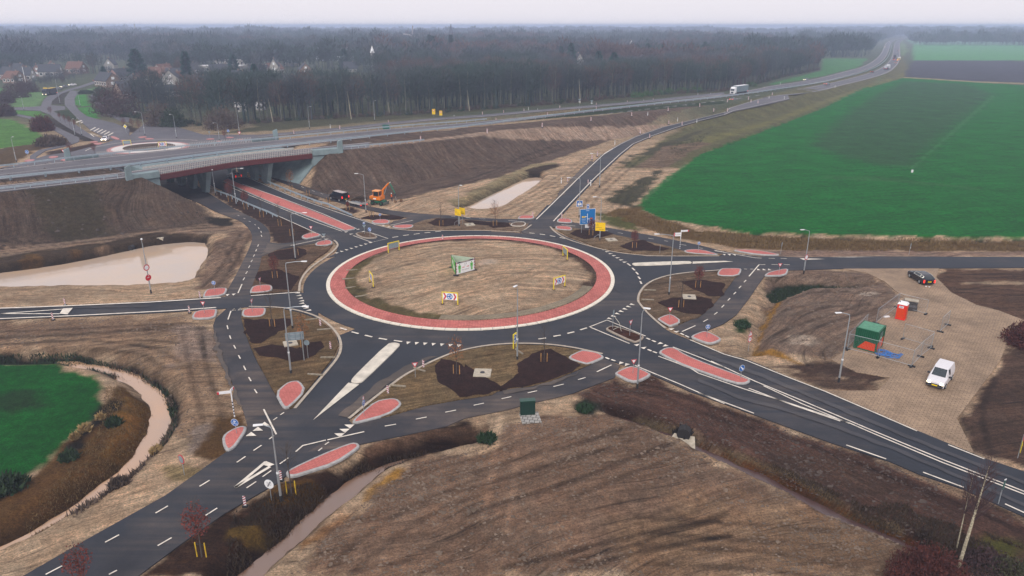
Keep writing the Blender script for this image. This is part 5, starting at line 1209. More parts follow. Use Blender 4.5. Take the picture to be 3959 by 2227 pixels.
def face(t, kind, z, s_):
    b = MB(); y = -.06
    if kind == 'yield':
        b.plate(tri(s_, z), y, .03, REDM, SGREY); b.plate(tri(s_ * .62, z), y - .004, 0, WHT)
    elif kind == 'yield_back': b.plate(tri(s_, z), y, .03, SGREY)
    elif kind == 'warn': b.plate(tri(s_, z - .1, True), y, .03, REDM, SGREY); b.plate(tri(s_ * .68, z - .1, True), y - .004, 0, WHT); b.plate([(-.12, z - .22), (.02, z - .05), (.0, z + .08), (-.05, z - .02)], y - .008, 0, INK); b.plate([(.02, z - .22), (.14, z - .22), (.08, z - .12)], y - .008, 0, INK)
    elif kind == 'bike':
        b.plate(circ(s_ / 2, 24, 0, z), y, .03, WHT, SGREY); b.plate(circ(s_ * .46, 24, 0, z), y - .004, 0, BLUE)
        for cx_, cz in ((-.13, -.10), (.13, -.10)):
            q = s_ * .14; b.plate(arc((cx_ * s_ / .6, z + cz * s_ / .6), q, 0, 350, 14) + arc((cx_ * s_ / .6, z + cz * s_ / .6), q * .72, 350, 0, 14), y - .008, 0, WHT)
        b.plate([(-.13 * s_ / .6, z - .1), (0, z - .1), (.06, z + .02), (-.03, z + .02)], y - .008, 0, WHT)
        b.plate([(-.16, z + .10), (.16, z + .10), (.12, z + .19), (-.12, z + .19)], y - .008, 0, WHT)
    elif kind == 'ringblue': b.plate(circ(s_ / 2, 24, 0, z), y, .03, WHT, SGREY); roundel(b, 0, z, s_ * .46, y - .004)
    elif kind == 'keepright':
        b.plate(circ(s_ / 2, 24, 0, z), y, .03, WHT, SGREY); b.plate(circ(s_ * .46, 24, 0, z), y - .004, 0, BLUE); arrow(b, -s_ * .25, z + s_ * .25, s_ * .28, z - s_ * .28, s_ * .16, y - .008, WHT)
    elif kind == 'round_back': b.plate(circ(s_ / 2, 24, 0, z), y, .03, SGREY)
    elif kind == 'redround': b.plate(circ(s_ / 2, 24, 0, z), y, .03, REDM, SGREY); b.plate(circ(s_ * .36, 24, 0, z), y - .004, 0, WHT)
    elif kind == '30': b.plate(circ(s_ / 2, 24, 0, z), y, .03, REDM, SGREY); b.plate(circ(s_ * .37, 24, 0, z), y - .004, 0, WHT); b.text('30', s_ * .5, 0, z, y - .008, INK)
    elif kind == 'endzone':
        b.plate(circ(s_ / 2, 24, 0, z), y, .03, WHT, SGREY); b.text('50', s_ * .55, 0, z, y - .004, mat('pale_grey_ink', (.42, .42, .46), .6))
        for k in (-1, 0, 1): o_ = k * .05; b.plate([(-.16 + o_, z - .26), (-.13 + o_, z - .26), (.16 + o_, z + .26), (.13 + o_, z + .26)], y - .008, 0, INK)
    elif kind == 'mirror': b.plate(circ(s_ / 2, 24, 0, z), y, .05, REDM, REDM); b.plate(circ(s_ * .43, 24, 0, z), y - .004, 0, SGREY)
    elif kind == 'nopass': b.plate(circ(s_ / 2, 20, 0, z), y, .03, REDM, SGREY); b.plate([(-.2, z - .05), (.2, z + .03), (.2, z + .1), (-.2, z + .02)], y - .004, 0, WHT)
    elif kind == 'diamond': b.plate([(-s_ / 2, z), (0, z - s_ / 2), (s_ / 2, z), (0, z + s_ / 2)], y, .03, WHT, SGREY); b.plate([(-s_ * .36, z), (0, z - s_ * .36), (s_ * .36, z), (0, z + s_ * .36)], y - .004, 0, YEL)
    elif kind == 'yboard': b.plate([(-s_ * .3, z - s_ / 2), (s_ * .3, z - s_ / 2), (s_ * .3, z + s_ / 2), (-s_ * .3, z + s_ / 2)], y, .03, YBRD, SGREY); b.plate(circ(s_ * .17, 16, 0, z + s_ * .2), y - .004, 0, REDM); b.plate(circ(s_ * .1, 16, 0, z + s_ * .2), y - .006, 0, WHT)
    elif kind == 'smallplate': b.box((0, y + .01, z), (s_, .03, s_ * .35), WHT)
    elif kind == 'notice':
        w, h_ = s_, s_ * .86; b.plate([(-w / 2, z - h_ / 2), (w / 2, z - h_ / 2), (w / 2, z + h_ / 2), (-w / 2, z + h_ / 2)], y, .03, YBRD, INK)
        for i, (lw, xo) in enumerate(((.25, -.32), (.3, -.28), (.6, -.12), (.5, .1))): b.box((xo * w + 0, y - .004, z + h_ * (.28 - i * .2)), (lw * w, .004, .05), INK)
    b.build('sign_face' if 'back' not in kind else 'sign_back', t)
Y_ = 'yield'
SG = [
 ('give_way_sign', 'give way sign on the upper red island left of the underpass road', 'F', 738, 757, R(-8), 2.4, [(Y_, 2.3, .9)]),
 ('give_way_sign', 'give way sign seen from behind on the lower island left of the underpass road', 'F', 858, 830, R(10), 2.4, [('yield_back', 2.3, .9)]),
 ('give_way_sign', 'edge-on give way sign right of the bike path north of the west road', 'F', 262, 1262, R(80), 2.4, [(Y_, 2.3, .9)]),
 ('give_way_sign', 'sign post with blue disc above a grey triangle back on the planted island', 'F', 1232, 747, R(15), 2.9, [('yield_back', 2.1, .9), ('bike', 2.8, .6)]),
 ('arrow_sign', 'round blue roundabout arrow sign at the underpass road mouth', 'F', 1283, 772, R(-25), 1.9, [('keepright', 1.9, 1.0)]),
 ('bicycle_path_sign', 'round blue bicycle sign below the trailer, in front of brown mulch', 'F', 1378, 627, R(30), 2.1, [('bike', 2.1, .7)]),
 ('give_way_sign', 'give way sign south of the west road, left of the bike path', 'I', 1912, 163, R(-10), 2.3, [(Y_, 2.3, .9)]),
 ('give_way_sign', 'edge-on give way sign south of the west road, right of the bike path', 'J', 187, 152, R(78), 2.6, [(Y_, 2.5, .9)]),
 ('bicycle_path_sign', 'round blue bicycle sign near the big pond above the west road', 'E', 2010, 1287, R(-5), 2.2, [('bike', 2.1, .8)]),
 ('give_way_sign', 'give way sign on the left of the southern verge, between striped boards', 'J', 1706, 757, R(12), 2.5, [(Y_, 2.3, .9)]),
 ('bicycle_path_sign', 'edge-on blue and red sign on the large red lozenge island', 'J', 1228, 1122, R(75), 2.6, [('bike', 2.2, .8), ('redround', 2.9, .5)]),
 ('bicycle_path_sign', 'large round blue bicycle sign in the lower left foreground', 'M', 2212, 137, R(-12), 1.9, [('bike', 1.9, 1.0)]),
 ('give_way_sign', 'give way sign on the island at the lower tip of the eastern verge', 'K', 1901, 220, R(8), 2.4, [(Y_, 2.3, 1.0)]),
 ('give_way_sign', 'tilted give way sign on the brown planted island in the lower right arm', 'K', 1531, 372, R(45), 2.7, [(Y_, 2.5, 1.0)]),
 ('give_way_sign', 'give way sign beside the tall lamp in the lower right arm', 'K', 1561, 727, R(15), 2.5, [(Y_, 2.4, .9)]),
 ('bicycle_path_sign', 'round blue bicycle sign on the island right of the eastern bike path', 'K', 2250, 387, R(12), 2.2, [('bike', 2.2, .8)]),
 ('arrow_sign', 'blue keep right arrow sign at the end of the long median island', 'L', 283, 125, R(25), 1.8, [('keepright', 1.8, 1.0)]),
 ('give_way_sign', 'give way sign on the red island south of the east road', 'H', 635, 642, R(5), 2.3, [(Y_, 2.3, .9)]),
 ('give_way_sign', 'grey-backed triangle with white plate beside the dry grass bank, far right', 'H', 1665, 482, R(70), 2.5, [('yield_back', 2.4, .9), ('smallplate', 1.7, .6)]),
 ('traffic_mirror', 'round grey disc edge-on above the slender island on the east road', 'H', 650, 475, R(75), 2.4, [('round_back', 2.3, 1.0)]),
 ('warning_sign', 'red triangle above a 30 disc beside the ditch near the container', 'H', 400, 1195, R(35), 3.4, [('warn', 3.1, 1.1), ('30', 2.1, 1.0)]),
 ('bicycle_path_sign', 'round blue sign on the long red island north of the east road', 'G', 2170, 917, R(10), 2.2, [('bike', 2.2, .7)]),
 ('marker_post_sign', 'thin lone grey post on the northeast verge without a sign face', 'G', 1812, 922, 0, 2.0, [('smallplate', 2.0, .12)]),
 ('give_way_sign', 'edge-on give way sign right of the slip road foot', 'G', 935, 617, R(75), 2.3, [(Y_, 2.2, .8)]),
 ('traffic_mirror', 'red-rimmed round grey disc standing on sand left of the lower left road', 'M', 1722, 505, R(-35), 2.2, [('mirror', 2.1, 1.1)]),
 ('end_of_zone_sign', 'white disc with struck-out 50 in the bottom foreground', 'N', 362, 742, R(-15), 2.2, [('endzone', 2.1, 1.1)]),
 ('slip_road_sign', 'grey triangle back before the wood, left of a pair', 'C', 1063, 868, R(5), 3.0, [('yield_back', 2.9, 1.3), ('smallplate', 1.9, .9)]),
 ('slip_road_sign', 'grey triangle back before the wood, right of a pair', 'C', 1176, 870, R(5), 2.5, [('yield_back', 2.4, 1.3), ('smallplate', 1.5, .9)]),
 ('yellow_board_sign', 'tall yellow roadworks board before the wood, left of a pair', 'B', 1877, 970, 0, 2.9, [('yboard', 2.2, 2.2)]),
 ('yellow_board_sign', 'tall yellow roadworks board before the wood, right of a pair', 'B', 1943, 972, R(10), 2.3, [('yboard', 1.7, 2.0)]),
 ('priority_sign', 'yellow diamond sign on the dark bed above the far roundabout', 'A', 1180, 1125, 0, 2.4, [('diamond', 2.3, 1.5)]),
 ('bicycle_path_sign', 'small round blue sign at the far left beyond the motorway', 'A', 268, 1368, 0, 2.2, [('bike', 2.2, 1.1)]),
 ('give_way_sign', 'small give way sign left of the far roundabout', 'A', 607, 1360, 0, 2.0, [(Y_, 2.1, 1.1)]),
 ('bicycle_path_sign', 'small round blue sign right of the far roundabout', 'A', 2138, 1165, 0, 2.2, [('bike', 2.2, .9)]),
 ('give_way_sign', 'small pale triangle sign between the lamps above the far roundabout', 'A', 1962, 1172, 0, 2.0, [('yield_back', 2.0, .8)])]
for a in SG: pole_sign(a[0], a[1], a[2], a[3], a[4], a[5], a[6], a[7])
def clamp(label, k, x, y, z, kinds, rz):
    bx, by = G(k, x, y); t = thing('clamped_sign', label, 'road sign', (bx, by - .08, gz(bx, by)), rz)
    for kd, dz, s_ in kinds: face(t, kd, z + dz, s_)
clamp('red-rimmed white disc over a red square clamped on the pond lamp', 'E', 1412, 1290, 2.4, [('redround', 1.5, .9), ('nopass', 0, .9)], R(60))
clamp('red-rimmed white disc clamped on the lamp by the east road', 'H', 833, 628, 2.7, [('redround', 0, .9)], R(35))
clamp('small red and white triangle clamped on the rightmost far lamp', 'B', 65, 1142, .9, [(Y_, 0, 1.2)], 0)

def notice(label, k, x, y, rz, s_, z, frame=True):
    bx, by = G(k, x, y); t = thing('notice_board', label, 'notice board', (bx, by - .15, gz(bx, by)), rz); face(t, 'notice', z, s_)
    b = MB(); b.tube((.0, .05, 0), (.0, .05, z + .5), .03, GAL, n=6); b.path([(-1.1, .1, 0), (-1.0, .1, .7), (-.4, .1, 1.15), (0, .1, 1.15)], .03, GAL); b.build('frame', t)
notice('yellow notice on the lamp north of the ring, left of a pair', 'F', 2107, 668, R(-35), 1.5, 2.9)
notice('yellow notice on its own thin posts, right of a pair', 'F', 2147, 655, R(-40), 1.5, 2.9)
notice('single yellow notice right of the blue direction board', 'G', 1252, 803, R(-15), 1.75, 2.7)

# chevron boards in yellow frames on the central island
def chevron_board(label, p0, p1, top, front=True, z_=None, small=1.0):
    a, c = Vector(p0), Vector(p1); m_ = (a + c) / 2; w = (c - a).length; rz = math.atan2(c.y - a.y, c.x - a.x)
    z_ = gz(m_.x, m_.y) if z_ is None else z_
    t = thing('chevron_board', label, 'chevron board', (m_.x, m_.y, z_), rz + (0 if front else math.pi)); H = top
    for sx in (-1, 1): b = MB(); b.box((sx * w / 2, 0, H / 2 - .15), (.11, .11, H + .3), YEL); b.build('post', t)
    b = MB(); b.box((0, 0, H + .055), (w + .11, .115, .11), YEL); b.build('crossbar', t)
    b = MB(); hh = min(1.3, H * .60); z0_, z1_ = H - hh, H - .02; x0, x1 = -w / 2 + .06, w / 2 - .06
    b.plate([(x0, z0_), (x1, z0_), (x1, z1_), (x0, z1_)], -.03, .05, WHT, SGREY)
    zc = (z0_ + z1_) / 2; cw = w * .1
    for xs in (-w * .44, w * .2):
        b.plate([(xs, z1_ - .03), (xs + cw, z1_ - .03), (xs + cw * 2.2, zc), (xs + cw * 1.2, zc)], -.035, 0, REDM)
        b.plate([(xs + cw * 1.2, zc), (xs + cw * 2.2, zc), (xs + cw, z0_ + .03), (xs, z0_ + .03)], -.035, 0, REDM)
    roundel(b, -w * .02, zc, hh * .42, -.036); b.build('panel', t)
    for sx in (-1, 1): b = MB(); b.ball((sx * w / 2, 0, -.1), .3, mat('dug_earth', hexl('4a3b32'), .95), 1.3, 1.1, .5); b.build('footing_mound', t)
chevron_board('yellow framed chevron board, front centre of the ring island, facing out', pt('F', 1960, 1428), pt('F', 2103, 1440), 1.65)
chevron_board('yellow framed chevron board on the right of the ring island, face visible', pt('G', 822, 1292), pt('G', 925, 1260), 1.65)
chevron_board('yellow framed chevron board at the left of the ring island, almost edge-on', pt('F', 1284, 1218), pt('F', 1315, 1264), 1.65)
chevron_board('yellow framed board with grey back at the upper left of the ring island', pt('F', 1455, 940), pt('F', 1555, 915), 1.6, False)
chevron_board('yellow framed board with grey back at the upper right of the ring island', pt('G', 948, 1004), pt('G', 908, 966), 1.6, True)
chevron_board('small yellow framed chevron board on the far roundabout', pt('A', 1487, 1282), pt('A', 1562, 1278), 2.0, True, .4)
chevron_board('small yellow framed board with grey back on the far roundabout', pt('A', 1155, 1250), pt('A', 1228, 1246), 1.6, False, .3)
chevron_board('narrow yellow edge-on board at the top of the southern verge', pt('K', 447, 490), pt('K', 475, 470), 1.9, True)

# the distance-keeping hoarding in the middle of the ring
def hoarding():
    s_ = lambda x, y: P(1720 + x / 12.075, 970 + y / 12.075, 1.0)
    a, b_, c = Vector(s_(520, 1165)), Vector(s_(1395, 925)), Vector(s_(330, 790))
    t = thing('hoarding', 'three-sided hoarding with green figures and red arrows amid the ring island', 'hoarding', (a.x, a.y, gz(a.x, a.y)))
    for nm, p, q, kind in (('front_panel', a, b_, 0), ('side_panel', c, a, 1), ('rear_panel', b_, c, 2)):
        w = (q - p).length; o = thing('x', '', '') if False else None
        H = 2.3; rz = math.atan2(q.y - p.y, q.x - p.x); m = MB()
        m.plate([(0, .15), (w, .15), (w, H), (0, H)], -.03, .06, (WHT, SGRN, mat('pale_green_panel', (.42, .5, .38), .6))[kind], mat('pale_green_panel', (.42, .5, .38), .6))
        if kind == 0:
            m.plate([(.25, H - .28), (w - .22, H - .28), (w - .22, H - .02), (.25, H - .02)], -.035, 0, INK); m.plate([(w * .25, H - .17), (w * .72, H - .17), (w * .72, H - .07), (w * .25, H - .07)], -.039, 0, PALE_M)
            for x0 in (.0, w - .2):
                for i in range(4): z = .45 + i * .5; m.plate([(x0 + .02, z), (x0 + .18, z + .12), (x0 + .18, z + .3), (x0 + .02, z + .18)], -.035, 0, REDM)
            for xf in (w * .19, w * .83):
                m.plate(circ(.11, 12, xf, 1.78), -.035, 0, SGRN); m.plate([(xf - .16, 1.05), (xf + .16, 1.05), (xf + .18, 1.62), (xf - .18, 1.62)], -.035, 0, SGRN)
                m.plate([(xf - .26, .98), (xf - .19, .98), (xf - .19, 1.6), (xf - .26, 1.56)], -.035, 0, SGRN); m.plate([(xf + .19, .98), (xf + .26, .98), (xf + .26, 1.56), (xf + .19, 1.6)], -.035, 0, SGRN)
                for sx in (-.09, .09): m.plate([(xf + sx - .07, .35), (xf + sx + .07, .35), (xf + sx + .07, 1.05), (xf + sx - .07, 1.05)], -.035, 0, SGRN)
            arrow(m, w * .46, 1.15, w * .33, 1.15, .1, -.035, REDM); arrow(m, w * .56, 1.15, w * .69, 1.15, .1, -.035, REDM)
            m.text('1.5', .42, w * .5, 1.72, -.035, INK); m.text('meter', .16, w * .5, 1.46, -.035, INK); m.text('Houd afstand!', .26, w * .5, .72, -.035, INK)
        if kind == 1: m.plate([(w * .2, 1.2), (w * .45, 1.0), (w * .45, 1.8), (w * .2, 1.9)], -.035, 0, WHT); m.plate([(w * .45, .6), (w * .75, .5), (w * .75, 1.2), (w * .45, 1.3)], -.035, 0, WHT)
        ob = m.build(nm, t); ob.location = (p.x - a.x, p.y - a.y, 0); ob.rotation_euler = (0, 0, rz); ob.scale = (1, 1, .87)
    for q in (a, b_, c): m = MB(); m.tube((q.x - a.x, q.y - a.y, 0), (q.x - a.x, q.y - a.y, 2.05), .07, DPL, n=6); m.box((q.x - a.x, q.y - a.y - .1, .06), (.8, .3, .18), BLK); m.build('post', t)
PALE_M = mat('pale_panel', (.6, .55, .45), .6)
hoarding()

# blue direction board
def direction_board():
    o = lambda x, y, z: P(2200 + x / 9.66, 780 + y / 9.66, z)
    a = Vector(pt('G', 1073, 735)); c = Vector(o(820, 1190, 0))
    rz = R(14); t = thing('direction_board', 'large blue direction board behind a russet tree at the slip road', 'direction board', (a.x, a.y, 0.1), rz); t.scale = (.64,) * 3
    W_, H0, H1 = 4.3, 2.6, 7.1
    for x in (.3, W_ - .5): b = MB(); b.tube((x, .1, -.3), (x, .1, H1), .07, GAL, n=8); b.build('post', t)
    b = MB(); x0, x1 = -.35, W_
    b.plate([(x0, H0), (x1, H0), (x1, H1), (x0, H1)], -.05, .06, WHT, SGREY); b.plate([(x0 + .09, H0 + .09), (x1 - .09, H0 + .09), (x1 - .09, H1 - .09), (x0 + .09, H1 - .09)], -.055, 0, mat('board_blue', (0.005, .15, .42), .5, var=.05))
    y = -.06; xc = 1.9; LW = .13
    b.box((xc, y, 4.2), (LW, .004, 2.3), WHT); arrow(b, xc, 4.9, xc, 5.75, LW, y - .004, WHT); arrow(b, xc, 4.85, xc - .75, 4.85, LW, y - .004, WHT); arrow(b, xc, 4.15, xc + .7, 4.15, LW, y - .004, WHT)
    b.box((.75, y, 4.8), (1.0, .004, .42), YBRD); b.text('N34', .34, .75, 4.8, y - .008, INK); b.text('Zwolle' if False else 'Dalen', .42, xc, 6.6, y, WHT)
    b.box((3.1, y, 4.25), (.8, .004, .42), mat('road_number_red', (.55, .05, .01), .5)); b.text('N37', .3, 3.1, 4.25, y - .008, YEL)
    b.text('Emmen', .40, .85, 4.15, y, WHT); b.text('Klazienav.', .3, .85, 3.65, y, WHT); b.text('Coev.', .34, 2.75, 3.65, y, WHT); b.text('Zwolle', .34, 2.85, 3.2, y, WHT); b.text('Hoogev.', .3, .95, 3.2, y, WHT)
    b.build('panel', t)
    b = MB(); b.plate([(1.3, 1.55), (3.9, 1.55), (3.9, 2.5), (1.3, 2.5)], -.05, .05, WHT, SGREY); b.text('Industrieterrein', .3, 2.6, 2.25, -.056, INK); b.text('Ruimte Centrum', .28, 2.6, 1.85, -.056, INK); b.build('sub_panel', t)
    b = MB(); b.plate([(4.15, 1.7), (4.7, 1.7), (4.7, 2.5), (4.15, 2.5)], -.05, .05, BLUE, SGREY); b.build('side_plate', t)
    b = MB(); b.plate([(1.55, H1 + .02), (2.35, H1 + .02), (2.35, H1 + 1.35), (1.55, H1 + 1.35)], -.05, .05, WHT, SGREY); b.plate([(1.62, H1 + .09), (2.28, H1 + .09), (2.28, H1 + 1.28), (1.62, H1 + 1.28)], -.055, 0, BLUE)
    b.box((1.95, -.06, H1 + .95), (.45, .004, .2), WHT); arrow(b, 2.15, H1 + .45, 1.75, H1 + .45, .09, -.062, WHT); b.build('top_plate', t)
direction_board()
def car_sign():
    x, y = G('G', 1055, 560); t = thing('motor_road_sign', 'square blue sign with white car at the left of the direction board', 'road sign', (x + .1, y - .4, .0), R(5)); t.scale = (.85,) * 3
    b = MB(); b.tube((0, 0, -.2), (0, 0, 3.0), .05, GAL); b.build('post', t); b = MB(); z = 2.9
    b.plate([(-.75, z - .75), (.75, z - .75), (.75, z + .75), (-.75, z + .75)], -.07, .04, WHT, SGREY); b.plate([(-.66, z - .66), (.66, z - .66), (.66, z + .66), (-.66, z + .66)], -.074, 0, BLUE)
    b.plate([(-.45, z - .3), (.45, z - .3), (.48, z + .05), (.3, z + .12), (.22, z + .38), (-.22, z + .38), (-.3, z + .12), (-.48, z + .05)], -.078, 0, WHT); b.plate([(-.22, z + .12), (.22, z + .12), (.16, z + .3), (-.16, z + .3)], -.082, 0, BLUE)
    for sx in (-.34, .34): b.box((sx, -.08, z - .38), (.16, .004, .2), WHT)
    b.build('panel', t)
car_sign()
def big_back():
    a = Vector(pt('J', 537, 612)); c = Vector(pt('J', 668, 598)); m_ = (a + c) / 2; w = (c - a).length
    t = thing('direction_board', 'grey back of a direction board on two posts, southwest verge', 'direction board', (m_.x, m_.y, ZR), math.atan2(c.y - a.y, c.x - a.x))
    for sx in (-1, 1): b = MB(); b.tube((sx * w / 2, 0, -.2), (sx * w / 2, 0, 3.5), .05, GAL, n=8); b.build('post', t)
    b = MB(); b.box((0, .08, 3.05), (2.0, .05, .95), SGREY)
    for x in (-.5, .1, .65): b.box((x, .05, 3.05), (.03, .04, .95), mat('seam_grey', (.12, .15, .17), .6))
    for z in (2.8, 3.3): b.box((0, .045, z), (1.9, .03, .04), GAL)
    b.build('panel_back', t)
    t = thing('traffic_mirror', 'round grey sign back below the grey board on the southwest verge', 'road sign', (c.x + .3, c.y + .6, ZR), R(0)); face(t, 'round_back', 1.95, .65); b = MB(); b.tube((0, 0, -.1), (0, 0, 2.2), .03, GAL); b.build('post', t)
big_back()
def fingerpost(label, k, x, y, H, arms, stripes=True):
    bx, by = G(k, x, y); t = thing('fingerpost', label, 'signpost', (bx, by, gz(bx, by)))
    b = MB(); b.tube((0, 0, -.2), (0, 0, H), .06, WHT, n=10)
    for i in range(5): z = .25 + i * .32; b.tube((0, 0, z), (0, 0, z + .15), .063, INK, n=10)
    b.build('post', t)
    for a, z, L_ in arms:
        b = MB(); b.box((L_ / 2 + .06, 0, z), (L_, .05, .28), WHT); b.box((L_ - .03, -.03, z), (.18, .01, .27), REDM); b.box((L_ - .03, .03, z), (.18, .01, .27), REDM); o = b.build('arm', t); o.rotation_euler = (0, 0, a)
fingerpost('white cycle signpost with striped foot above the large blue bicycle sign', 'I', 2190, 1112, 3.0, [(R(195), 2.75, 1.2), (R(80), 2.9, .5)])
fingerpost('white cycle signpost on the northeast verge before the green field', 'G', 2000, 877, 3.4, [(R(10), 3.2, 1.3), (R(190), 2.8, 1.2), (R(185), 2.45, 1.2)])

# striped marker boards and white posts
def mk_board():
    t = thing('marker_board', 'x', 'marker board', (0, 0, 0)); b = MB(); b.plate([(-.125, .15), (.125, .15), (.125, 1.15), (-.125, 1.15)], -.02, .05, WHT, BLK)
    for i in range(4): z = .2 + i * .24; b.plate([(-.125, z), (.125, z + .12), (.125, z + .24), (-.125, z + .12)], -.024, 0, mat('reflective_red', (.30, .01, .03), .5)); b.plate([(-.125, z + .12), (.125, z + .24), (.125, z), (-.125, z - .12 + .12)], .034, 0, mat('reflective_red', (.30, .01, .03), .5)) if False else None
    b.build('panel', t); b = MB(); b.box((0, 0, .06), (.45, .32, .16), BLK); b.build('foot', t); return t
MBOARD = mk_board(); used = [False]
def lvl(line, k, x, y):
    """level of the motorway near a pixel"""
    return 0
def zat(X, Y):
    return float(ground_height(np.array([X]), np.array([Y]))[0][0])
def unproj_on_ground(sx, sy):
    z = 0.0
    for _ in range(7): X, Y = P(sx, sy, z); z = .5 * z + .5 * max(0, zat(X, Y))
    return X, Y, max(z, 0)
def board(k, x, y, label, rz=0.0, s_=1.0, group=None):
    X, Y, z = unproj_on_ground(*px(k, x, y))
    if not used[0]:
        used[0] = True; MBOARD.location = (X, Y, z); MBOARD.rotation_euler = (0, 0, rz); MBOARD['label'] = label; MBOARD.scale = (s_,) * 3
        if group: MBOARD['group'] = group
        return MBOARD
    return dup(MBOARD, (X, Y, z), rz, label, group, s_)
M1 = 'red and white striped board '
for k, x, y, lab in [('J', 820, 272, 'at the ring edge of the southwest verge, upper of two'), ('J', 915, 487, 'on the southwest verge, lower of two'), ('J', 1780, 662, 'beside the give way sign on the southern verge'), ('J', 1450, 905, 'at the left tip of the southern verge'),
  ('M', 2290, 802, 'in the bottom foreground left of the white sign'), ('N', 452, 562, 'behind the large foreground lamp'), ('E', 610, 1402, 'between pond and west road, far left'), ('I', 497, 212, 'south of the west road, leftmost'),
  ('I', 1772, 147, 'south of the west road beside the red island'), ('E', 1870, 1337, 'north of the west road beside the red island'), ('F', 1960, 797, 'on the top edge of the ring island'),
  ('G', 898, 592, 'right of the slip road foot'), ('G', 627, 577, 'left of the slip road foot'), ('G', 1143, 267, 'right of the slip road at its lower bend'), ('G', 952, 252, 'left of the slip road at its lower bend')]:
    board(k, x, y, M1 + lab, R(random.uniform(-15, 15)), .9)
MG = 'striped boards along the motorway and slip roads'
rows = [('along the upper slip road', [('G', 1180, 45), ('G', 1230, 12), ('C', 1717, 1172), ('C', 1630, 1132), ('C', 2020, 1052), ('C', 1895, 1042), ('C', 2315, 927), ('D', 120, 782), ('D', 228, 785), ('D', 415, 712), ('D', 470, 720)]),
        ('on the near motorway shoulder', [('B', 1755, 1207), ('B', 2375, 1132), ('C', 203, 1132), ('C', 715, 1070), ('C', 1170, 1015), ('C', 1550, 967), ('C', 1890, 920), ('C', 2185, 880), ('D', 10, 745), ('D', 228, 710), ('D', 395, 690), ('D', 583, 655)]),
        ('on the far slip road before the wood', [('B', 572, 1137), ('B', 1000, 1090), ('B', 1455, 1035), ('C', 158, 957), ('C', 355, 942), ('C', 545, 925), ('C', 880, 895), ('C', 1220, 870), ('C', 1510, 845), ('C', 1750, 825), ('C', 1925, 825)]),
        ('in the grass between slip road and motorway', [('C', 285, 1010), ('C', 765, 957), ('C', 1220, 907), ('C', 1594, 865)])]
ORD = 'first second third fourth fifth sixth seventh eighth ninth tenth eleventh twelfth'.split()
for nm, L_ in rows:
    for i, (k, x, y) in enumerate(L_): board(k, x, y, 'striped board ' + nm + ', ' + ORD[i] + ' from the left', R(random.uniform(-20, 20)), 1.3, MG)
def mk_post():
    t = thing('reflector_post', 'x', 'reflector post'); b = MB(); b.add([(-.07, -.06, 0), (.07, -.06, 0), (.05, .06, 0), (-.05, .06, 0), (-.07, -.06, 1.0), (.07, -.06, 1.0), (.05, .06, 1.06), (-.05, .06, 1.06)], [(0, 1, 5, 4), (1, 2, 6, 5), (2, 3, 7, 6), (3, 0, 4, 7), (4, 5, 6, 7)], WHT); b.build('post', t)
    b = MB(); b.box((0, -.065, .8), (.1, .01, .14), BLK); b.build('reflector', t); return t
RP0 = mk_post(); first = True
for i, (k, x, y, lab) in enumerate([('G', 893, 263, 'left of the lower slip road bend'), ('G', 1168, 287, 'right of the lower slip road bend'), ('C', 1393, 1232, 'left of the slip road, midway up'), ('C', 1978, 1012, 'left of the upper slip road'), ('C', 2158, 1027, 'right of the upper slip road'), ('C', 1700, 957, 'on the near motorway shoulder'),
   ('C', 1060, 927, 'beyond the motorway in the grass'), ('C', 587, 907, 'above the far slip road, leftmost'), ('C', 672, 922, 'below the far slip road, left part'), ('C', 1660, 837, 'on the far slip road, middle'), ('C', 2168, 772, 'beyond the far slip road before green bushes'), ('C', 2285, 772, 'at the far slip road end, left of two'), ('C', 2320, 772, 'at the far slip road end, right of two'),
   ('B', 912, 1077, 'beyond the motorway near the green box'), ('B', 2067, 987, 'beyond the motorway below the yellow boards'), ('D', 558, 680, 'below the white lorry, left of the merge'), ('D', 678, 685, 'right of the slip road merge'), ('D', 1080, 592, 'beside the outer motorway line, far up'), ('D', 648, 567, 'above the motorway right of the white lorry'), ('D', 95, 655, 'left of the white lorry')]):
    X, Y, z = unproj_on_ground(*px(k, x, y)); lab = 'white reflector post ' + lab
    if first: RP0.location = (X, Y, z); RP0['label'] = lab; RP0['group'] = 'white reflector posts'; RP0.scale = (1.3,) * 3; first = False
    else: dup(RP0, (X, Y, z), 0, lab, 'white reflector posts', 1.3)

# manhole slabs
for k, x, y, w, lab in [('J', 540, 445, 1.6, 'behind the large grey board'), ('J', 2335, 722, 1.9, 'on the southern verge, left of two'), ('K', 158, 722, 1.9, 'on the southern verge, right of two'), ('G', 1360, 800, 1.8, 'right of the single yellow notice'), ('G', 2087, 1337, 1.8, 'on the eastern verge'), ('G', 40, 658, 1.7, 'right of the yellow notice pair')]:
    if lab.endswith('left of two'): continue
    X, Y = G(k, x, y); t = thing('manhole_slab', 'pale square concrete manhole slab ' + lab.replace(', right of two', ''), 'manhole slab', (X, Y, ZI), R(random.uniform(-10, 35)))
    b = MB(); b.box((0, 0, .06), (w, w, .16), SLAB); b.build('slab', t, bev=.02); b = MB(); b.tube((0, 0, .12), (0, 0, .165), .26, DPL, n=14); b.build('cover', t)

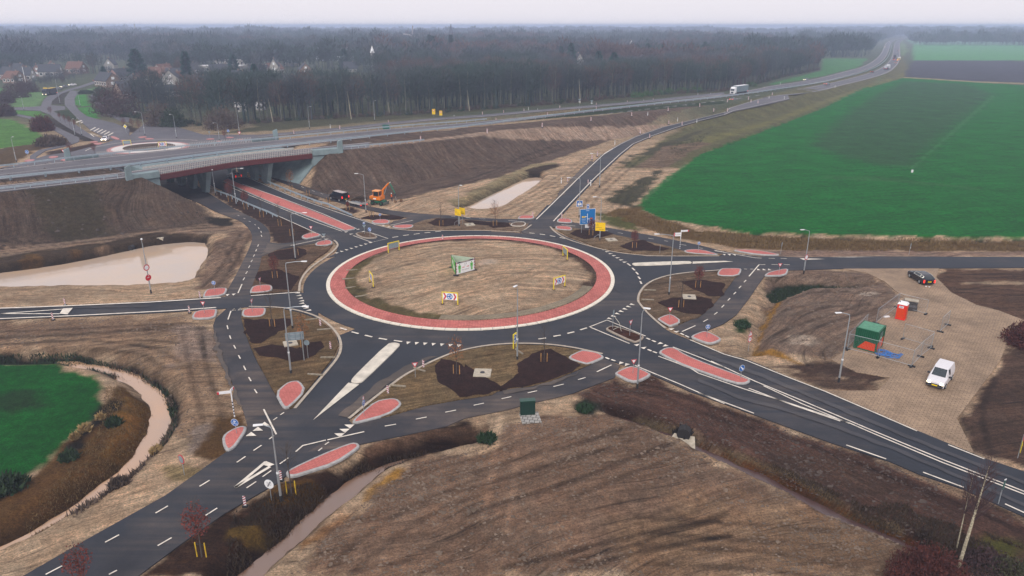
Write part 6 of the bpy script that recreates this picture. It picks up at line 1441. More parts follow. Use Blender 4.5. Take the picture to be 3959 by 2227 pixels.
# ================================================================ young staked trees
def leaf_cloud(mb, c, rx, ry, rz_, n, s_, m, up=0.0):
    for _ in range(n):
        a = random.uniform(0, 2 * math.pi); u = random.uniform(-1, 1); r_ = random.random() ** .45
        if random.random() < .25: r_ = random.uniform(.8, 1.25)
        q = math.sqrt(1 - u * u); p = Vector((c[0] + rx * r_ * q * math.cos(a), c[1] + ry * r_ * q * math.sin(a), c[2] + rz_ * r_ * u))
        d = Vector((random.gauss(0, 1), random.gauss(0, 1), random.gauss(0, 1))).normalized(); e = d.orthogonal().normalized(); k = s_ * random.uniform(.6, 1.3)
        mb.add([p - d * k, p + e * k * .6, p + d * k, p - e * k * .6], [(0, 1, 2, 3)], m)
def young_tree(label, k, x, y, H, leaf=None, rz=0.0, stk=WOOD, dens=1.0, name='young_tree', z=None, stakes=True):
    X, Y = G(k, x, y) if k else (x, y); z = max(gz(X, Y), 0) if z is None else z
    t = thing(name, label, 'young tree', (X, Y, z), rz)
    b = MB(); p = [(0, 0, -.1)] + [(random.uniform(-.05, .05), random.uniform(-.05, .05), H * f) for f in (.35, .7, 1.0)]; b.path(p, .05, BARK, rs=[.06, .045, .03, .008]); b.build('trunk', t)
    b = MB(); tips = []
    for i in range(26):
        h_ = H * random.uniform(.42, .95); a = random.uniform(0, 6.28); L_ = (H - h_) * .45 + .25; e = (math.cos(a) * L_ * .7, math.sin(a) * L_ * .7, h_ + L_ * .9)
        b.tube((0, 0, h_), e, .014, BARK, .004, n=3, cap=False)
        for _ in range(2): a2 = a + random.uniform(-.9, .9); b.tube(tuple(.6 * q + .4 * w for q, w in zip(e, (0, 0, h_))), (e[0] + math.cos(a2) * .25, e[1] + math.sin(a2) * .25, e[2] + .25), .008, BARK, .003, n=3, cap=False)
    b.build('branches', t)
    if leaf:
        b = MB(); leaf_cloud(b, (0, 0, H * .66), H * .19, H * .19, H * .28, int(620 * dens), .085, leaf); b.build('crown', t)
    if stakes:
        for sx in (-1, 1): b = MB(); b.tube((sx * .35, 0, -.1), (sx * .35, 0, 1.25), .045, stk, n=8); b.build('stake', t)
        b = MB(); b.box((0, 0, 1.12), (.72, .03, .06), BLK); b.build('tie', t)
    return t
for a in [('russet young tree beside the bridge pier, left of a pair', 'E', 2150, 432, 4.6, LRED), ('russet young tree beside the bridge lamp, right of a pair', 'E', 2295, 502, 4.2, LRED),
  ('bare young tree left of the underpass road, uppermost of three', 'F', 272, 577, 4.4, None), ('bare young tree left of the underpass road, middle of three', 'F', 440, 657, 4.6, None), ('bare young tree left of the underpass road, lowest of three', 'F', 555, 752, 4.6, None),
  ('bare young tree beside the lamp in the upper left mulch', 'F', 595, 942, 4.2, None), ('russet young tree on the northwest verge near the west road', 'F', 397, 1157, 4.0, LRED), ('orange young tree right of the right bridge pier', 'F', 545, 327, 5.0, LORG),
  ('stunted bare tree between two stakes below the bridge', 'F', 705, 377, 1.6, None), ('bare young tree in front of the black van', 'F', 893, 448, 4.0, None), ('tiny russet tree before the trailer', 'F', 1075, 508, 1.8, LRED), ('bare reddish young tree before the excavator', 'F', 1297, 580, 4.0, None),
  ('bare young tree in mulch left of the yellow notices', 'F', 1947, 667, 4.8, None), ('sparse orange young tree by the small northern pond', 'G', 275, 668, 5.2, LORG), ('russet young tree in front of the blue direction board', 'G', 1170, 757, 3.4, LRED),
  ('dark russet young tree on the northeast verge', 'G', 1575, 877, 3.5, LRED), ('russet young tree on the eastern verge', 'G', 2168, 1247, 3.7, LRED), ('bare young tree on the eastern verge beside a slab', 'G', 2010, 1432, 4.4, None),
  ('bare young tree at the top of the southwest verge', 'J', 372, 284, 5.0, None), ('orange young tree behind the grey board', 'J', 668, 480, 4.6, LORG), ('orange leafed young tree at the ring edge of the southern verge', 'J', 2090, 728, 4.8, LORG),
  ('bare young tree in the big mulch patch, black tie on two stakes', 'K', 732, 614, 4.6, None), ('bare russet young tree with yellow stakes beside the leaf-shaped island', 'N', 548, 684, 4.8, None), ('russet young tree with yellow stakes in the bottom left foreground', 'M', 1885, 1272, 4.8, LRED), ('russet tree top poking in at the bottom edge', 'M', 800, 1640, 4.3, LRED)]:
    lf = a[5]; young_tree(a[0], a[1], a[2], a[3], a[4], lf, R(random.uniform(-20, 20)), YSTK if 'yellow stakes' in a[0] else WOOD, .35 if 'sparse' in a[0] or 'orange' in a[0] else .9)
for i, (k, x, y, h_) in enumerate([('A', 480, 972, 4.6), ('A', 565, 1010, 3.6), ('A', 610, 1032, 3.6), ('A', 655, 1062, 4.2), ('A', 700, 1082, 3.8), ('A', 915, 932, 3.8), ('A', 1165, 1085, 4.5), ('A', 1240, 1090, 4.2), ('A', 1303, 1115, 4.6), ('A', 665, 1345, 4.5), ('A', 885, 1328, 3.6), ('A', 2105, 1195, 4.0)]):
    young_tree('small russet tree on the far side of the motorway, ' + ORD[i] + ' of twelve', k, x, y, h_, LRED, 0, WOOD, .5, stakes=False)

# ================================================================ vehicles
def vehicle(name, label, cat, loc, rz, ST_, paint, w, wheels, wr=.32, glass=(), lights='both', lit_h=False, lit_t=False, trim=False, bumper=True, low=None, group=None):
    """ST_: stations (x, half width, z bottom, z belt, z roof, half width roof), nose first (+x)"""
    t = thing(name, label, cat, loc, rz, group); b = MB(); V = []; n = len(ST_)
    for x, hw, zb, zt, zr, hr in ST_: V += [(x, -hw * .94, zb), (x, -hw, (zb + zt) * .5), (x, -hw * .97, zt), (x, -hr, zr), (x, hr, zr), (x, hw * .97, zt), (x, hw, (zb + zt) * .5), (x, hw * .94, zb)]
    F = []
    for i in range(n - 1):
        for j in range(8): F.append((i * 8 + j, i * 8 + (j + 1) % 8, (i + 1) * 8 + (j + 1) % 8, (i + 1) * 8 + j))
    F += [tuple(range(8))[::-1], tuple(range((n - 1) * 8, n * 8))]
    b.add(V, F, paint); b.build('body', t, bev=.035)
    def q(i, j): return Vector(V[i * 8 + j])
    k = 0
    for (i, j0, i2, j1, ins) in glass:
        p = [q(i, j0), q(i, j1), q(i2, j1), q(i2, j0)]; c = sum(p, Vector()) / 4; nn = (p[1] - p[0]).cross(p[3] - p[0]).normalized()
        if nn.dot(c - Vector((c.x * .3, 0, .5))) < 0: nn = -nn
        pp = [c + (v - c) * ins + nn * .03 for v in p]; g = MB(); g.add(pp, [(0, 1, 2, 3)], GLASS); g.build('windscreen' if j0 == 3 and j1 == 4 else 'side_window', t)
        if trim and not (j0 == 3 and j1 == 4):
            g = MB(); 
            for a_, b_ in zip(pp, pp[1:] + pp[:1]): g.tube(a_ + nn * .01, b_ + nn * .01, .028, CHROME, n=5)
            g.build('window_trim', t)
    for x, sy in [(x, s_) for x in wheels for s_ in (-1, 1)]:
        g = MB(); g.tube((x, sy * (w / 2 - .2), wr), (x, sy * (w / 2 + .015), wr), wr, BLK, n=18); o = g.build('wheel', t)
        g = MB(); g.tube((x, sy * (w / 2 + .0), wr), (x, sy * (w / 2 + .03), wr), wr * .62, GAL, wr * .55, n=12); g.build('rim', o)
    x0, x1 = ST_[0][0], ST_[-1][0]
    zl = ST_[0][3] - .05
    for sy in (-1, 1):
        g = MB(); g.ball((ST_[0][0] - .03, sy * (ST_[0][1] - .12), zl + .02), .2, HLAMP if lit_h else mat('headlight_glass', (.5, .5, .5), .15), .7, 1, .7); g.build('headlight', t)
        zt_ = low or ST_[-1][3]; g = MB(); g.box((x1 - .01, sy * (ST_[-1][1] - .1), zt_ - .12), (.08, .17, .42), TLAMP if lit_t else mat('tail_lens', (.35, .01, .01), .3)); g.build('tail_light', t)
    if bumper:
        g = MB(); g.box((x0 + .03, 0, ST_[0][2] + .18), (.12, w * .86, .3), DPL); g.box((x1 - .03, 0, ST_[-1][2] + .15), (.12, w * .86, .25), DPL); g.build('bumper', t, bev=.02)
    g = MB(); g.box((x0 + .11, 0, ST_[0][2] + .2), (.02, .52, .12), PLATE); g.build('number_plate', t); g = MB(); g.box((x1 - .1, 0, ST_[-1][2] + .35), (.02, .52, .12), PLATE); g.build('number_plate', t)
    return t
def mirrors(t, x, hw, z, m=DPL):
    for sy in (-1, 1): g = MB(); g.box((x, sy * (hw + .12), z), (.14, .26, .2), m); g.build('wing_mirror', t, bev=.02)
def aim(a, b_): return math.atan2(b_[1] - a[1], b_[0] - a[0])
SV = lambda L_, h_: [(L_ / 2, .72, .28, .72, .76, .6), (L_ / 2 - .15, .84, .2, .86, .92, .7), (L_ / 2 - .95, .89, .2, 1.02, 1.1, .74), (L_ / 2 - 1.75, .9, .2, 1.1, h_ - .05, .66), (L_ / 2 - 2.3, .9, .2, 1.12, h_, .7), (-L_ / 2 + .25, .9, .2, 1.14, h_, .7), (-L_ / 2 + .02, .88, .25, 1.12, h_ - .08, .68), (-L_ / 2, .86, .3, .95, 1.0, .8)]
# white van
f0 = Vector(P(3540 + 580 / 8.05, 1360 + 1090 / 8.05, .3)); rr = Vector(P(3540 + 1130 / 8.05, 1360 + 830 / 8.05, 0)); fw = Vector(P(3540 + 900 / 8.05, 1360 + 1150 / 8.05, 0))
rz = math.atan2(fw.y - rr.y, fw.x - rr.x); c_ = f0 - Vector((math.cos(rz), math.sin(rz))) * 2.2
van = vehicle('small_van', 'small white van with lit headlights on the paved yard', 'van', (c_.x, c_.y, .05), rz, SV(4.4, 1.85), CWHT, 1.8, (1.45, -1.35), glass=[(2, 3, 3, 4, .9), (3, 2, 4, 3, .8), (3, 5, 4, 4, .8)], lit_h=True, lit_t=False)
mirrors(van, .75, .9, 1.12)
# black estate
wf = Vector(P(3490 + 385 / 14.49, 1030 + 600 / 14.49, .1)); wr_ = Vector(P(3490 + 930 / 14.49, 1030 + 950 / 14.49, .1)); rz = aim(wr_, wf); d = Vector((math.cos(rz), math.sin(rz))); c_ = (wf + wr_) / 2 + Vector((-d.y, d.x)) * -.85
E_ST = [(2.38, .7, .3, .68, .72, .6), (2.2, .86, .2, .78, .84, .7), (1.2, .92, .18, .95, 1.0, .74), (.45, .93, .18, 1.0, 1.38, .62), (-.3, .93, .18, 1.02, 1.48, .64), (-1.4, .93, .18, 1.04, 1.44, .64), (-2.05, .92, .2, 1.03, 1.3, .62), (-2.35, .88, .25, .95, 1.02, .72), (-2.4, .86, .3, .8, .84, .74)]
est = vehicle('estate_car', 'black estate car with chrome window trim turning off the east road', 'car', (c_.x, c_.y, .05), rz, E_ST, CBLK, 1.86, (1.4, -1.4), .34, glass=[(2, 3, 3, 4, .88), (3, 2, 5, 3, .86), (3, 5, 5, 4, .86), (5, 2, 6, 3, .8), (5, 5, 6, 4, .8), (6, 3, 7, 4, .88)], lit_t=True, trim=True, bumper=False)
mirrors(est, .75, .92, 1.0, CBLK)
# black van by the excavator
HV = lambda L_, h_: [(L_ / 2, .8, .3, .9, .95, .66), (L_ / 2 - .2, .93, .22, 1.05, 1.12, .74), (L_ / 2 - .8, .97, .22, 1.2, 1.28, .78), (L_ / 2 - 1.5, .98, .22, 1.25, h_ - .05, .78), (L_ / 2 - 2.1, .98, .22, 1.27, h_, .82), (-L_ / 2 + .15, .98, .22, 1.27, h_, .82), (-L_ / 2, .95, .25, 1.25, h_ - .06, .8)]
zz = lambda x, y, z=0: P(1260 + x / 8.587, 690 + y / 8.587, z)
bk = Vector(zz(690, 745, .2)); fr = Vector(zz(170, 700, .2)); c_ = Vector(zz(420, 745, 0)); rz = R(137)
bv = vehicle('delivery_van', 'black van with glowing tail lights towing a flat trailer', 'van', (c_.x, c_.y + .6, .05), rz, HV(5.0, 1.97), CBLK, 1.94, (1.65, -1.45), .34, glass=[(2, 3, 3, 4, .9), (3, 2, 4, 3, .8), (3, 5, 4, 4, .8)], lit_t=True, low=1.2)
g = MB(); g.add([(-2.3, -.7, 1.985), (1.2, -.68, 1.985), (1.2, .68, 1.985), (-2.3, .7, 1.985)], [(0, 1, 2, 3)], mat('pale_roof', (.42, .36, .34), .6, var=.3)); g.build('roof_panel', bv)  # paler, mottled sheet laid over the top of the black body
# trailer with bundled trees
c_ = Vector(zz(1030, 850, .3)); rz2 = R(140)
t = thing('trailer', 'grey flatbed trailer loaded with a bundle of bare trees', 'trailer', (c_.x, c_.y, 0), rz2)
b = MB(); b.box((0, 0, .62), (4.6, 2.1, .12), GAL); b.build('bed', t)
for y in (-1.05, 1.05): b = MB(); b.box((0, y, .82), (4.6, .05, .34), mat('grey_side_board', (.45, .44, .42), .5)); b.build('side_board', t)
b = MB(); b.box((-2.3, 0, .82), (.05, 2.1, .34), mat('grey_side_board', (.45, .44, .42), .5)); b.build('tailboard', t)
for y in (-1, 1):
    for x in (-.45, .35): b = MB(); b.tube((x, y * .8, .28), (x, y * 1.0, .28), .28, BLK, n=14); b.build('wheel', t)
    b = MB(); b.box((-2.36, y * .8, .5), (.05, .32, .12), TLAMP); b.build('tail_light', t)
b = MB(); b.tube((2.3, 0, .5), (3.7, 0, .5), .06, GAL); b.build('drawbar', t)
t = thing('tree_bundle', 'bundle of bare lifted trees with root balls lying on the trailer', 'tree bundle', (c_.x, c_.y, .7), rz2 + R(180))
b = MB()
for i in range(9):
    y = random.uniform(-.7, .7); a = (-1.8 + random.random() * .5, y, .25 + random.random() * .3); e = (2.6 + random.random(), y * 1.4, 1.2 + random.random() * .9)
    b.tube(a, e, .05, BARK, .015, n=5)
    for _ in range(26):
        f = random.uniform(.35, 1); p = Vector(a).lerp(Vector(e), f); b.tube(p, p + Vector((random.uniform(.3, .9), random.uniform(-.45, .45), random.uniform(-.25, .5))), .018, BARK, .006, n=3, cap=False)
b.build('trunks', t); b = MB(); leaf_cloud(b, (1.2, 0, .9), 1.9, .9, .6, 700, .12, mat('bundle_twigs', (.10, .065, .045), .95)); b.build('twigs', t); b = MB()
for i in range(8): b.ball((-1.8 + random.random() * .7, -.8 + i * .22, .3), .28, mat('root_ball_earth', hexl('6d5236'), .95), nu=7, nv=5)
b.build('root_balls', t)
# excavator
X0 = Vector(zz(1740, 900, 0)); t = thing('excavator', 'orange and green wheeled excavator with raised arm beside the worker', 'excavator', (X0.x, X0.y + .9, 0), R(-22)); 
b = MB(); b.box((0, 0, .75), (3.2, 1.3, .5), MGRN); b.build('chassis', t, bev=.05)
for x in (-1.05, 1.05):
    for y in (-.8, .8): b = MB(); b.tube((x, y - .2, .46), (x, y + .2, .46), .46, BLK, n=16); w_ = b.build('wheel', t); b = MB(); b.tube((x, y - .22, .46), (x, y + .22, .46), .2, MGRN, n=10); b.build('rim', w_)
b = MB(); b.box((1.9, -.2, .5), (.12, 2.2, .6), mat('blade_steel', (.10, .11, .09), .6)); b.box((1.6, -.2, .6), (.6, .2, .2), MGRN); b.build('dozer_blade', t)
b = MB(); b.tube((0, 0, 1.0), (0, 0, 1.15), .6, DPL, n=16); b.build('turntable', t)
b = MB(); b.box((-.35, 0, 1.55), (2.6, 1.9, .75), ORNG); b.box((-1.3, 0, 1.25), (.75, 1.85, .6), MGRN); b.box((-.4, -.96, 1.45), (.7, .02, .3), WHT); b.build('engine_housing', t, bev=.06)
b = MB()
for x, y in ((-.75, -.85), (.55, -.85), (-.75, .15), (.55, .15)): b.tube((x, y, 1.9), (x, y, 3.0), .05, ORNG, n=6)
b.box((-.1, -.35, 3.08), (1.6, 1.3, .18), mat('pale_orange_roof', (.80, .34, .12), .5)); b.box((-.75, -.35, 2.15), (.08, 1.0, .5), ORNG); b.build('cab', t)
b = MB(); b.box((-.1, -.86, 2.5), (1.2, .015, .9), GLASS); b.box((.57, -.35, 2.5), (.015, .95, .9), GLASS); b.build('cab_window', t)
b = MB(); b.box((-.2, -.35, 2.3), (.4, .4, .7), mat('driver_red_jacket', (.6, .02, .04), .8)); b.ball((-.2, -.35, 2.78), .13, SKIN); b.build('driver', t)
b = MB(); b.path([(.75, .35, 1.6), (.95, .35, 3.2), (2.3, .35, 4.6), (2.7, .35, 4.9)], .16, ORNG, n=6, rs=[.2, .22, .16, .12]); b.build('boom', t)
b = MB(); b.tube((1.2, .35, 2.2), (1.9, .35, 3.9), .06, GAL); b.tube((1.9, .35, 4.4), (2.9, .35, 5.0), .06, WHT); b.build('hydraulic_ram', t)
b = MB(); b.path([(2.5, .35, 5.0), (3.1, .35, 4.2), (3.9, .35, 2.7)], .12, MGRN, n=6, rs=[.1, .17, .1]); b.build('dipper_arm', t)
b = MB(); b.box((3.9, .35, 2.35), (.3, .35, .5), DPL); b.tube((4.0, .35, 2.1), (4.05, .35, 1.2), .02, WHT); b.build('grab', t)
t = thing('root_ball', 'small root ball hanging from the excavator arm', 'root ball', (X0.x + 3.7, X0.y + .0, .8)); b = MB(); b.ball((0, 0, .1), .33, mat('root_ball_earth', hexl('6d5236'), .95)); b.build('earth', t)
x_, y_ = zz(2500, 765, 0); t = thing('root_ball', 'loose brown root ball lying right of the worker', 'root ball', (x_, y_, .25)); b = MB(); b.ball((0, 0, 0), .38, mat('root_ball_earth', hexl('6d5236'), .95)); b.build('earth', t)

# ---------------------------------------------------------------- the worker
def person():
    x_, y_ = zz(2195, 755, 0); t = thing('person', 'worker in orange vest and white helmet standing beside the excavator arm', 'person', (x_, y_, 0), R(-120))
    me = bpy.data.meshes.new('body')
    V = [(0, 0, .95), (0, 0, 1.15), (.01, 0, 1.38), (.03, 0, 1.52), (.05, 0, 1.62), (.06, 0, 1.74),
         (0, .1, .9), (.06, .13, .5), (-.02, .15, .08), (.1, .16, .03), (0, -.1, .9), (-.03, -.16, .5), (-.16, -.2, .1), (-.04, -.21, .03),
         (.0, .19, 1.40), (.10, .27, 1.14), (.30, .25, 1.05), (.0, -.19, 1.40), (-.05, -.3, 1.14), (.06, -.33, .92), (.38, .25, 1.04), (.09, -.33, .84)]
    Ed = [(0, 1), (1, 2), (2, 3), (3, 4), (4, 5), (0, 6), (6, 7), (7, 8), (8, 9), (0, 10), (10, 11), (11, 12), (12, 13), (2, 14), (14, 15), (15, 16), (2, 17), (17, 18), (18, 19), (16, 20), (19, 21)]
    me.from_pydata(V, Ed, []); o = bpy.data.objects.new('body', me); scene.collection.objects.link(o); o.parent = t
    sk = o.modifiers.new('skin', 'SKIN'); rad = [.14, .14, .15, .06, .06, .10, .10, .07, .05, .045, .10, .07, .05, .045, .07, .05, .04, .07, .05, .04, .035, .035]
    for v, r_ in zip(me.skin_vertices[0].data, rad): v.radius = (r_, r_)
    me.skin_vertices[0].data[0].use_root = True; ss = o.modifiers.new('sub', 'SUBSURF'); ss.levels = ss.render_levels = 1
    me.materials.append(NAVY)
    b = MB()
    V = []; n = 12
    for z, rx, ry in ((.98, .15, .2), (1.2, .155, .2), (1.4, .16, .215), (1.5, .09, .12)):
        V += [(rx * math.cos(2 * math.pi * i / n) + .005, ry * math.sin(2 * math.pi * i / n), z) for i in range(n)]
    b.add(V, [(k * n + i, k * n + (i + 1) % n, (k + 1) * n + (i + 1) % n, (k + 1) * n + i) for k in range(3) for i in range(n)], HIVIS); b.build('vest', t)
    b = MB(); b.ball((.06, 0, 1.68), .105, SKIN, .95, .85, 1.1, 10, 7); b.box((.165, 0, 1.67), (.03, .03, .04), SKIN); b.box((.155, .035, 1.70), (.01, .02, .012), INK); b.box((.155, -.035, 1.70), (.01, .02, .012), INK); b.box((.158, 0, 1.635), (.01, .04, .01), REDM); b.build('face', t)
    b = MB(); b.ball((.05, 0, 1.74), .14, WHT, 1, .95, .75, 12, 6); b.box((.15, 0, 1.74), (.14, .2, .02), WHT); b.build('helmet', t)
    for hx, hy, hz in ((.4, .25, 1.04), (.1, -.33, .8)):
        b = MB(); b.ball((hx, hy, hz), .045, SKIN, .6, 1, 1.1, 6, 4)
        for k in range(4): b.path([(hx + .02, hy - .03 + k * .02, hz), (hx + .06, hy - .03 + k * .021, hz - .03), (hx + .06, hy - .03 + k * .021, hz - .07)], .009, SKIN, n=4)
        b.tube((hx, hy + .04, hz), (hx + .05, hy + .06, hz - .02), .01, SKIN, n=4); b.build('hand', t)
person()

# ---------------------------------------------------------------- cars far away
def ground_z_road(sx, sy, z): X, Y = P(sx, sy, z); return (X, Y, z + .05)
CAR_ST = [(2.15, .7, .3, .7, .74, .6), (2.0, .84, .2, .8, .86, .68), (1.1, .88, .2, .94, 1.0, .7), (.4, .88, .2, 1.0, 1.4, .6), (-.9, .88, .2, 1.02, 1.45, .62), (-1.7, .87, .2, 1.0, 1.1, .66), (-2.1, .84, .3, .9, .95, .7)]
CARS = [('E', 2190, 215, 0, 'F', -300, -60, CGRY, 'silver car with red tail lights passing under the bridge', False, True),
 ('A', 985, 1195, 0, None, R(-75), 0, CWHT, 'white car with lit headlights entering the far roundabout', True, False),
 ('A', 600, 698, 0, None, R(-110), 0, CGRY, 'dark car with white headlights behind the lorry far left', True, False), ('A', 548, 716, 0, None, R(-110), 0, CGRY, 'car with one bright headlight right behind the far left lorry', True, False), ('A', 680, 680, 0, None, R(-140), 0, CWHT, 'pale car with yellow headlights, last of the far left queue', True, False), ('A', 905, 640, 0, None, R(40), 0, CRED, 'red car on the far left road beyond the queue', False, True),
 ('D', 280, 695, 3.3, None, R(40), 0, CGRY, 'dark car below the white lorry on the near carriageway', False, True), ('D', 850, 535, 2.5, None, R(222), 0, CGRY, 'car with amber headlights right of the white lorry', 'o', False), ('D', 1018, 570, 2.7, None, R(38), 0, CGRY, 'dark car midway along the near carriageway', False, True),
 ('D', 1376, 473, 2.0, None, R(50), 0, CBLK, 'black car behind the tanker on the bend', False, True), ('D', 1560, 400, 1.6, None, R(58), 0, CGRY, 'grey car just above the tanker', False, True), ('D', 1547, 375, 1.5, None, R(58), 0, CRED, 'red-lit car left of the roadworks lorry', False, True),
 ('D', 1572, 383, 1.5, None, R(58), 0, CGRY, 'car with amber beacon beside the roadworks lorry', 'o', True), ('D', 1579, 303, 1.2, None, R(58), 0, CGRY, 'small grey car far up the near carriageway', False, True), ('D', 1479, 272, 1.2, None, R(240), 0, CGRY, 'oncoming car with yellow lights far up, lower one', True, False), ('D', 1487, 247, 1.2, None, R(240), 0, CGRY, 'oncoming car with yellow lights far up, upper one', True, False),
 ('D', 1510, 230, 1.1, None, R(230), 0, CGRY, 'tiny oncoming car with lights, left of the pair at the bend', True, False), ('D', 1533, 229, 1.1, None, R(230), 0, CGRY, 'tiny oncoming car with lights, right of the pair at the bend', True, False)]
for k, x, y, z, kk, a, bb, paint, lab, lh, lt in CARS:
    loc = ground_z_road(*px(k, x, y), z); rz = a if kk is None else math.atan2(.655, -.755)
    if y < 720 and k == 'A' or k == 'D': 
        pass
    c = vehicle('passenger_car', lab, 'car', loc, rz, CAR_ST, paint, 1.78, (1.3, -1.3), .31, glass=[(2, 3, 3, 4, .88), (3, 2, 4, 3, .86), (3, 5, 4, 4, .86), (4, 3, 5, 4, .85)], lit_h=bool(lh), lit_t=lt, bumper=False)
    if lh == 'o':
        b = MB(); b.box((.4 if lab.endswith('lorry') else 2.2, 0, 1.5 if 'beacon' in lab else .75), (.15, 1.2, .2), OLAMP); b.build('amber_beacon', c)
def lorry(label, loc, rz, body, roof, L_=12.5, cab=WHT, lit=False, tank=False, Hb=3.9):
    t = thing('lorry', label, 'lorry', loc, rz)
    b = MB()
    if tank: b.tube((-L_ / 2, 0, 2.3), (L_ / 2 - 3.0, 0, 2.3), 1.2, body, n=18)
    else: b.box((-1.4, 0, (1.1 + Hb) / 2), (L_ - 3.2, 2.5, Hb - 1.1), body); b.box((-1.4, 0, Hb + .03), (L_ - 3.2, 2.52, .06), roof); b.box((-1.2, -1.262, 2.9), (L_ * .42, .01, .8), WHT); b.box((-L_ / 2 + .45, -1.262, 2.7), (.5, .01, 2.0), WHT)
    b.build('load_body', t, bev=0 if tank else .03)
    b = MB(); x = L_ / 2 - 1.3
    b.add([(x - 1.1, -1.22, .5), (x + 1.15, -1.22, .45), (x + 1.2, -1.22, 1.7), (x + .95, -1.15, 3.0), (x + .3, -1.1, 3.7), (x - 1.1, -1.1, 3.7), (x - 1.1, 1.22, .5), (x + 1.15, 1.22, .45), (x + 1.2, 1.22, 1.7), (x + .95, 1.15, 3.0), (x + .3, 1.1, 3.7), (x - 1.1, 1.1, 3.7)],
          [(0, 1, 2, 3, 4, 5), (11, 10, 9, 8, 7, 6)] + [(i, (i + 1) % 6 + 0, (i + 1) % 6 + 6, i + 6)[::-1] for i in range(6)], cab); b.build('cab', t, bev=.05)
    b = MB(); b.add([(x + 1.21, -1.05, 1.85), (x + 1.21, 1.05, 1.85), (x + 1.0, 1.0, 2.85), (x + 1.0, -1.0, 2.85)], [(0, 1, 2, 3)], GLASS); b.build('windscreen', t)
    b = MB(); b.box((x + 1.19, 0, 1.1), (.06, 1.3, .8), DPL); b.build('grille', t)
    for y in (-.95, .95): b = MB(); b.box((x + 1.2, y, .8), (.06, .35, .22), HLAMP if lit else WHT); b.build('headlight', t); b = MB(); b.box((-L_ / 2 - .02, y, 1.0), (.05, .35, .2), TLAMP); b.build('tail_light', t)
    b = MB(); b.box((-.8, 0, .85), (L_ - 2.5, 1.0, .3), DPL); b.build('chassis', t)
    for wx in (L_ / 2 - 1.6, L_ / 2 - 4.4, -L_ / 2 + 1.4, -L_ / 2 + 2.7, -L_ / 2 + 4.0):
        for y in (-1.1, 1.1): b = MB(); b.tube((wx, y - .15, .5), (wx, y + .15, .5), .5, BLK, n=14); b.build('wheel', t)
    return t
GB = mat('grey_curtain', (.16, .21, .23), .6)
l0 = ground_z_road(*px('D', 320, 640), 3.5); d_ = Vector(P(*px('D', 250, 648), 3.5)) - Vector(P(*px('D', 600, 597), 3.5)); lorry('white cabbed articulated lorry with grey side on the far carriageway', l0, math.atan2(d_.y, d_.x), GB, WHT, 15.5, Hb=4.0)
l0 = ground_z_road(*px('D', 1490, 447), 1.9); lorry('pale tanker lorry with red rear on the motorway bend', l0, R(53), mat('pale_tank', (.45, .47, .5), .4), WHT, 12, tank=True)
l0 = ground_z_road(*px('D', 1556, 362), 1.5); lorry('dark lorry ahead of the roadworks vehicle', l0, R(58), mat('dark_load', (.05, .05, .06), .6), mat('dark_load', (.05, .05, .06), .6), 12)
l0 = ground_z_road(*px('D', 1585, 380), 1.5); lorry('small roadworks lorry with pale top at the right motorway edge', l0, R(58), mat('yellow_load', (.4, .3, .1), .6), WHT, 8, Hb=3.2)
l0 = ground_z_road(*px('A', 468, 768), 0); t = lorry('dark lorry with yellow sign and bright headlights far left', l0, R(-95), mat('dark_load', (.05, .05, .06), .6), YBRD, 9, cab=mat('dark_load', (.05, .05, .06), .6), lit=True, Hb=3.6); b = MB(); b.box((2.8, 0, 3.9), (.2, 2.2, .5), YBRD); b.build('roof_sign', t)

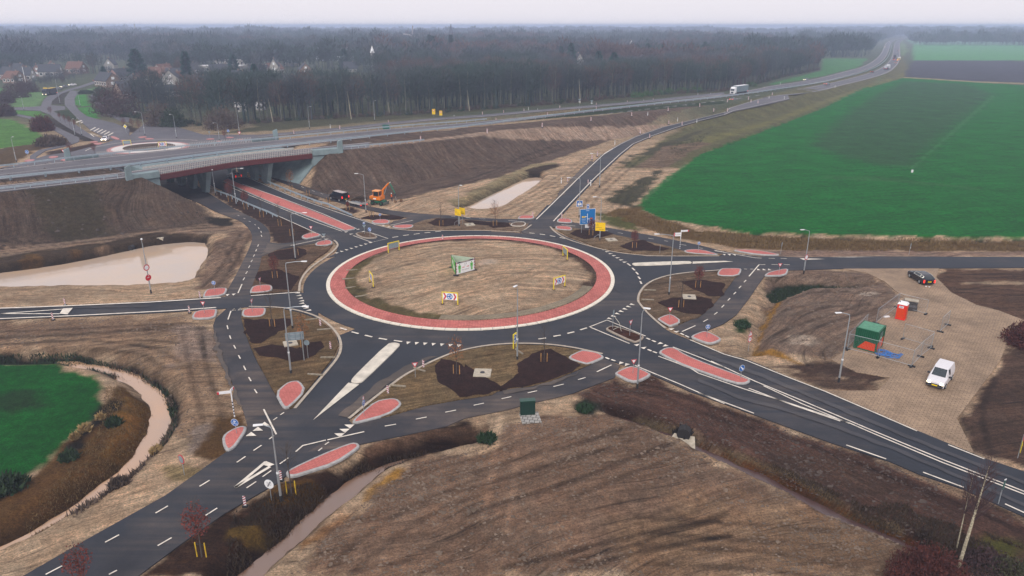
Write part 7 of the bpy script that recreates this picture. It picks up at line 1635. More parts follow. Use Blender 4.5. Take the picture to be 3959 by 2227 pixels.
# ================================================================ the building yard
w_ = lambda x, y, z=0: P(3270 + x / 4.83, 1140 + y / 4.83, z)
def container():
    a, c, e = Vector(w_(150, 1005)), Vector(w_(550, 1095)), Vector(w_(700, 965)); d1 = (c - a).normalized(); rz = math.atan2(d1.y, d1.x); W_ = 2.42; D_ = 2.7; H = 2.6; rz = R(-41); a = c - Vector((math.cos(rz), math.sin(rz))) * W_
    t = thing('site_container', 'green steel site container with orange corner panel on the yard', 'container', (a.x, a.y, .06), rz)
    b = MB(); n = int(W_ / .22)
    for i in range(n):      # corrugated walls
        x = W_ * (i + .5) / n; b.box((x, .03, H / 2), (W_ / n * .5, .06, H - .25), CGRN); b.box((x, D_ - .03, H / 2), (W_ / n * .5, .06, H - .25), CGRN)
    b.box((W_ / 2, D_ / 2, H / 2), (W_ - .1, D_ - .14, H - .1), CGRN)
    n2 = int(D_ / .22)
    for i in range(n2): y = D_ * (i + .5) / n2; b.box((W_ - .05, y, H / 2), (.06, D_ / n2 * .5, H - .25), CGRN)
    for x in (0.03, W_ - .03):
        for y in (.0, D_): b.box((x, y, H / 2), (.16, .16, H), CGRN)
    for y in (0, D_):
        for z in (.07, H - .07): b.box((W_ / 2, y, z), (W_ - .18, .14, .14), CGRN)
    for x in (.03, W_ - .03):
        for z in (.07, H - .07): b.box((x, D_ / 2, z), (.14, D_ - .18, .13), CGRN)
    b.build('walls', t)
    b = MB(); 
    for i in range(14): x = .1 + (W_ - .2) * (i + .5) / 14; b.box((W_ / 2, .12 + (D_ - .24) * (i + .5) / 14, H + .02), (W_ - .2, (D_ - .24) / 14 * .6, .05), CGRL)
    b.box((W_ / 2, D_ / 2, H - .005), (W_ - .2, D_ - .2, .03), CGRL); b.build('roof', t)
    b = MB(); b.plate([(W_ * .13, .12), (W_ - .14, .12), (W_ - .14, 1.05), (W_ * .47, 1.15)], -.012, 0.008, CORG); b.build('orange_panel', t)
    b = MB(); q = [(W_ + .006, .1, .1), (W_ + .006, D_ - .1, .1), (W_ + .006, D_ - .1, 1.35), (W_ + .006, .25, 1.05)]; b.add(q, [(0, 1, 2, 3)], CORG)
    b.build('side_orange_panel', t); b = MB(); b.add([(W_ + .01, .75, 1.25), (W_ + .01, 1.6, 1.4), (W_ + .01, 1.6, 1.65), (W_ + .01, .75, 1.5)], [(0, 1, 2, 3)], mat('pale_green_lettering', (.4, .75, .5), .5)); b.build('nameplate', t)
    b = MB(); 
    for y in (.9, 1.5): b.tube((W_ + .05, y, .3), (W_ + .05, y, H - .3), .025, GAL, n=6)
    b.build('door_bars', t)
container()
def toilet():
    a, c = Vector(w_(915, 450)), Vector(w_(1090, 483)); d1 = (c - a).normalized(); rz = math.atan2(d1.y, d1.x); W_ = 1.1; D_ = 1.1; rz -= R(7)
    t = thing('portable_toilet', 'red portable toilet with white roof and small name plate', 'toilet', (a.x, a.y, .06), rz)
    b = MB(); b.box((W_ / 2, D_ / 2, 1.06), (W_, D_, 2.0), TRED); b.box((W_ / 2, D_ / 2, .06), (W_ + .08, D_ + .08, .14), TRED); b.build('cabin', t, bev=.03)
    b = MB(); b.box((W_ / 2, -.012, .85), (W_ - .16, .02, 1.25), TORG); b.build('lower_panel', t)
    b = MB(); b.box((W_ / 2 - .05, -.03, 1.72), (.55, .02, .3), WHT); b.box((W_ / 2 - .05, -.042, 1.76), (.4, .004, .08), mat('plate_blue', (.02, .12, .3), .5)); b.box((W_ / 2 - .05, -.042, 1.64), (.46, .004, .04), REDM); b.build('name_plate', t)
    b = MB(); b.box((W_ + .01, D_ / 2, 1.0), (.03, D_ - .2, 1.7), TORG); b.build('door', t); 
    b = MB(); b.add([(-.05, -.05, 2.06), (W_ + .05, -.05, 2.06), (W_ + .05, D_ + .05, 2.06), (-.05, D_ + .05, 2.06), (.1, .12, 2.3), (W_ - .1, .12, 2.3), (W_ - .1, D_ - .12, 2.3), (.1, D_ - .12, 2.3)], [(0, 1, 5, 4), (1, 2, 6, 5), (2, 3, 7, 6), (3, 0, 4, 7), (4, 5, 6, 7)], WHT); b.build('roof', t, bev=.03)
    b = MB(); b.tube((.2, .25, 2.25), (.2, .25, 2.42), .05, DPL); b.build('vent_pipe', t)
toilet()
def hose():
    c = Vector(w_(700, 1120)); t = thing('hose_coil', 'tangled coils of bright blue hose lying beside the container', 'hose', (c.x, c.y, .06)); b = MB(); ps = []
    N_ = 260
    for i in range(N_):
        f = i / N_; a = f * 2 * math.pi * 9.3; cx_ = -.35 + 1.6 * f + .25 * math.sin(a * .37); cy_ = .35 - 1.0 * f + .2 * math.sin(a * .23 + 1); r_ = .62 + .22 * math.sin(a * .31)
        ps.append((cx_ + r_ * math.cos(a), cy_ + r_ * .85 * math.sin(a), .06 + .05 * math.sin(a * 1.7) + .03))
    b.path(ps, .035, HOSE, n=6); e = ps[-1]; b.path([e, (e[0] + .5, e[1] - .3, .05), (e[0] + .9, e[1] - .1, .05), (e[0] + .7, e[1] + .3, .05)], .035, HOSE, n=6); b.build('coils', t)
    b = MB(); b.path([(-.3, .9, .05), (.2, 1.3, .07), (.8, 1.1, .05), (1.0, .7, .06)], .035, HOSE); b.build('loose_loop', t)
hose()
def fence_panel(label, a, c, group='mesh fence panels round the building yard'):
    a, c = Vector(a), Vector(c); W_ = (c - a).length; rz = math.atan2(c.y - a.y, c.x - a.x)
    t = thing('fence_panel', label, 'fence', (a.x, a.y, .05), rz, group); H = 2.0
    b = MB(); b.tube((0, 0, .1), (0, 0, H), .024, GAL, n=6); b.tube((W_, 0, .1), (W_, 0, H), .024, GAL, n=6); b.tube((0, 0, H), (W_, 0, H), .022, GAL, n=6); b.tube((0, 0, .18), (W_, 0, .18), .022, GAL, n=6); b.build('frame', t)
    b = MB(); n = int(W_ / .16)
    for i in range(1, n): b.tube((W_ * i / n, 0, .18), (W_ * i / n, 0, H), .0045, GAL, n=3, cap=False)
    for i in range(1, 9): z = .18 + (H - .18) * i / 9; b.tube((0, 0, z), (W_, 0, z), .004, GAL, n=3, cap=False)
    b.build('mesh', t)
    for x in (0, W_): b = MB(); b.box((x, 0, .06), (.24, .75, .14), BLK); b.build('foot', t)
fp = [('behind the toilet, in front of the stacked mats', (970, 240), (1490, 370)), ('left of the toilet, upper of two in line', (560, 540), (955, 240)), ('left of the container, running back to the left', (20, 1010), (370, 640)), ('in front of the container, carrying over the hose', (30, 1030), (600, 1175)), ('right of the blue hose, front row', (600, 1178), (1220, 1350)),
      ('standing alone on the right, upper one', (1760, 700), (1900, 570)), ('right of the hose, running back from the front corner', (1225, 1345), (1395, 1165)), ('between the two dark feet, middle right', (1395, 1165), (1590, 1010)), ('crossing the yard behind the hose', (1060, 830), (1590, 985))]
for lab, a, c in fp: fence_panel('mesh fence panel ' + lab, w_(*a), w_(*c))
a = Vector(w_(1180, 200)); t = thing('mat_stack', 'stack of dark mats and timber behind the portable toilet', 'stack', (a.x, a.y, .05), R(-30))
for i in range(5): b = MB(); b.box((.05 * i, 0, .1 + i * .17), (1.9 - .05 * i, .9, .12), SLAB if i == 4 else mat('dark_timber', (.06, .055, .055), .8)); b.build('mat', t)
a = Vector(w_(1230, 290)); t = thing('mat_stack', 'low stack of dark mats right of the portable toilet', 'stack', (a.x, a.y, .05), R(-20))
for i in range(3): b = MB(); b.box((.0, .03 * i, .1 + i * .17), (1.1, .9, .14), mat('dark_timber', (.06, .055, .055), .8)); b.build('mat', t)
a = Vector(w_(760, 425)); b = MB(); b.box((a.x, a.y, .14), (.75, .3, .14), WHT, R(15)); tag(b.build('plank', None), 'small white board lying left of the toilet', 'board')
a = Vector(P(3490 + 1300 / 14.49, 1030 + 1160 / 14.49, 0)); 
t = thing('shoes', 'pair of white shoes behind the black estate car', 'shoes', (a.x, a.y, .05))
for i in (0, 1): b = MB(); b.ball((i * .35, -i * .25, .07), .13, WHT, 1.2, .7, .5); b.build('shoe', t)
# electric cabinet
def cab(label, k, x, y, W_, D_, H, rz, slab=None, m=DGRN):
    X, Y = G(k, x, y); g = unproj_on_ground(*px(k, x, y)); t = thing('electric_cabinet', label, 'cabinet', (g[0], g[1], g[2]), rz)
    b = MB(); b.box((0, 0, H / 2), (W_, D_, H), m); b.build('housing', t, bev=.02); b = MB(); b.box((0, 0, H + .03), (W_ + .08, D_ + .08, .06), mat('cabinet_lid', (.02, .07, .05), .4)); b.build('lid', t)
    for sx in (-.25, .25): b = MB(); b.box((sx * W_, -D_ / 2 - .008, H / 2), (W_ * .46, .02, H - .15), m); d_ = b.build('door', t); b = MB(); b.box((sx * W_ * .3, -D_ / 2 - .03, H / 2), (.03, .03, .16), BLK); b.build('handle', d_)
    if slab: b = MB(); b.box((slab[2], slab[3], .02), (slab[0], slab[1], .1), brick_material('grey_slabs', (.36, .34, .31), (.30, .29, .27), (.12, .11, .1), .5, .5, R(10))); b.build('paving', t)
    return t
cab('dark green electric cabinet on a grey paved pad beside the southern cycle path', 'K', 578, 1090, 1.45, .55, 1.55, R(8), (1.9, 2.0, .15, -.75))
cab('small green box with dark door beyond the motorway', 'B', 1432, 1082, 2.4, 1.2, 1.5, R(0), None, mat('teal_box', (.01, .12, .09), .5))
# leaning sign with wire on the planted island
x_, y_ = G('K', 1372, 305); t = thing('leaning_sign', 'leaning grey sign with bent wire hoops on the planted island', 'road sign', (x_, y_, ZR + .1), R(70))
b = MB(); b.tube((0, 0, 0), (0, 0, 2.3), .035, GAL); b.build('post', t); face(t, 'round_back', 2.1, .8); b = MB(); b.path([(.1, -.2, 1.5), (-.4, -.9, 1.0), (-.5, -1.2, .0)], .03, mat('pale_wire', (.5, .48, .4), .6)); b.path([(-.6, -.2, .1), (.3, -.7, .15), (.6, -.1, .1)], .03, mat('pale_wire', (.5, .48, .4), .6)); b.build('hoop', t)
# warning flag at the right edge
x_, y_ = G('L', 2162, 650); t = thing('yellow_sign', 'yellow panel leaning on a red and white pole, right photo edge', 'road sign', (x_, y_, 0), R(55))
b = MB(); b.tube((0, 0, 0), (0, 0, 2.4), .035, GAL); b.build('post', t); b = MB(); b.plate([(-.5, .8), (.5, .8), (.5, 1.7), (-.5, 1.7)], -.06, .03, YEL); b.build('yellow_panel', t); b = MB(); b.plate(tri(.9, 2.2, True), -.06, .03, REDM); b.plate(tri(.55, 2.2, True), -.065, 0, WHT); b.build('triangle', t)
x_, y_ = G('L', 2030, 965); t = thing('hectometre_post', 'thin green and white post beside the lower right road', 'road sign', (x_, y_, 0), R(30)); b = MB(); b.tube((0, 0, 0), (0, 0, 1.5), .04, GAL); b.build('post', t); b = MB(); b.box((0, -.05, 1.9), (.22, .04, .9), mat('dull_green_plate', (.05, .12, .1), .5)); b.box((0, -.05, 2.38), (.24, .05, .08), WHT); b.build('plate', t)
# culvert outlet and bush
x_, y_ = G('K', 2040, 1265); t = thing('culvert_outlet', 'round dark culvert mouth with pale concrete apron at the channel', 'culvert', (x_, y_, -.35), R(-20)); b = MB(); b.tube((0, .6, .3), (0, -.35, .3), .62, mat('culvert_dark', (.02, .018, .018), .9), n=18); b.build('pipe', t)
b = MB(); b.add([(-1.5, -1.6, -.5), (1.3, -1.6, -.5), (1.0, .1, .1), (-.9, .1, .1)], [(0, 1, 2, 3)], SLAB); b.build('apron', t)
x_, y_ = pt('E', 1490, 762, -.2); t = thing('culvert_outlet', 'square pale concrete culvert head on the far bank of the big pond', 'culvert', (x_, y_, -.55)); b = MB(); b.box((0, 0, 0), (1.6, 1.2, .6), SLAB); b.build('head', t); b = MB(); b.tube((0, -.5, 0), (0, -.66, 0), .25, INK); b.build('pipe', t)
x_, y_ = pt('E', 1225, 860, -.8); t = thing('culvert_outlet', 'dark round pipe end in the far bank of the big pond', 'culvert', (x_, y_, -.9)); b = MB(); b.tube((0, .5, 0), (0, -.4, 0), .45, mat('culvert_dark', (.02, .018, .018), .9), n=16); b.build('pipe', t); b = MB(); b.box((0, -.1, -.42), (1.3, .7, .12), SLAB); b.build('apron', t)
# stone marker in the green field
x_, y_ = G('D', 1690, 1262); t = thing('field_marker', 'white marker stone in the big green field', 'marker', (x_, y_, 0)); b = MB(); b.box((0, 0, .35), (.4, .3, .7), WHT); b.build('stone', t)
# timber sleepers beside the kerbs
for i, (k, x, y, a_) in enumerate([('J', 855, 312, 10), ('J', 890, 575, 0), ('J', 770, 735, -8), ('J', 1745, 688, -35), ('J', 730, 218, 20), ('J', 1545, 842, -10), ('G', 1720, 1272, -5), ('G', 1700, 1362, -5), ('F', 1080, 1178, 10), ('F', 1105, 1260, 20), ('F', 1200, 1342, 28), ('K', 500, 520, -60), ('F', 1115, 1093, 5)]):
    X, Y = G(k, x, y); z = ZI if (X - RC[0]) ** 2 + (Y - RC[1]) ** 2 > 380 else gz(X, Y)
    b = MB(); b.box((X, Y, z + .06), (1.7, .2, .14), mat('weathered_timber', (.26, .22, .16), .9, var=.3), R(a_)); tag(b.build('timber_beam'), 'weathered timber beam, ' + (ORD + ['thirteenth'])[i] + ' of thirteen beside the ring kerbs', 'timber beam', 'timber beams beside the kerbs')
# ================================================================ woods, village, far skyline
def to_img(X, Y, Z=0.0):
    dz = Z - CH; zc = Y * CP - dz * SP; yc = -Y * SP - dz * CP      # yc: downwards on the picture
    return CX + FPX * X / zc, CY + FPX * yc / zc
assert abs(to_img(*P(1000, 500))[0] - 1000) < 1 and abs(to_img(*P(1000, 500))[1] - 500) < 1
BASEL = [(-2500, 300), (-300, 318), (0, 318), (60, 330), (160, 338), (200, 330), (290, 319), (373, 296), (386, 300), (390, 428), (414, 441), (470, 455), (580, 462), (700, 478), (787, 487), (1000, 477), (1273, 459), (1563, 446), (1900, 421), (2214, 398),
         (2421, 377), (2628, 362), (2800, 352), (2895, 334), (2993, 307), (3164, 270), (3184, 224), (3355, 221), (3375, 190), (3388, 172), (3440, 150), (3460, 146), (3505, 143), (3515, 160), (3540, 176), (3959, 177), (4600, 178)]
FARROAD = [ROADS['far_road_left'], ROADS['far_road_right'], ROADS['far_path_right']]
def far_at(sx, sy_base_or_Y, Y=None):       # place at a picture column and a distance
    Yd = sy_base_or_Y if Y is None else Y; v = ((-Yd * SP + CH * CP) / (Yd * CP + CH * SP)); zc = Yd * CP + CH * SP; return ((sx - CX) / FPX * zc, Yd)
def wood_mask(X, Y):
    sx, sy = to_img(X, Y); ok = sy < np.interp(sx, [a for a, _ in BASEL], [b for _, b in BASEL])
    m = (Y < 900)
    for pl in FARROAD + [poly('A 1150,490 1245,500 1250,590 1150,580')]:
        q = near(pl, X, Y, 12) & m
        if q.any(): ok[q] &= sdist(pl, X[q], Y[q]) > 7
    return ok
def twig_tree(H, W_, ntw, tl, tw, seed, trunk_n=4, shape=1.0):
    """bare winter tree as plain triangles: trunk, limbs, and fine twigs spread through the crown"""
    r_ = np.random.default_rng(seed); V = []; F = []
    def cone(p0, p1, r0, r1, n=3):
        p0 = np.array(p0, float); p1 = np.array(p1, float); d = p1 - p0; d /= np.linalg.norm(d) + 1e-9; a = np.cross(d, (0, 0, 1) if abs(d[2]) < .9 else (1, 0, 0)); a /= np.linalg.norm(a); b_ = np.cross(d, a); o = len(V)
        for k in range(n): t_ = 2 * math.pi * k / n; V.append(p0 + r0 * (a * math.cos(t_) + b_ * math.sin(t_)))
        for k in range(n): t_ = 2 * math.pi * k / n; V.append(p1 + r1 * (a * math.cos(t_) + b_ * math.sin(t_)))
        for k in range(n): q = (k + 1) % n; F.append((o + k, o + q, o + n + q)); F.append((o + k, o + n + q, o + n + k))
    cone((0, 0, -.5), (0, 0, H * .55), .022 * H, .014 * H, trunk_n); cone((0, 0, H * .55), (r_.normal() * .4, r_.normal() * .4, H * .9), .014 * H, .004 * H, 3)
    nt = len(F)
    for i in range(9):
        h_ = H * r_.uniform(.3, .75); a = r_.uniform(0, 6.28); L_ = W_ * r_.uniform(.5, .95)
        cone((0, 0, h_), (L_ * math.cos(a), L_ * math.sin(a), min(H * .97, h_ + L_ * r_.uniform(.8, 1.5))), .008 * H, .003 * H)
    for i in range(ntw):
        a = r_.uniform(0, 6.28); u = r_.uniform(-.95, 1); q = math.sqrt(max(0, 1 - u * u)); rr_ = r_.uniform(.35, 1) ** .6
        zc = H * (.62 + .36 * u * rr_); p = np.array((W_ * q * rr_ * math.cos(a), W_ * q * rr_ * math.sin(a), zc))
        d = np.array((q * math.cos(a) * .6 + r_.normal() * .35, q * math.sin(a) * .6 + r_.normal() * .35, .75 + r_.normal() * .3)); d /= np.linalg.norm(d); s_ = np.cross(d, r_.normal(size=3)); s_ /= np.linalg.norm(s_) + 1e-9
        L_ = tl * r_.uniform(.6, 1.3); o = len(V); V += [p - s_ * tw, p + s_ * tw, p + d * L_]; F.append((o, o + 1, o + 2))
    return np.array(V), np.array(F), nt
W_COL = [mat('twigs_grey', (0.043, 0.057, 0.062), .95, var=.35, scale=.06), mat('twigs_russet', (0.095, 0.060, 0.052), .95, var=.35, scale=.06), mat('twigs_olive', (0.032, 0.056, 0.048), .95, var=.35, scale=.06), mat('trunks_grey_green', (0.12, 0.125, 0.095), .95, var=.3)]
LIGHTW = mat('twigs_pale_grey', (0.085, 0.090, 0.092), .95, var=.35, scale=.06)
# individual trees: the front of the wood
protos = []
for i in range(6):
    V, F, nt = twig_tree(16.5 + i * .6, 3.7 + .22 * i, 560, 1.5, .075, 100 + i)
    t = thing('deciduous_tree', 'bare winter tree at the near edge of the long wood', 'tree', (0, 0, 0), 0, 'bare trees at the edge of the wood')
    for nm, f, m in (('trunk', F[:nt], W_COL[3]), ('crown', F[nt:], W_COL[(0, 2, 0, 1, 2, 0)[i]])):
        o = numpy_mesh(nm, V, f, [m]); o.parent = t
    protos.append([t, False])
rg = np.random.default_rng(5); cand = []
edge = [(390, 428), (414, 441), (470, 455), (580, 462), (700, 478), (787, 487), (1000, 477), (1273, 459), (1563, 446), (1900, 421), (2214, 398), (2421, 377), (2628, 362), (2800, 352), (2895, 334), (2993, 307), (3164, 270)]
EP = resample([(*P(x, y - 3), 0) for x, y in edge], 4.1)
for e in EP: cand.append((e[0] + rg.normal() * 1.2, e[1] + rg.uniform(.5, 4)))
for e in resample([(*P(x, y - 12), 0) for x, y in edge], 5.2): cand.append((e[0] + rg.normal() * 2, e[1] + rg.uniform(2, 8)))
ca = np.array(cand); ca = ca[wood_mask(ca[:, 0], ca[:, 1])]; ca = ca[np.argsort(ca[:, 1])][:292]
for i, (x, y) in enumerate(ca):
    pr = protos[int(rg.integers(0, 6))]; s_ = float(rg.uniform(.72, 1.08))
    if not pr[1]: pr[1] = True; pr[0].location = (x, y, 0); pr[0].scale = (s_,) * 3; pr[0].rotation_euler = (0, 0, float(rg.uniform(0, 6.28)))
    else: dup(pr[0], (x, y, 0), float(rg.uniform(0, 6.28)), 'bare winter tree at the near edge of the long wood', 'bare trees at the edge of the wood', s_)
# the wood behind, one mass
def mass(name, X, Y, S, protos_, mats, seed, Z=None):
    r_ = np.random.default_rng(seed); VV = []; FF = []; MI = []; o = 0; pid = r_.integers(0, len(protos_), len(X)); pn = fbm(X, Y, 70 if Y.max() < 700 else 200, 91, 3) + r_.normal(0, .05, len(X)); mi = np.where(pn > .60, len(mats) - 1, np.where(pn < .45, min(2, len(mats) - 1), np.where(r_.random(len(X)) < .35, 1, 0)))
    for k in range(len(protos_)):
        V, F, _ = protos_[k]; sel = np.where(pid == k)[0]
        if not len(sel): continue
        a = r_.uniform(0, 6.28, len(sel)); c, s_ = np.cos(a), np.sin(a); sc = S[sel]
        P_ = np.empty((len(sel), len(V), 3)); P_[:, :, 0] = (V[None, :, 0] * c[:, None] - V[None, :, 1] * s_[:, None]) * sc[:, None] + X[sel][:, None]
        P_[:, :, 1] = (V[None, :, 0] * s_[:, None] + V[None, :, 1] * c[:, None]) * sc[:, None] + Y[sel][:, None]; P_[:, :, 2] = V[None, :, 2] * sc[:, None]
        VV.append(P_.reshape(-1, 3)); FF.append((F[None] + (o + np.arange(len(sel)) * len(V))[:, None, None]).reshape(-1, 3)); MI.append(np.repeat(mi[sel], len(F))); o += len(sel) * len(V)
    ob = numpy_mesh(name, np.concatenate(VV), np.concatenate(FF), mats, np.concatenate(MI)); ob['kind'] = 'stuff'; return ob
XH = []; _q = np.random.default_rng(77)
for _i in range(22): XH.append((30 + _i * 54 + _q.uniform(-18, 18), float(_q.uniform(430, 615)), float(_q.uniform(9, 17)), float(_q.uniform(-1.4, 1.4)), int(_q.integers(0, 3))))
XH = [h_ for h_ in XH if not 230 < h_[0] < 410]
VIL = [(*far_at(h_[0], h_[1]), h_[2], 95) for h_ in XH] + [(*far_at(sx, Y_), w_v, d_v) for sx, Y_, w_v, d_v in [(668, 470, 14, 110), (700, 490, 18, 110), (678, 405, 16, 70), (745, 405, 18, 70), (585, 500, 20, 120), (620, 530, 18, 120), (505, 395, 16, 60), (860, 610, 36, 150), (905, 600, 32, 150), (1067, 560, 10, 120), (1305, 619, 44, 190), (1355, 600, 14, 130), (1560, 619, 20, 100), (935, 330, 12, 30), (1010, 335, 8, 30), (2228, 600, 14, 100), (95, 520, 16, 120), (60, 500, 14, 100), (200, 560, 16, 120), (432, 619, 16, 120), (300, 600, 16, 120), (1130, 610, 14, 100), (540, 500, 10, 60), (730, 480, 10, 60)]]
def scatter(y0, y1, sp, seed, spread=.95):
    r_ = np.random.default_rng(seed); n = int((y1 * y1 - y0 * y0) * spread / (sp * sp)); Y = np.sqrt(r_.uniform(y0 * y0, y1 * y1, n)); X = r_.uniform(-spread, spread, n) * Y
    k = wood_mask(X, Y); return X[k], Y[k]
p1 = [twig_tree(17, 4.0, 165, 2.0, .15, 200 + i, 3) for i in range(4)]
X, Y = scatter(215, 620, 6.4, 21); dens = fbm(X, Y, 60, 6, 2)
k = (Y > 330) | (X > -115); hv = fbm(X, Y, 90, 16, 3)
hz_ = np.ones(len(X))
for hx, hy, hw_, hd_ in VIL:
    u_ = X / Y - hx / hy; hz_ = np.where((np.abs(u_ * hy) < hw_ * .62) & (Y < hy) & (Y > hy - hd_), .36, hz_); k &= ~((np.abs(X - hx) < hw_ * .7) & (np.abs(Y - hy) < 9))
vil = (X < -20) & (Y > 370) & (fbm(X, Y, 45, 99, 2) < .47)       # gaps for the village
k &= ~vil; X, Y, hv, hz_ = X[k], Y[k], hv[k], hz_[k]
mass('woodland', X, Y, hz_ * (.62 + hv * .6) + np.random.default_rng(2).normal(0, .05, len(X)), p1, [W_COL[0], LIGHTW, W_COL[2], W_COL[1]], 3)
p2 = [twig_tree(17, 6.2, 110, 3.0, .5, 300 + i, 3) for i in range(4)]
X, Y = scatter(620, 1500, 13.5, 22, .85); hv = fbm(X, Y, 150, 17, 3); k = fbm(X, Y, 110, 55, 2) > .36; X, Y, hv = X[k], Y[k], hv[k]
mass('woodland', X, Y, .30 + hv * 1.2 + np.abs(np.random.default_rng(41).normal(0, .20, len(X))), p2, [W_COL[0], LIGHTW, W_COL[2], W_COL[1]], 4)
p3 = [twig_tree(17, 9.5, 80, 5.0, 1.3, 400 + i, 3) for i in range(4)]
X, Y = scatter(1500, 4500, 27, 23, .8); hv = fbm(X, Y, 420, 18, 3); k = fbm(X, Y, 260, 57, 2) > .38; X, Y, hv = X[k], Y[k], hv[k]
mass('woodland', X, Y, .20 + hv * 1.3 + np.abs(np.random.default_rng(42).normal(0, .28, len(X))), p3, [W_COL[0], LIGHTW, W_COL[2]], 5)
# undergrowth along the wood edge and single bushes
def bush_cloud(name, items, seed, kind='stuff', label=None, cat=None, group=None, ls=.16):
    r_ = np.random.default_rng(seed); V = []; F = []; o = 0; mats = []; MI = []
    for x, y, z, rx, rz_, n, m in items:
        if m not in mats: mats.append(m)
        a = r_.uniform(0, 6.28, n); u = r_.uniform(-.15, 1, n); q = np.sqrt(1 - u * u); rr_ = r_.uniform(.2, 1, n) ** .5 * r_.uniform(.85, 1.1, n)
        p = np.stack([x + rx * q * rr_ * np.cos(a), y + rx * q * rr_ * np.sin(a), z + rz_ * u * rr_], 1)
        d = r_.normal(size=(n, 3)); d[:, 2] = np.abs(d[:, 2]) + .6; d /= np.linalg.norm(d, axis=1)[:, None]; e = np.cross(d, r_.normal(size=(n, 3))); e /= np.linalg.norm(e, axis=1)[:, None] + 1e-9
        L_ = ls * r_.uniform(.6, 1.5, (n, 1)); V.append(np.concatenate([p - e * L_ * .35, p + e * L_ * .35, p + d * L_ * 1.6], 1).reshape(-1, 3)); F.append(o + np.arange(n * 3).reshape(-1, 3)); MI.append(np.full(n, mats.index(m))); o += n * 3
    ob = numpy_mesh(name, np.concatenate(V), np.concatenate(F), mats, np.concatenate(MI)); tag(ob, label, cat, group, kind); return ob
BUSHG = mat('bush_dark_green', (.03, .05, .025), .95, var=.4, scale=.4); BUSHB = mat('bush_brown', (.085, .06, .045), .95, var=.4, scale=.4); REED = mat('dry_reed', (.34, .24, .11), .9, var=.4); DRYGR = mat('dry_grass_tuft', (.17, .11, .045), .9, var=.4)
BRED2 = mat('russet_bush', (.075, .018, .012), .9, var=.5, scale=1.5); BPURP = mat('purple_brown_twigs', (.06, .032, .032), .95, var=.3); GVIV = mat('fresh_green_bush', (.04, .11, .02), .9, var=.4)
it = []
for e in resample([(*P(x, y), 0) for x, y in edge], 1.6): it.append((e[0] + rg.normal() * 1.0, e[1] + rg.uniform(0, 3.5), 0, rg.uniform(.8, 1.8), rg.uniform(.7, 2.4), 60, BUSHB if rg.random() < .6 else BUSHG))
for x, y in [(2500, 372), (2540, 366), (2580, 362), (2640, 358), (2460, 376), (2690, 356), (2900, 333)]: X_, Y_ = P(x, y); it.append((X_, Y_, 0, 4.5, 3.0, 350, GVIV))
bush_cloud('undergrowth', it, 8, ls=.42)
# big bushes / low trees on the left, each its own
LB = [('A', 40, 840, 5, 5.5, BPURP, 'dark purple-brown thicket at the far left edge, lower clump'), ('A', 150, 790, 7, 8, BPURP, 'dark purple-brown thicket left of the far crossroads'), ('A', 260, 740, 6, 7, BPURP, 'purple-brown thicket behind the far left signpost'), ('A', 60, 960, 4, 5, BPURP, 'reddish brown bush on the far left field corner'),
      ('A', 400, 1100, 4, 5.5, BRED2, 'reddish bush between the two far left cycle paths'), ('A', 480, 1235, 5, 3, BUSHB, 'low brown bush on the slope below the far left path'), ('A', 1030, 930, 8, 11, BPURP, 'big rounded purple-brown thicket right of the green verge'), ('A', 1150, 960, 9, 13, BPURP, 'biggest rounded purple-brown thicket above the far roundabout'),
      ('A', 960, 830, 5, 8, BUSHG, 'dark round bush under the slim cypress'), ('A', 1500, 1050, 6, 9, BUSHB, 'rounded brown thicket behind the four lamps, left'), ('A', 1620, 1060, 5, 7, BUSHG, 'rounded dark thicket behind the four lamps, middle'), ('A', 2080, 1080, 7, 8, BUSHB, 'rounded brown thicket behind the four lamps, right'), ('A', 800, 752, 4, 1.6, BUSHG, 'clipped dark hedge on the far left green verge')]
for k_, x, y, rx, rz_, m, lab in LB:
    X_, Y_ = G(k_, x, y); bush_cloud('bush', [(X_, Y_, 0, rx, rz_, 2600, m)], 60 + x, None, lab, 'bush', ls=.42)
def conifer(label, k_, x, y, H, W_, slim=False, n=1500, dist=None):
    X_, Y_ = (G(k_, x, y) if dist is None else dist)
    t = thing('conifer_tree', label, 'conifer', (X_, Y_, 0)); b = MB(); b.tube((0, 0, 0), (0, 0, H * .9), .2, BARK, .04, n=5); b.build('trunk', t)
    r_ = np.random.default_rng(int(x) + 7); u = r_.uniform(0, 1, n) ** .8; z = H * (.04 + .96 * u); w = W_ * ((1 - u) ** (.55 if slim else .9)) * (1 + .25 * np.sin(u * 40)) * r_.uniform(.5, 1.05, n); a = r_.uniform(0, 6.28, n)
    p = np.stack([w * np.cos(a), w * np.sin(a), z], 1); d = np.stack([np.cos(a), np.sin(a), r_.uniform(-.5, .8, n)], 1); d /= np.linalg.norm(d, axis=1)[:, None]; e = np.cross(d, r_.normal(size=(n, 3))); e /= np.linalg.norm(e, axis=1)[:, None]
    s_ = H * .035; V = np.concatenate([p - e * s_, p + e * s_, p + d * s_ * 2.5], 1).reshape(-1, 3); ob = numpy_mesh('crown', V, np.arange(n * 3).reshape(-1, 3), [CONIF]); ob.parent = t
for a in [('slim dark cypress beside the far left road', 'A', 990, 672, 11, 2.2, True), ('small dark conifer right of the slim cypress', 'A', 1165, 628, 8, 3.5, True)]: conifer(*a)
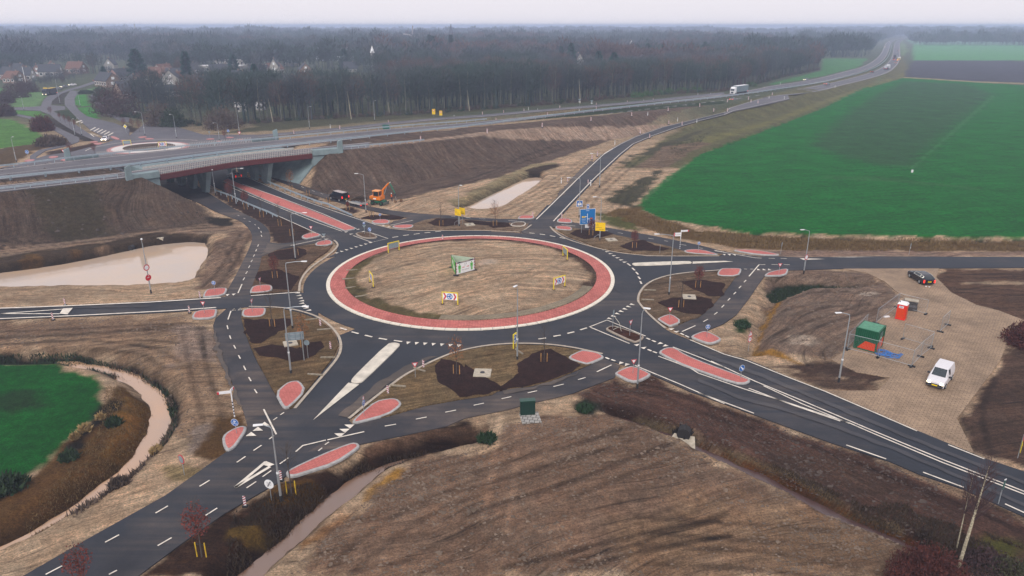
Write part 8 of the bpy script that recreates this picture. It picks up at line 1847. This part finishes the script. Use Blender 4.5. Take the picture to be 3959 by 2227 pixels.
for lab, sx, Yd, H, W_, sl in [('large dark conifer above the village roofs, left', 540, 500, 21, 6.0, True), ('tall slim dark conifer right of the white gabled house', 730, 480, 20, 3.2, True), ('faint dark conifer farther right in the village', 908, 560, 16, 4, True), ('small green conifer low in the wood, left part', 992, 430, 15, 5, False), ('dark conifer before the white flat-roofed block', 1335, 640, 17, 5, True),
   ('lone spruce tip, leftmost of the dark group', 1600, 800, 18, 4, False), ('spruce left in the dark group on the wood skyline', 1618, 800, 22, 5, False), ('broad dark spruce at the centre of the dark group', 1665, 790, 26, 9, False), ('second broad spruce in the dark group', 1680, 800, 25, 8, False), ('slim spruce right in the dark group', 1696, 800, 22, 4, False), ('last small spruce right of the dark group', 1710, 800, 20, 4, False), ('separate pair of dark spruces right of the group, taller', 1744, 800, 26, 6, False), ('separate pair of dark spruces right of the group, shorter', 1770, 800, 20, 6, False),
   ('small spruce above the central wood, left of two', 2168, 640, 19, 4, False), ('taller spruce above the central wood, right of two', 2207, 620, 22, 5.5, False), ('broad blue-green pine above the wood, left of two', 2310, 520, 19, 9, False), ('broad blue-green pine above the wood, right of two', 2370, 510, 18.5, 9, False), ('dark pine on the right wood skyline, first', 2440, 700, 19, 6, False), ('dark pine on the right wood skyline, second', 2500, 700, 20, 12, False), ('dark pine on the right wood skyline, third', 2560, 700, 19, 12, False), ('dark pine near the right end of the wood', 2720, 760, 20, 12, False), ('dark pine at the right end of the wood skyline', 2670, 760, 19, 9, False)]:
    conifer(lab, '', sx, 0, H, W_, sl, 1300, far_at(sx, Yd))

# houses
def house(label, sx, Yd, w, d, wall_h, roof_h, rz, wallm=HWALL, roofm=ROOF, flat_=False, gable_white=False, z0_=0.0):
    X_, Y_ = far_at(sx, Yd); t = thing('house', label, 'house', (X_, Y_, z0_), rz)
    b = MB(); b.box((0, 0, wall_h / 2), (w, d, wall_h), wallm)
    if not flat_:
        for x in (-w / 2, w / 2): b.add([(x, -d / 2, wall_h), (x, d / 2, wall_h), (x, 0, wall_h + roof_h)], [(0, 1, 2)], wallm)
    b.build('wall', t)
    b = MB()
    if flat_: b.box((0, 0, wall_h + .15), (w + .4, d + .4, .3), roofm)
    else:
        e = .4; k = roof_h / (d / 2)
        for s_ in (-1, 1): b.add([(-w / 2 - e, s_ * (d / 2 + e), wall_h - e * k), (w / 2 + e, s_ * (d / 2 + e), wall_h - e * k), (w / 2 + e, 0, wall_h + roof_h), (-w / 2 - e, 0, wall_h + roof_h), (-w / 2 - e, s_ * (d / 2 + e), wall_h - e * k + .2), (w / 2 + e, s_ * (d / 2 + e), wall_h - e * k + .2), (w / 2 + e, 0, wall_h + roof_h + .2), (-w / 2 - e, 0, wall_h + roof_h + .2)], [(0, 1, 2, 3), (4, 5, 6, 7), (0, 1, 5, 4), (0, 3, 7, 4), (1, 2, 6, 5)], roofm)
    r_ = b.build('roof', t)
    if not flat_: b = MB(); b.box((w * .25, 0, wall_h + roof_h + .4), (.7, .7, 1.3), HWALL); b.build('chimney', r_)
    nw = max(2, int(w / 3)); 
    for i in range(nw):
        x = -w / 2 + w * (i + .5) / nw; b = MB(); b.box((x, -d / 2 - .03, wall_h * .55), (w / nw * .6, .08, wall_h * .5), WHT); f = b.build('window', t); b = MB(); b.box((x, -d / 2 - .08, wall_h * .55), (w / nw * .45, .03, wall_h * .38), GLASS); b.build('pane', f)
    if not flat_:
        b = MB(); b.box((w / 2 + .03, 0, wall_h * .6), (.08, d * .35, wall_h * .45), WHT); b.box((w / 2 + .03, 0, wall_h + roof_h * .3), (.08, d * .2, roof_h * .35), WHT); b.build('window', t)
CREAM = mat('cream_wall', (.34, .32, .29), .8, var=.1); LROOF = mat('pale_flat_roof', (.62, .6, .6), .8, var=.08)
for a in [('white gabled house with dark roof among village trees', 668, 470, 9, 10, 5, 5, R(-80), CREAM, ROOF, False, True), ('dark roofed house right behind the white gabled one', 700, 490, 16, 11, 4, 6, R(5), HWALL, ROOF),
  ('low white row of windows under a dark roof, left', 678, 405, 13, 8, 3.2, 2.5, R(0), WHT, ROOF), ('low white row of windows under a dark roof, right', 745, 405, 16, 8, 3.2, 2.5, R(0), CREAM, ROOF), ('brown tiled roofs left of the white gabled house', 585, 500, 16, 10, 3.5, 4.5, R(10), HWALL, ROOFR), ('second brown tiled house in the village', 620, 530, 16, 10, 3.5, 5, R(-15), HWALL, ROOFR),
  ('house with long diagonal roof edge beside the thicket', 505, 395, 12, 12, 3.0, 5.5, R(50), HWALL, ROOF), ('long pale flat roofed building in the village', 860, 610, 34, 14, 5.5, 0, R(3), CREAM, LROOF, True), ('second pale flat roofed building behind', 905, 680, 30, 14, 7, 0, R(-3), CREAM, LROOF, True), ('tall pale gable above the central left wood', 1067, 560, 7, 6, 8, 5, R(-85), CREAM, ROOF, False, False),
  ('block with white flat roof and grey walls', 1305, 830, 42, 20, 13, 0, R(3), mat('grey_render', (.32, .34, .36), .8), LROOF, True), ('small white house low behind the wood, left', 1355, 620, 10, 8, 3, 5, R(20), CREAM, ROOF), ('grey gabled house near the white spire', 1560, 760, 18, 12, 8, 8, R(25), CREAM, ROOF), ('white house glimpsed low in the wood beside the lamp', 935, 330, 4.5, 4, 2.4, 1.4, R(15), CREAM, LROOF), ('small white shed glimpsed low in the wood', 1010, 335, 3.5, 3, 2.2, 1.2, R(-10), CREAM, LROOF),
  ('white gabled house far right of the spruce', 2228, 640, 12, 9, 7, 7, R(-70), CREAM, ROOF, False, True), ('roof row behind the tall spruce', 2260, 700, 30, 10, 8, 5, R(5), CREAM, ROOF), ('white pointed house on the far right skyline', 2430, 1000, 16, 12, 9, 9, R(-80), WHT, ROOF, False, True), ('pale village house at the far left, by a white chimney', 95, 520, 12, 9, 4, 5, R(10), CREAM, ROOF), ('second far left village house', 60, 500, 11, 9, 3.5, 4, R(-20), HWALL, ROOFR),
  ('far left village house with brick wall', 200, 560, 14, 9, 4, 5, R(15), CREAM, ROOF), ('pale gable facing the camera, left village', 432, 640, 10, 8, 5, 5, R(-80), CREAM, ROOF, False, False), ('village house under the left treetops', 300, 600, 13, 9, 4, 5, R(-10), HWALL, ROOFR), ('far village house, white facade, centre left', 1130, 720, 13, 9, 8, 5, R(5), CREAM, ROOF), ('brick village house behind the flat roofs', 950, 740, 14, 10, 8, 6, R(-25), HWALL, ROOFR)]:
    house(*a)
for _i, (sx, Yd, w_v, a_, c_v) in enumerate(XH):
    house('village house half hidden by trees, ' + (ORD + ['thirteenth', 'fourteenth', 'fifteenth', 'sixteenth', 'seventeenth', 'eighteenth', 'nineteenth', 'twentieth'])[_i] + ' from the left', sx, Yd, w_v, 9, 4.0, 4.6, a_, (HWALL, CREAM, mat('pink_brick', (.32, .2, .17), .85))[c_v], (ROOF, ROOFR, ROOF)[c_v], False, c_v == 1)
# windmill, church, white spire
X_, Y_ = far_at(1600, 1150); t = thing('windmill', 'old windmill with sails above the far treetops', 'windmill', (X_, Y_, 0), R(-20)); mb = MB(); mb.tube((0, 0, 0), (0, 0, 19), 5.2, mat('mill_brown', (.12, .10, .10), .9), 3.4, n=10); mb.build('tower', t); mb = MB(); mb.ball((0, 0, 19.5), 3.6, mat('mill_brown', (.12, .10, .10), .9), 1, 1.1, .9); mb.build('cap', t)
mb = MB(); mb.tube((0, 0, 12), (0, 0, 12.6), 7, WHT, n=14); mb.build('gallery', t)
for i in range(4):
    a = R(8 + 90 * i); mb = MB(); c_, s_ = math.cos(a), math.sin(a); mb.tube((0, -5, 21.5), (14.5 * s_, -5, 21.5 + 14.5 * c_), .35, mat('sail_wood', (.30, .28, .30), .8), n=4)
    mb.add([(2 * s_ + 1.6 * c_, -5, 21.5 + 2 * c_ - 1.6 * s_), (14 * s_ + 1.6 * c_, -5, 21.5 + 14 * c_ - 1.6 * s_), (14 * s_, -5, 21.5 + 14 * c_), (2 * s_, -5, 21.5 + 2 * c_)], [(0, 1, 2, 3)], mat('sail_wood', (.30, .28, .30), .8)); mb.build('sail', t)
X_, Y_ = far_at(1745, 1500); t = thing('church_tower', 'dark pointed church spire on the far skyline', 'church', (X_, Y_, 0)); mb = MB(); mb.box((0, 0, 11), (6, 6, 22), mat('church_brick', (.12, .10, .11), .9)); mb.build('tower', t); mb = MB(); mb.tube((0, 0, 22), (0, 0, 39), 4.2, mat('slate_spire', (.05, .05, .07), .8), .15, n=8); mb.build('spire', t)
X_, Y_ = far_at(1444, 620); t = thing('white_spire', 'small white pointed turret rising from the wood', 'turret', (X_, Y_, 0)); mb = MB(); mb.box((0, 0, 7.5), (2.6, 2.6, 15), CREAM); mb.build('tower', t); mb = MB(); mb.tube((0, 0, 15), (0, 0, 20.5), 1.9, WHT, .1, n=8); mb.build('spire', t)
X_, Y_ = far_at(527, 2600); t = thing('chimney_stack', 'faint thin chimney on the left horizon', 'chimney', (X_, Y_, 0)); mb = MB(); mb.tube((0, 0, 0), (0, 0, 41), 3, CREAM, 2, n=8); mb.build('stack', t)
X_, Y_ = far_at(107, 430); t = thing('flagpole', 'tall white pole before the far left houses', 'pole', (X_, Y_, 0)); mb = MB(); mb.tube((0, 0, 0), (0, 0, 14), .25, WHT, .12, n=6); mb.build('pole', t)
# pale birch stems at the wood edge
for k_, x, y, H, lab in [('B', 1107, 992, 11, 'left of the right-hand lone lamp'), ('B', 375, 1020, 9, 'in the left part'), ('C', 1070, 850, 12, 'behind the pair of grey triangles'), ('B', 1465, 945, 10, 'between lamp and yellow boards'), ('B', 2210, 915, 9, 'right of the yellow boards')]:
    X_, Y_ = G(k_, x, y); t = thing('birch_tree', 'pale leaning birch stem at the wood edge, ' + lab, 'tree', (X_, Y_, 0)); mb = MB(); mb.path([(0, 0, 0), (-.4, 0, H * .5), (-.9, .2, H)], .16, BARKW, rs=[.2, .16, .06]); mb.build('trunk', t)
    mb = MB()
    for i in range(60): z = H * random.uniform(.5, 1.1); a = random.uniform(0, 6.28); mb.tube((-.9 * z / H, 0, z), (-.9 * z / H + math.cos(a) * 1.4, math.sin(a) * 1.4, z + random.uniform(.3, 1.5)), .03, W_COL[0], .01, n=3, cap=False)
    mb.build('crown', t)
# tall grasses, reeds and tufts
def tufts(name, outl, n, m, L_, seed, z=0.0, thr=0.0):
    r_ = np.random.default_rng(seed); a = np.array(outl); X_ = r_.uniform(a[:, 0].min(), a[:, 0].max(), n * 3); Y_ = r_.uniform(a[:, 1].min(), a[:, 1].max(), n * 3); k_ = sdist(outl, X_, Y_) < 0; k_ &= fbm(X_, Y_, 2.5, seed, 2) > thr; X_, Y_ = X_[k_][:n], Y_[k_][:n]
    H_, rd_ = ground_height(X_, Y_); X_, Y_, H_ = X_[rd_ > .25], Y_[rd_ > .25], H_[rd_ > .25]; n = len(X_)
    if not n: return
    p = np.stack([X_, Y_, H_ - .03], 1); d = r_.normal(size=(n, 3)) * .35; d[:, 2] = 1; l_ = L_ * r_.uniform(.4, 1.2, (n, 1)); ang = r_.uniform(0, 3.14, n); e = np.stack([np.cos(ang), np.sin(ang), 0 * ang], 1) * l_ * .16
    V = np.concatenate([p - e, p + e, p + d * l_], 1).reshape(-1, 3); ob = numpy_mesh(name, V, np.arange(n * 3).reshape(-1, 3), [m]); ob['kind'] = 'stuff'
tufts('ditch_vegetation', poly('I -300,500 300,480 700,480 1000,540 1250,600 1550,790 1640,960 1640,1200 1500,1400 1480,1400 1600,1100 1540,900 1350,770 1250,700 1000,650 800,600 500,600 -300,600'), 14000, BUSHG, .45, 1, thr=.35)
tufts('ditch_vegetation', poly('I 1000,540 1250,600 1550,790 1640,960 1640,1200 1500,1400 M 1300,480 700,900 600,900 1400,260 I 1600,1100 1540,900 1350,770 1250,700 1000,650'), 5000, BUSHB, .6, 2, thr=.45)
tufts('reeds', poly('I 1000,830 1290,860 1400,1000 1420,1200 1300,1449 M 1200,380 750,730 300,1000 200,900 600,500 800,200 I 900,1300'), 6000, DRYGR, .22, 3, thr=.4)
tufts('dry_grass', poly('G 1450,500 1650,520 1850,605 2415,690 H 0,265 900,325 2576,345 4000,350 4000,450 1700,455 800,450 300,430 0,395 G 2415,850 1900,760 1560,650 1300,560'), 26000, DRYGR, .5, 4, thr=.42)
tufts('dry_grass', poly('G 1400,340 1700,200 1950,60 2050,0 1700,0 C 1900,1250 2300,1100 2150,1260 1850,1449 G 1700,330 1550,480 1300,440'), 9000, mat('olive_tuft', (.06, .06, .03), .9), .5, 5, thr=.45)
tufts('bank_grass', poly('N 0,860 500,640 780,560 1000,460 1230,300 2300,100 2300,190 1400,410 1100,520 480,1060 -100,1500'), 16000, mat('dark_bank_tuft', (.05, .032, .018), .9), .32, 6, thr=.4)
tufts('bank_grass', poly('L 300,600 1000,900 1450,950 2300,1300 2300,1449 1400,1449 1480,1250 1000,960'), 12000, mat('dark_bank_tuft', (.05, .032, .018), .9), .3, 7, thr=.45)
tufts('green_weeds', poly('H 540,740 640,680 900,655 1380,690 1250,720 850,722 700,790 600,810'), 3500, mat('dark_weed', (.02, .04, .015), .9), .35, 8)
for lab, k_, x, y, rx, rz_, m, ls in [('leafy green bush by the lower stream bend', 'K', 195, 1330, 0.9, .32, mat('dark_weed2', (.014, .04, .012), .9), .3), ('small green bush at the upper end of the channel', 'K', 1110, 1050, 0.8, .25, mat('dark_weed2', (.014, .04, .012), .9), .25), ('dark leafless bush above the culvert mouth', 'K', 2040, 1240, 1.0, 1.0, mat('black_twigs', (.012, .01, .01), .9), .25), ('green weeds beside the ditch near the warning sign', 'H', 350, 1040, 1.1, .35, mat('dark_weed2', (.014, .04, .012), .9), .25),
    ('bright tuft of reeds on the lower left bank, upper', 'M', 940, -20, .25, .5, REED, .25), ('bright tuft of reeds on the lower left bank, middle', 'M', 800, 90, .5, .5, REED, .25), ('bright tuft of reeds on the lower left bank, lower', 'M', 700, 170, .3, .45, REED, .25), ('dry reeds at the water edge of the lower left stream', 'M', 1460, 260, .5, .4, REED, .25), ('dark bush on the ochre bank, right', 'M', 1060, 30, 0.7, .5, mat('dark_weed', (.02, .04, .015), .9), .3), ('dark bush on the ochre bank, left', 'M', 640, 350, .8, .5, mat('dark_weed', (.02, .04, .015), .9), .3), ('brown twiggy bush in the lower left stream', 'M', 1110, 590, .8, .6, BUSHB, .25), ('dark shrubs in the bottom left corner', 'M', 60, 640, 1.6, .9, mat('dark_weed', (.02, .04, .015), .9), .35)]:
    X_, Y_ = G(k_, x, y); z_ = gz(X_, Y_); bush_cloud('bush', [(X_, Y_, z_, rx, rz_, 420, m)], int(x), None, lab, 'bush', ls=ls)
# foreground birch and russet bushes, bottom right
def birch(label, base, tip, H, seed, dens, r0=.13):
    r_ = np.random.default_rng(seed); t = thing('birch_tree', label, 'tree', (*base, 0)); lean = (tip[0] - base[0], tip[1] - base[1]); mb = MB(); ps = [(lean[0] * f, lean[1] * f, H * f) for f in (0, .3, .6, .85, 1)]; mb.path(ps, .1, BARKW, rs=[r0, r0 * .85, r0 * .6, r0 * .3, .02], n=8); mb.build('trunk', t); mb = MB()
    for i in range(dens):
        f = r_.uniform(.45, 1); a = r_.uniform(0, 6.28); L_ = (1.15 - f) * H * .33 + .4; p = Vector((lean[0] * f, lean[1] * f, H * f)); e = p + Vector((math.cos(a) * L_ * .45, math.sin(a) * L_ * .45, L_ * .9)); mb.tube(p, e, .022, BPURP, .008, n=4, cap=False)
        for _ in range(9): q = p.lerp(e, r_.uniform(.25, 1)); mb.tube(q, q + Vector((r_.normal() * .35, r_.normal() * .35, r_.uniform(.1, .7))), .008, BPURP, .003, n=3, cap=False)
    mb.build('crown', t)
bb = P(*px('L', 1760, 1395)); birch('pale stemmed bare birch leaning right in the bottom right foreground', bb, (bb[0] + .55, bb[1] + .3), 8.2, 3, 60)
bb = P(*px('L', 1750, 1260)); birch('thin bare sapling left of the foreground birch', bb, (bb[0] - .3, bb[1] - .2), 6.2, 4, 26, .05)
for lab, x, y, rx, rz_, n, m in [('big russet leaved bush at the bottom edge beside the birch', 1560, 1500, 2.7, 2.6, 9000, BRED2), ('smaller russet bush at the bottom edge, left', 1370, 1560, 1.4, 2.2, 3000, BRED2), ('olive bush in the bottom right corner', 2150, 1480, 2.0, 1.4, 3000, mat('olive_bush', (.05, .05, .02), .9)), ('brown bush right of the foreground birch', 1980, 1420, 2.2, 1.2, 2600, BPURP)]:
    X_, Y_ = G('L', x, y); bush_cloud('bush', [(X_, Y_, 0, rx, rz_, n, m)], x, None, lab, 'bush', ls=.11)
X_, Y_ = P(3990, 1330); bush_cloud('bush', [(X_, Y_, 0, 3.2, 2.6, 6000, BRED2), (X_ + 1, Y_ - 4, 0, 3, 2.4, 4000, mat('dark_weed', (.02, .04, .015), .9))], 5, None, 'dark russet hedge at the right photo edge below the paved yard', 'hedge', ls=.2)
# clods of earth on the bare fields
def clods(outl, n, seed, s0=.06, m=None):
    r_ = np.random.default_rng(seed); a = np.array(outl); X_ = r_.uniform(a[:, 0].min(), a[:, 0].max(), n * 3); Y_ = r_.uniform(a[:, 1].min(), a[:, 1].max(), n * 3); k_ = (sdist(outl, X_, Y_) < 0) & (r_.random(len(X_)) < fbm(X_, Y_, 5, seed, 2) ** 2 * 1.6); X_, Y_ = X_[k_][:n], Y_[k_][:n]; H_, rd_ = ground_height(X_, Y_); k_ = rd_ > .3; X_, Y_, H_ = X_[k_], Y_[k_], H_[k_]; n = len(X_)
    base = np.array([(1, 0, 0), (-.3, .9, 0), (-.6, -.8, 0), (0, .1, .8)]); F0 = np.array([(0, 1, 3), (1, 2, 3), (2, 0, 3)]); sc = s0 * r_.gamma(2, .5, n); an = r_.uniform(0, 6.28, n); c, s_ = np.cos(an), np.sin(an)
    V = np.empty((n, 4, 3)); V[:, :, 0] = (base[None, :, 0] * c[:, None] - base[None, :, 1] * s_[:, None]) * sc[:, None] * 1.3 + X_[:, None]; V[:, :, 1] = (base[None, :, 0] * s_[:, None] + base[None, :, 1] * c[:, None]) * sc[:, None] + Y_[:, None]; V[:, :, 2] = base[None, :, 2] * sc[:, None] * .9 + H_[:, None] - .01
    ob = numpy_mesh('earth_clods', V.reshape(-1, 3), (F0[None] + (np.arange(n) * 4)[:, None, None]).reshape(-1, 3), [m or mat('clod_earth', (.15, .11, .08), .95, var=.5, scale=.7)]); ob['kind'] = 'stuff'
clods(poly('K 350,1180 640,1130 1300,1090 1900,1290 O 2415,420 L 1400,1250 1200,1449 O 1800,1449 N 500,1449 1200,780 1700,400 K 200,1400'), 16000, 12)
clods(poly('E -200,420 1350,265 1900,440 2080,560 1900,640 1000,760 0,870'), 3000, 13, .12, mat('dark_clod_earth', (.075, .055, .045), .95, var=.5, scale=.7))
clods(poly('I -100,230 1700,160 1960,300 2100,700 1900,1449 1600,1300 1550,800 1000,520 -100,460'), 9000, 14)
clods(arc(RC, 17.5, 0, 350, 35), 7000, 15)
clods(poly('K 1000,900 1380,760 1560,820 1730,750 2100,900 L 400,385 1300,690 2206,1060 1500,1200 1000,960 0,510 K 1900,1180 1350,1080'), 9000, 16, .06, mat('dark_clod_earth', (.075, .055, .045), .95, var=.5, scale=.7))
clods(poly('H 530,690 1120,600 1470,690 1600,810 1230,1190 1040,1310 430,1230'), 5000, 17)

# ================================================================ the hazy air
bpy.ops.mesh.primitive_cube_add(size=1, location=(0, 6300, 19.5)); hz = bpy.context.object; hz.name = 'haze'; hz.scale = (26000, 13000, 45); hz['kind'] = 'stuff'
hm = bpy.data.materials.new('haze'); hm.use_nodes = True; n, l = hm.node_tree.nodes, hm.node_tree.links; n.clear(); o_ = n.new('ShaderNodeOutputMaterial'); v_ = n.new('ShaderNodeVolumePrincipled')
v_.inputs['Color'].default_value = (0.64, 0.75, 1.0, 1); v_.inputs['Density'].default_value = 0.00036; v_.inputs['Anisotropy'].default_value = 0.0
l.new(v_.outputs[0], o_.inputs['Volume']); hz.data.materials.append(hm)
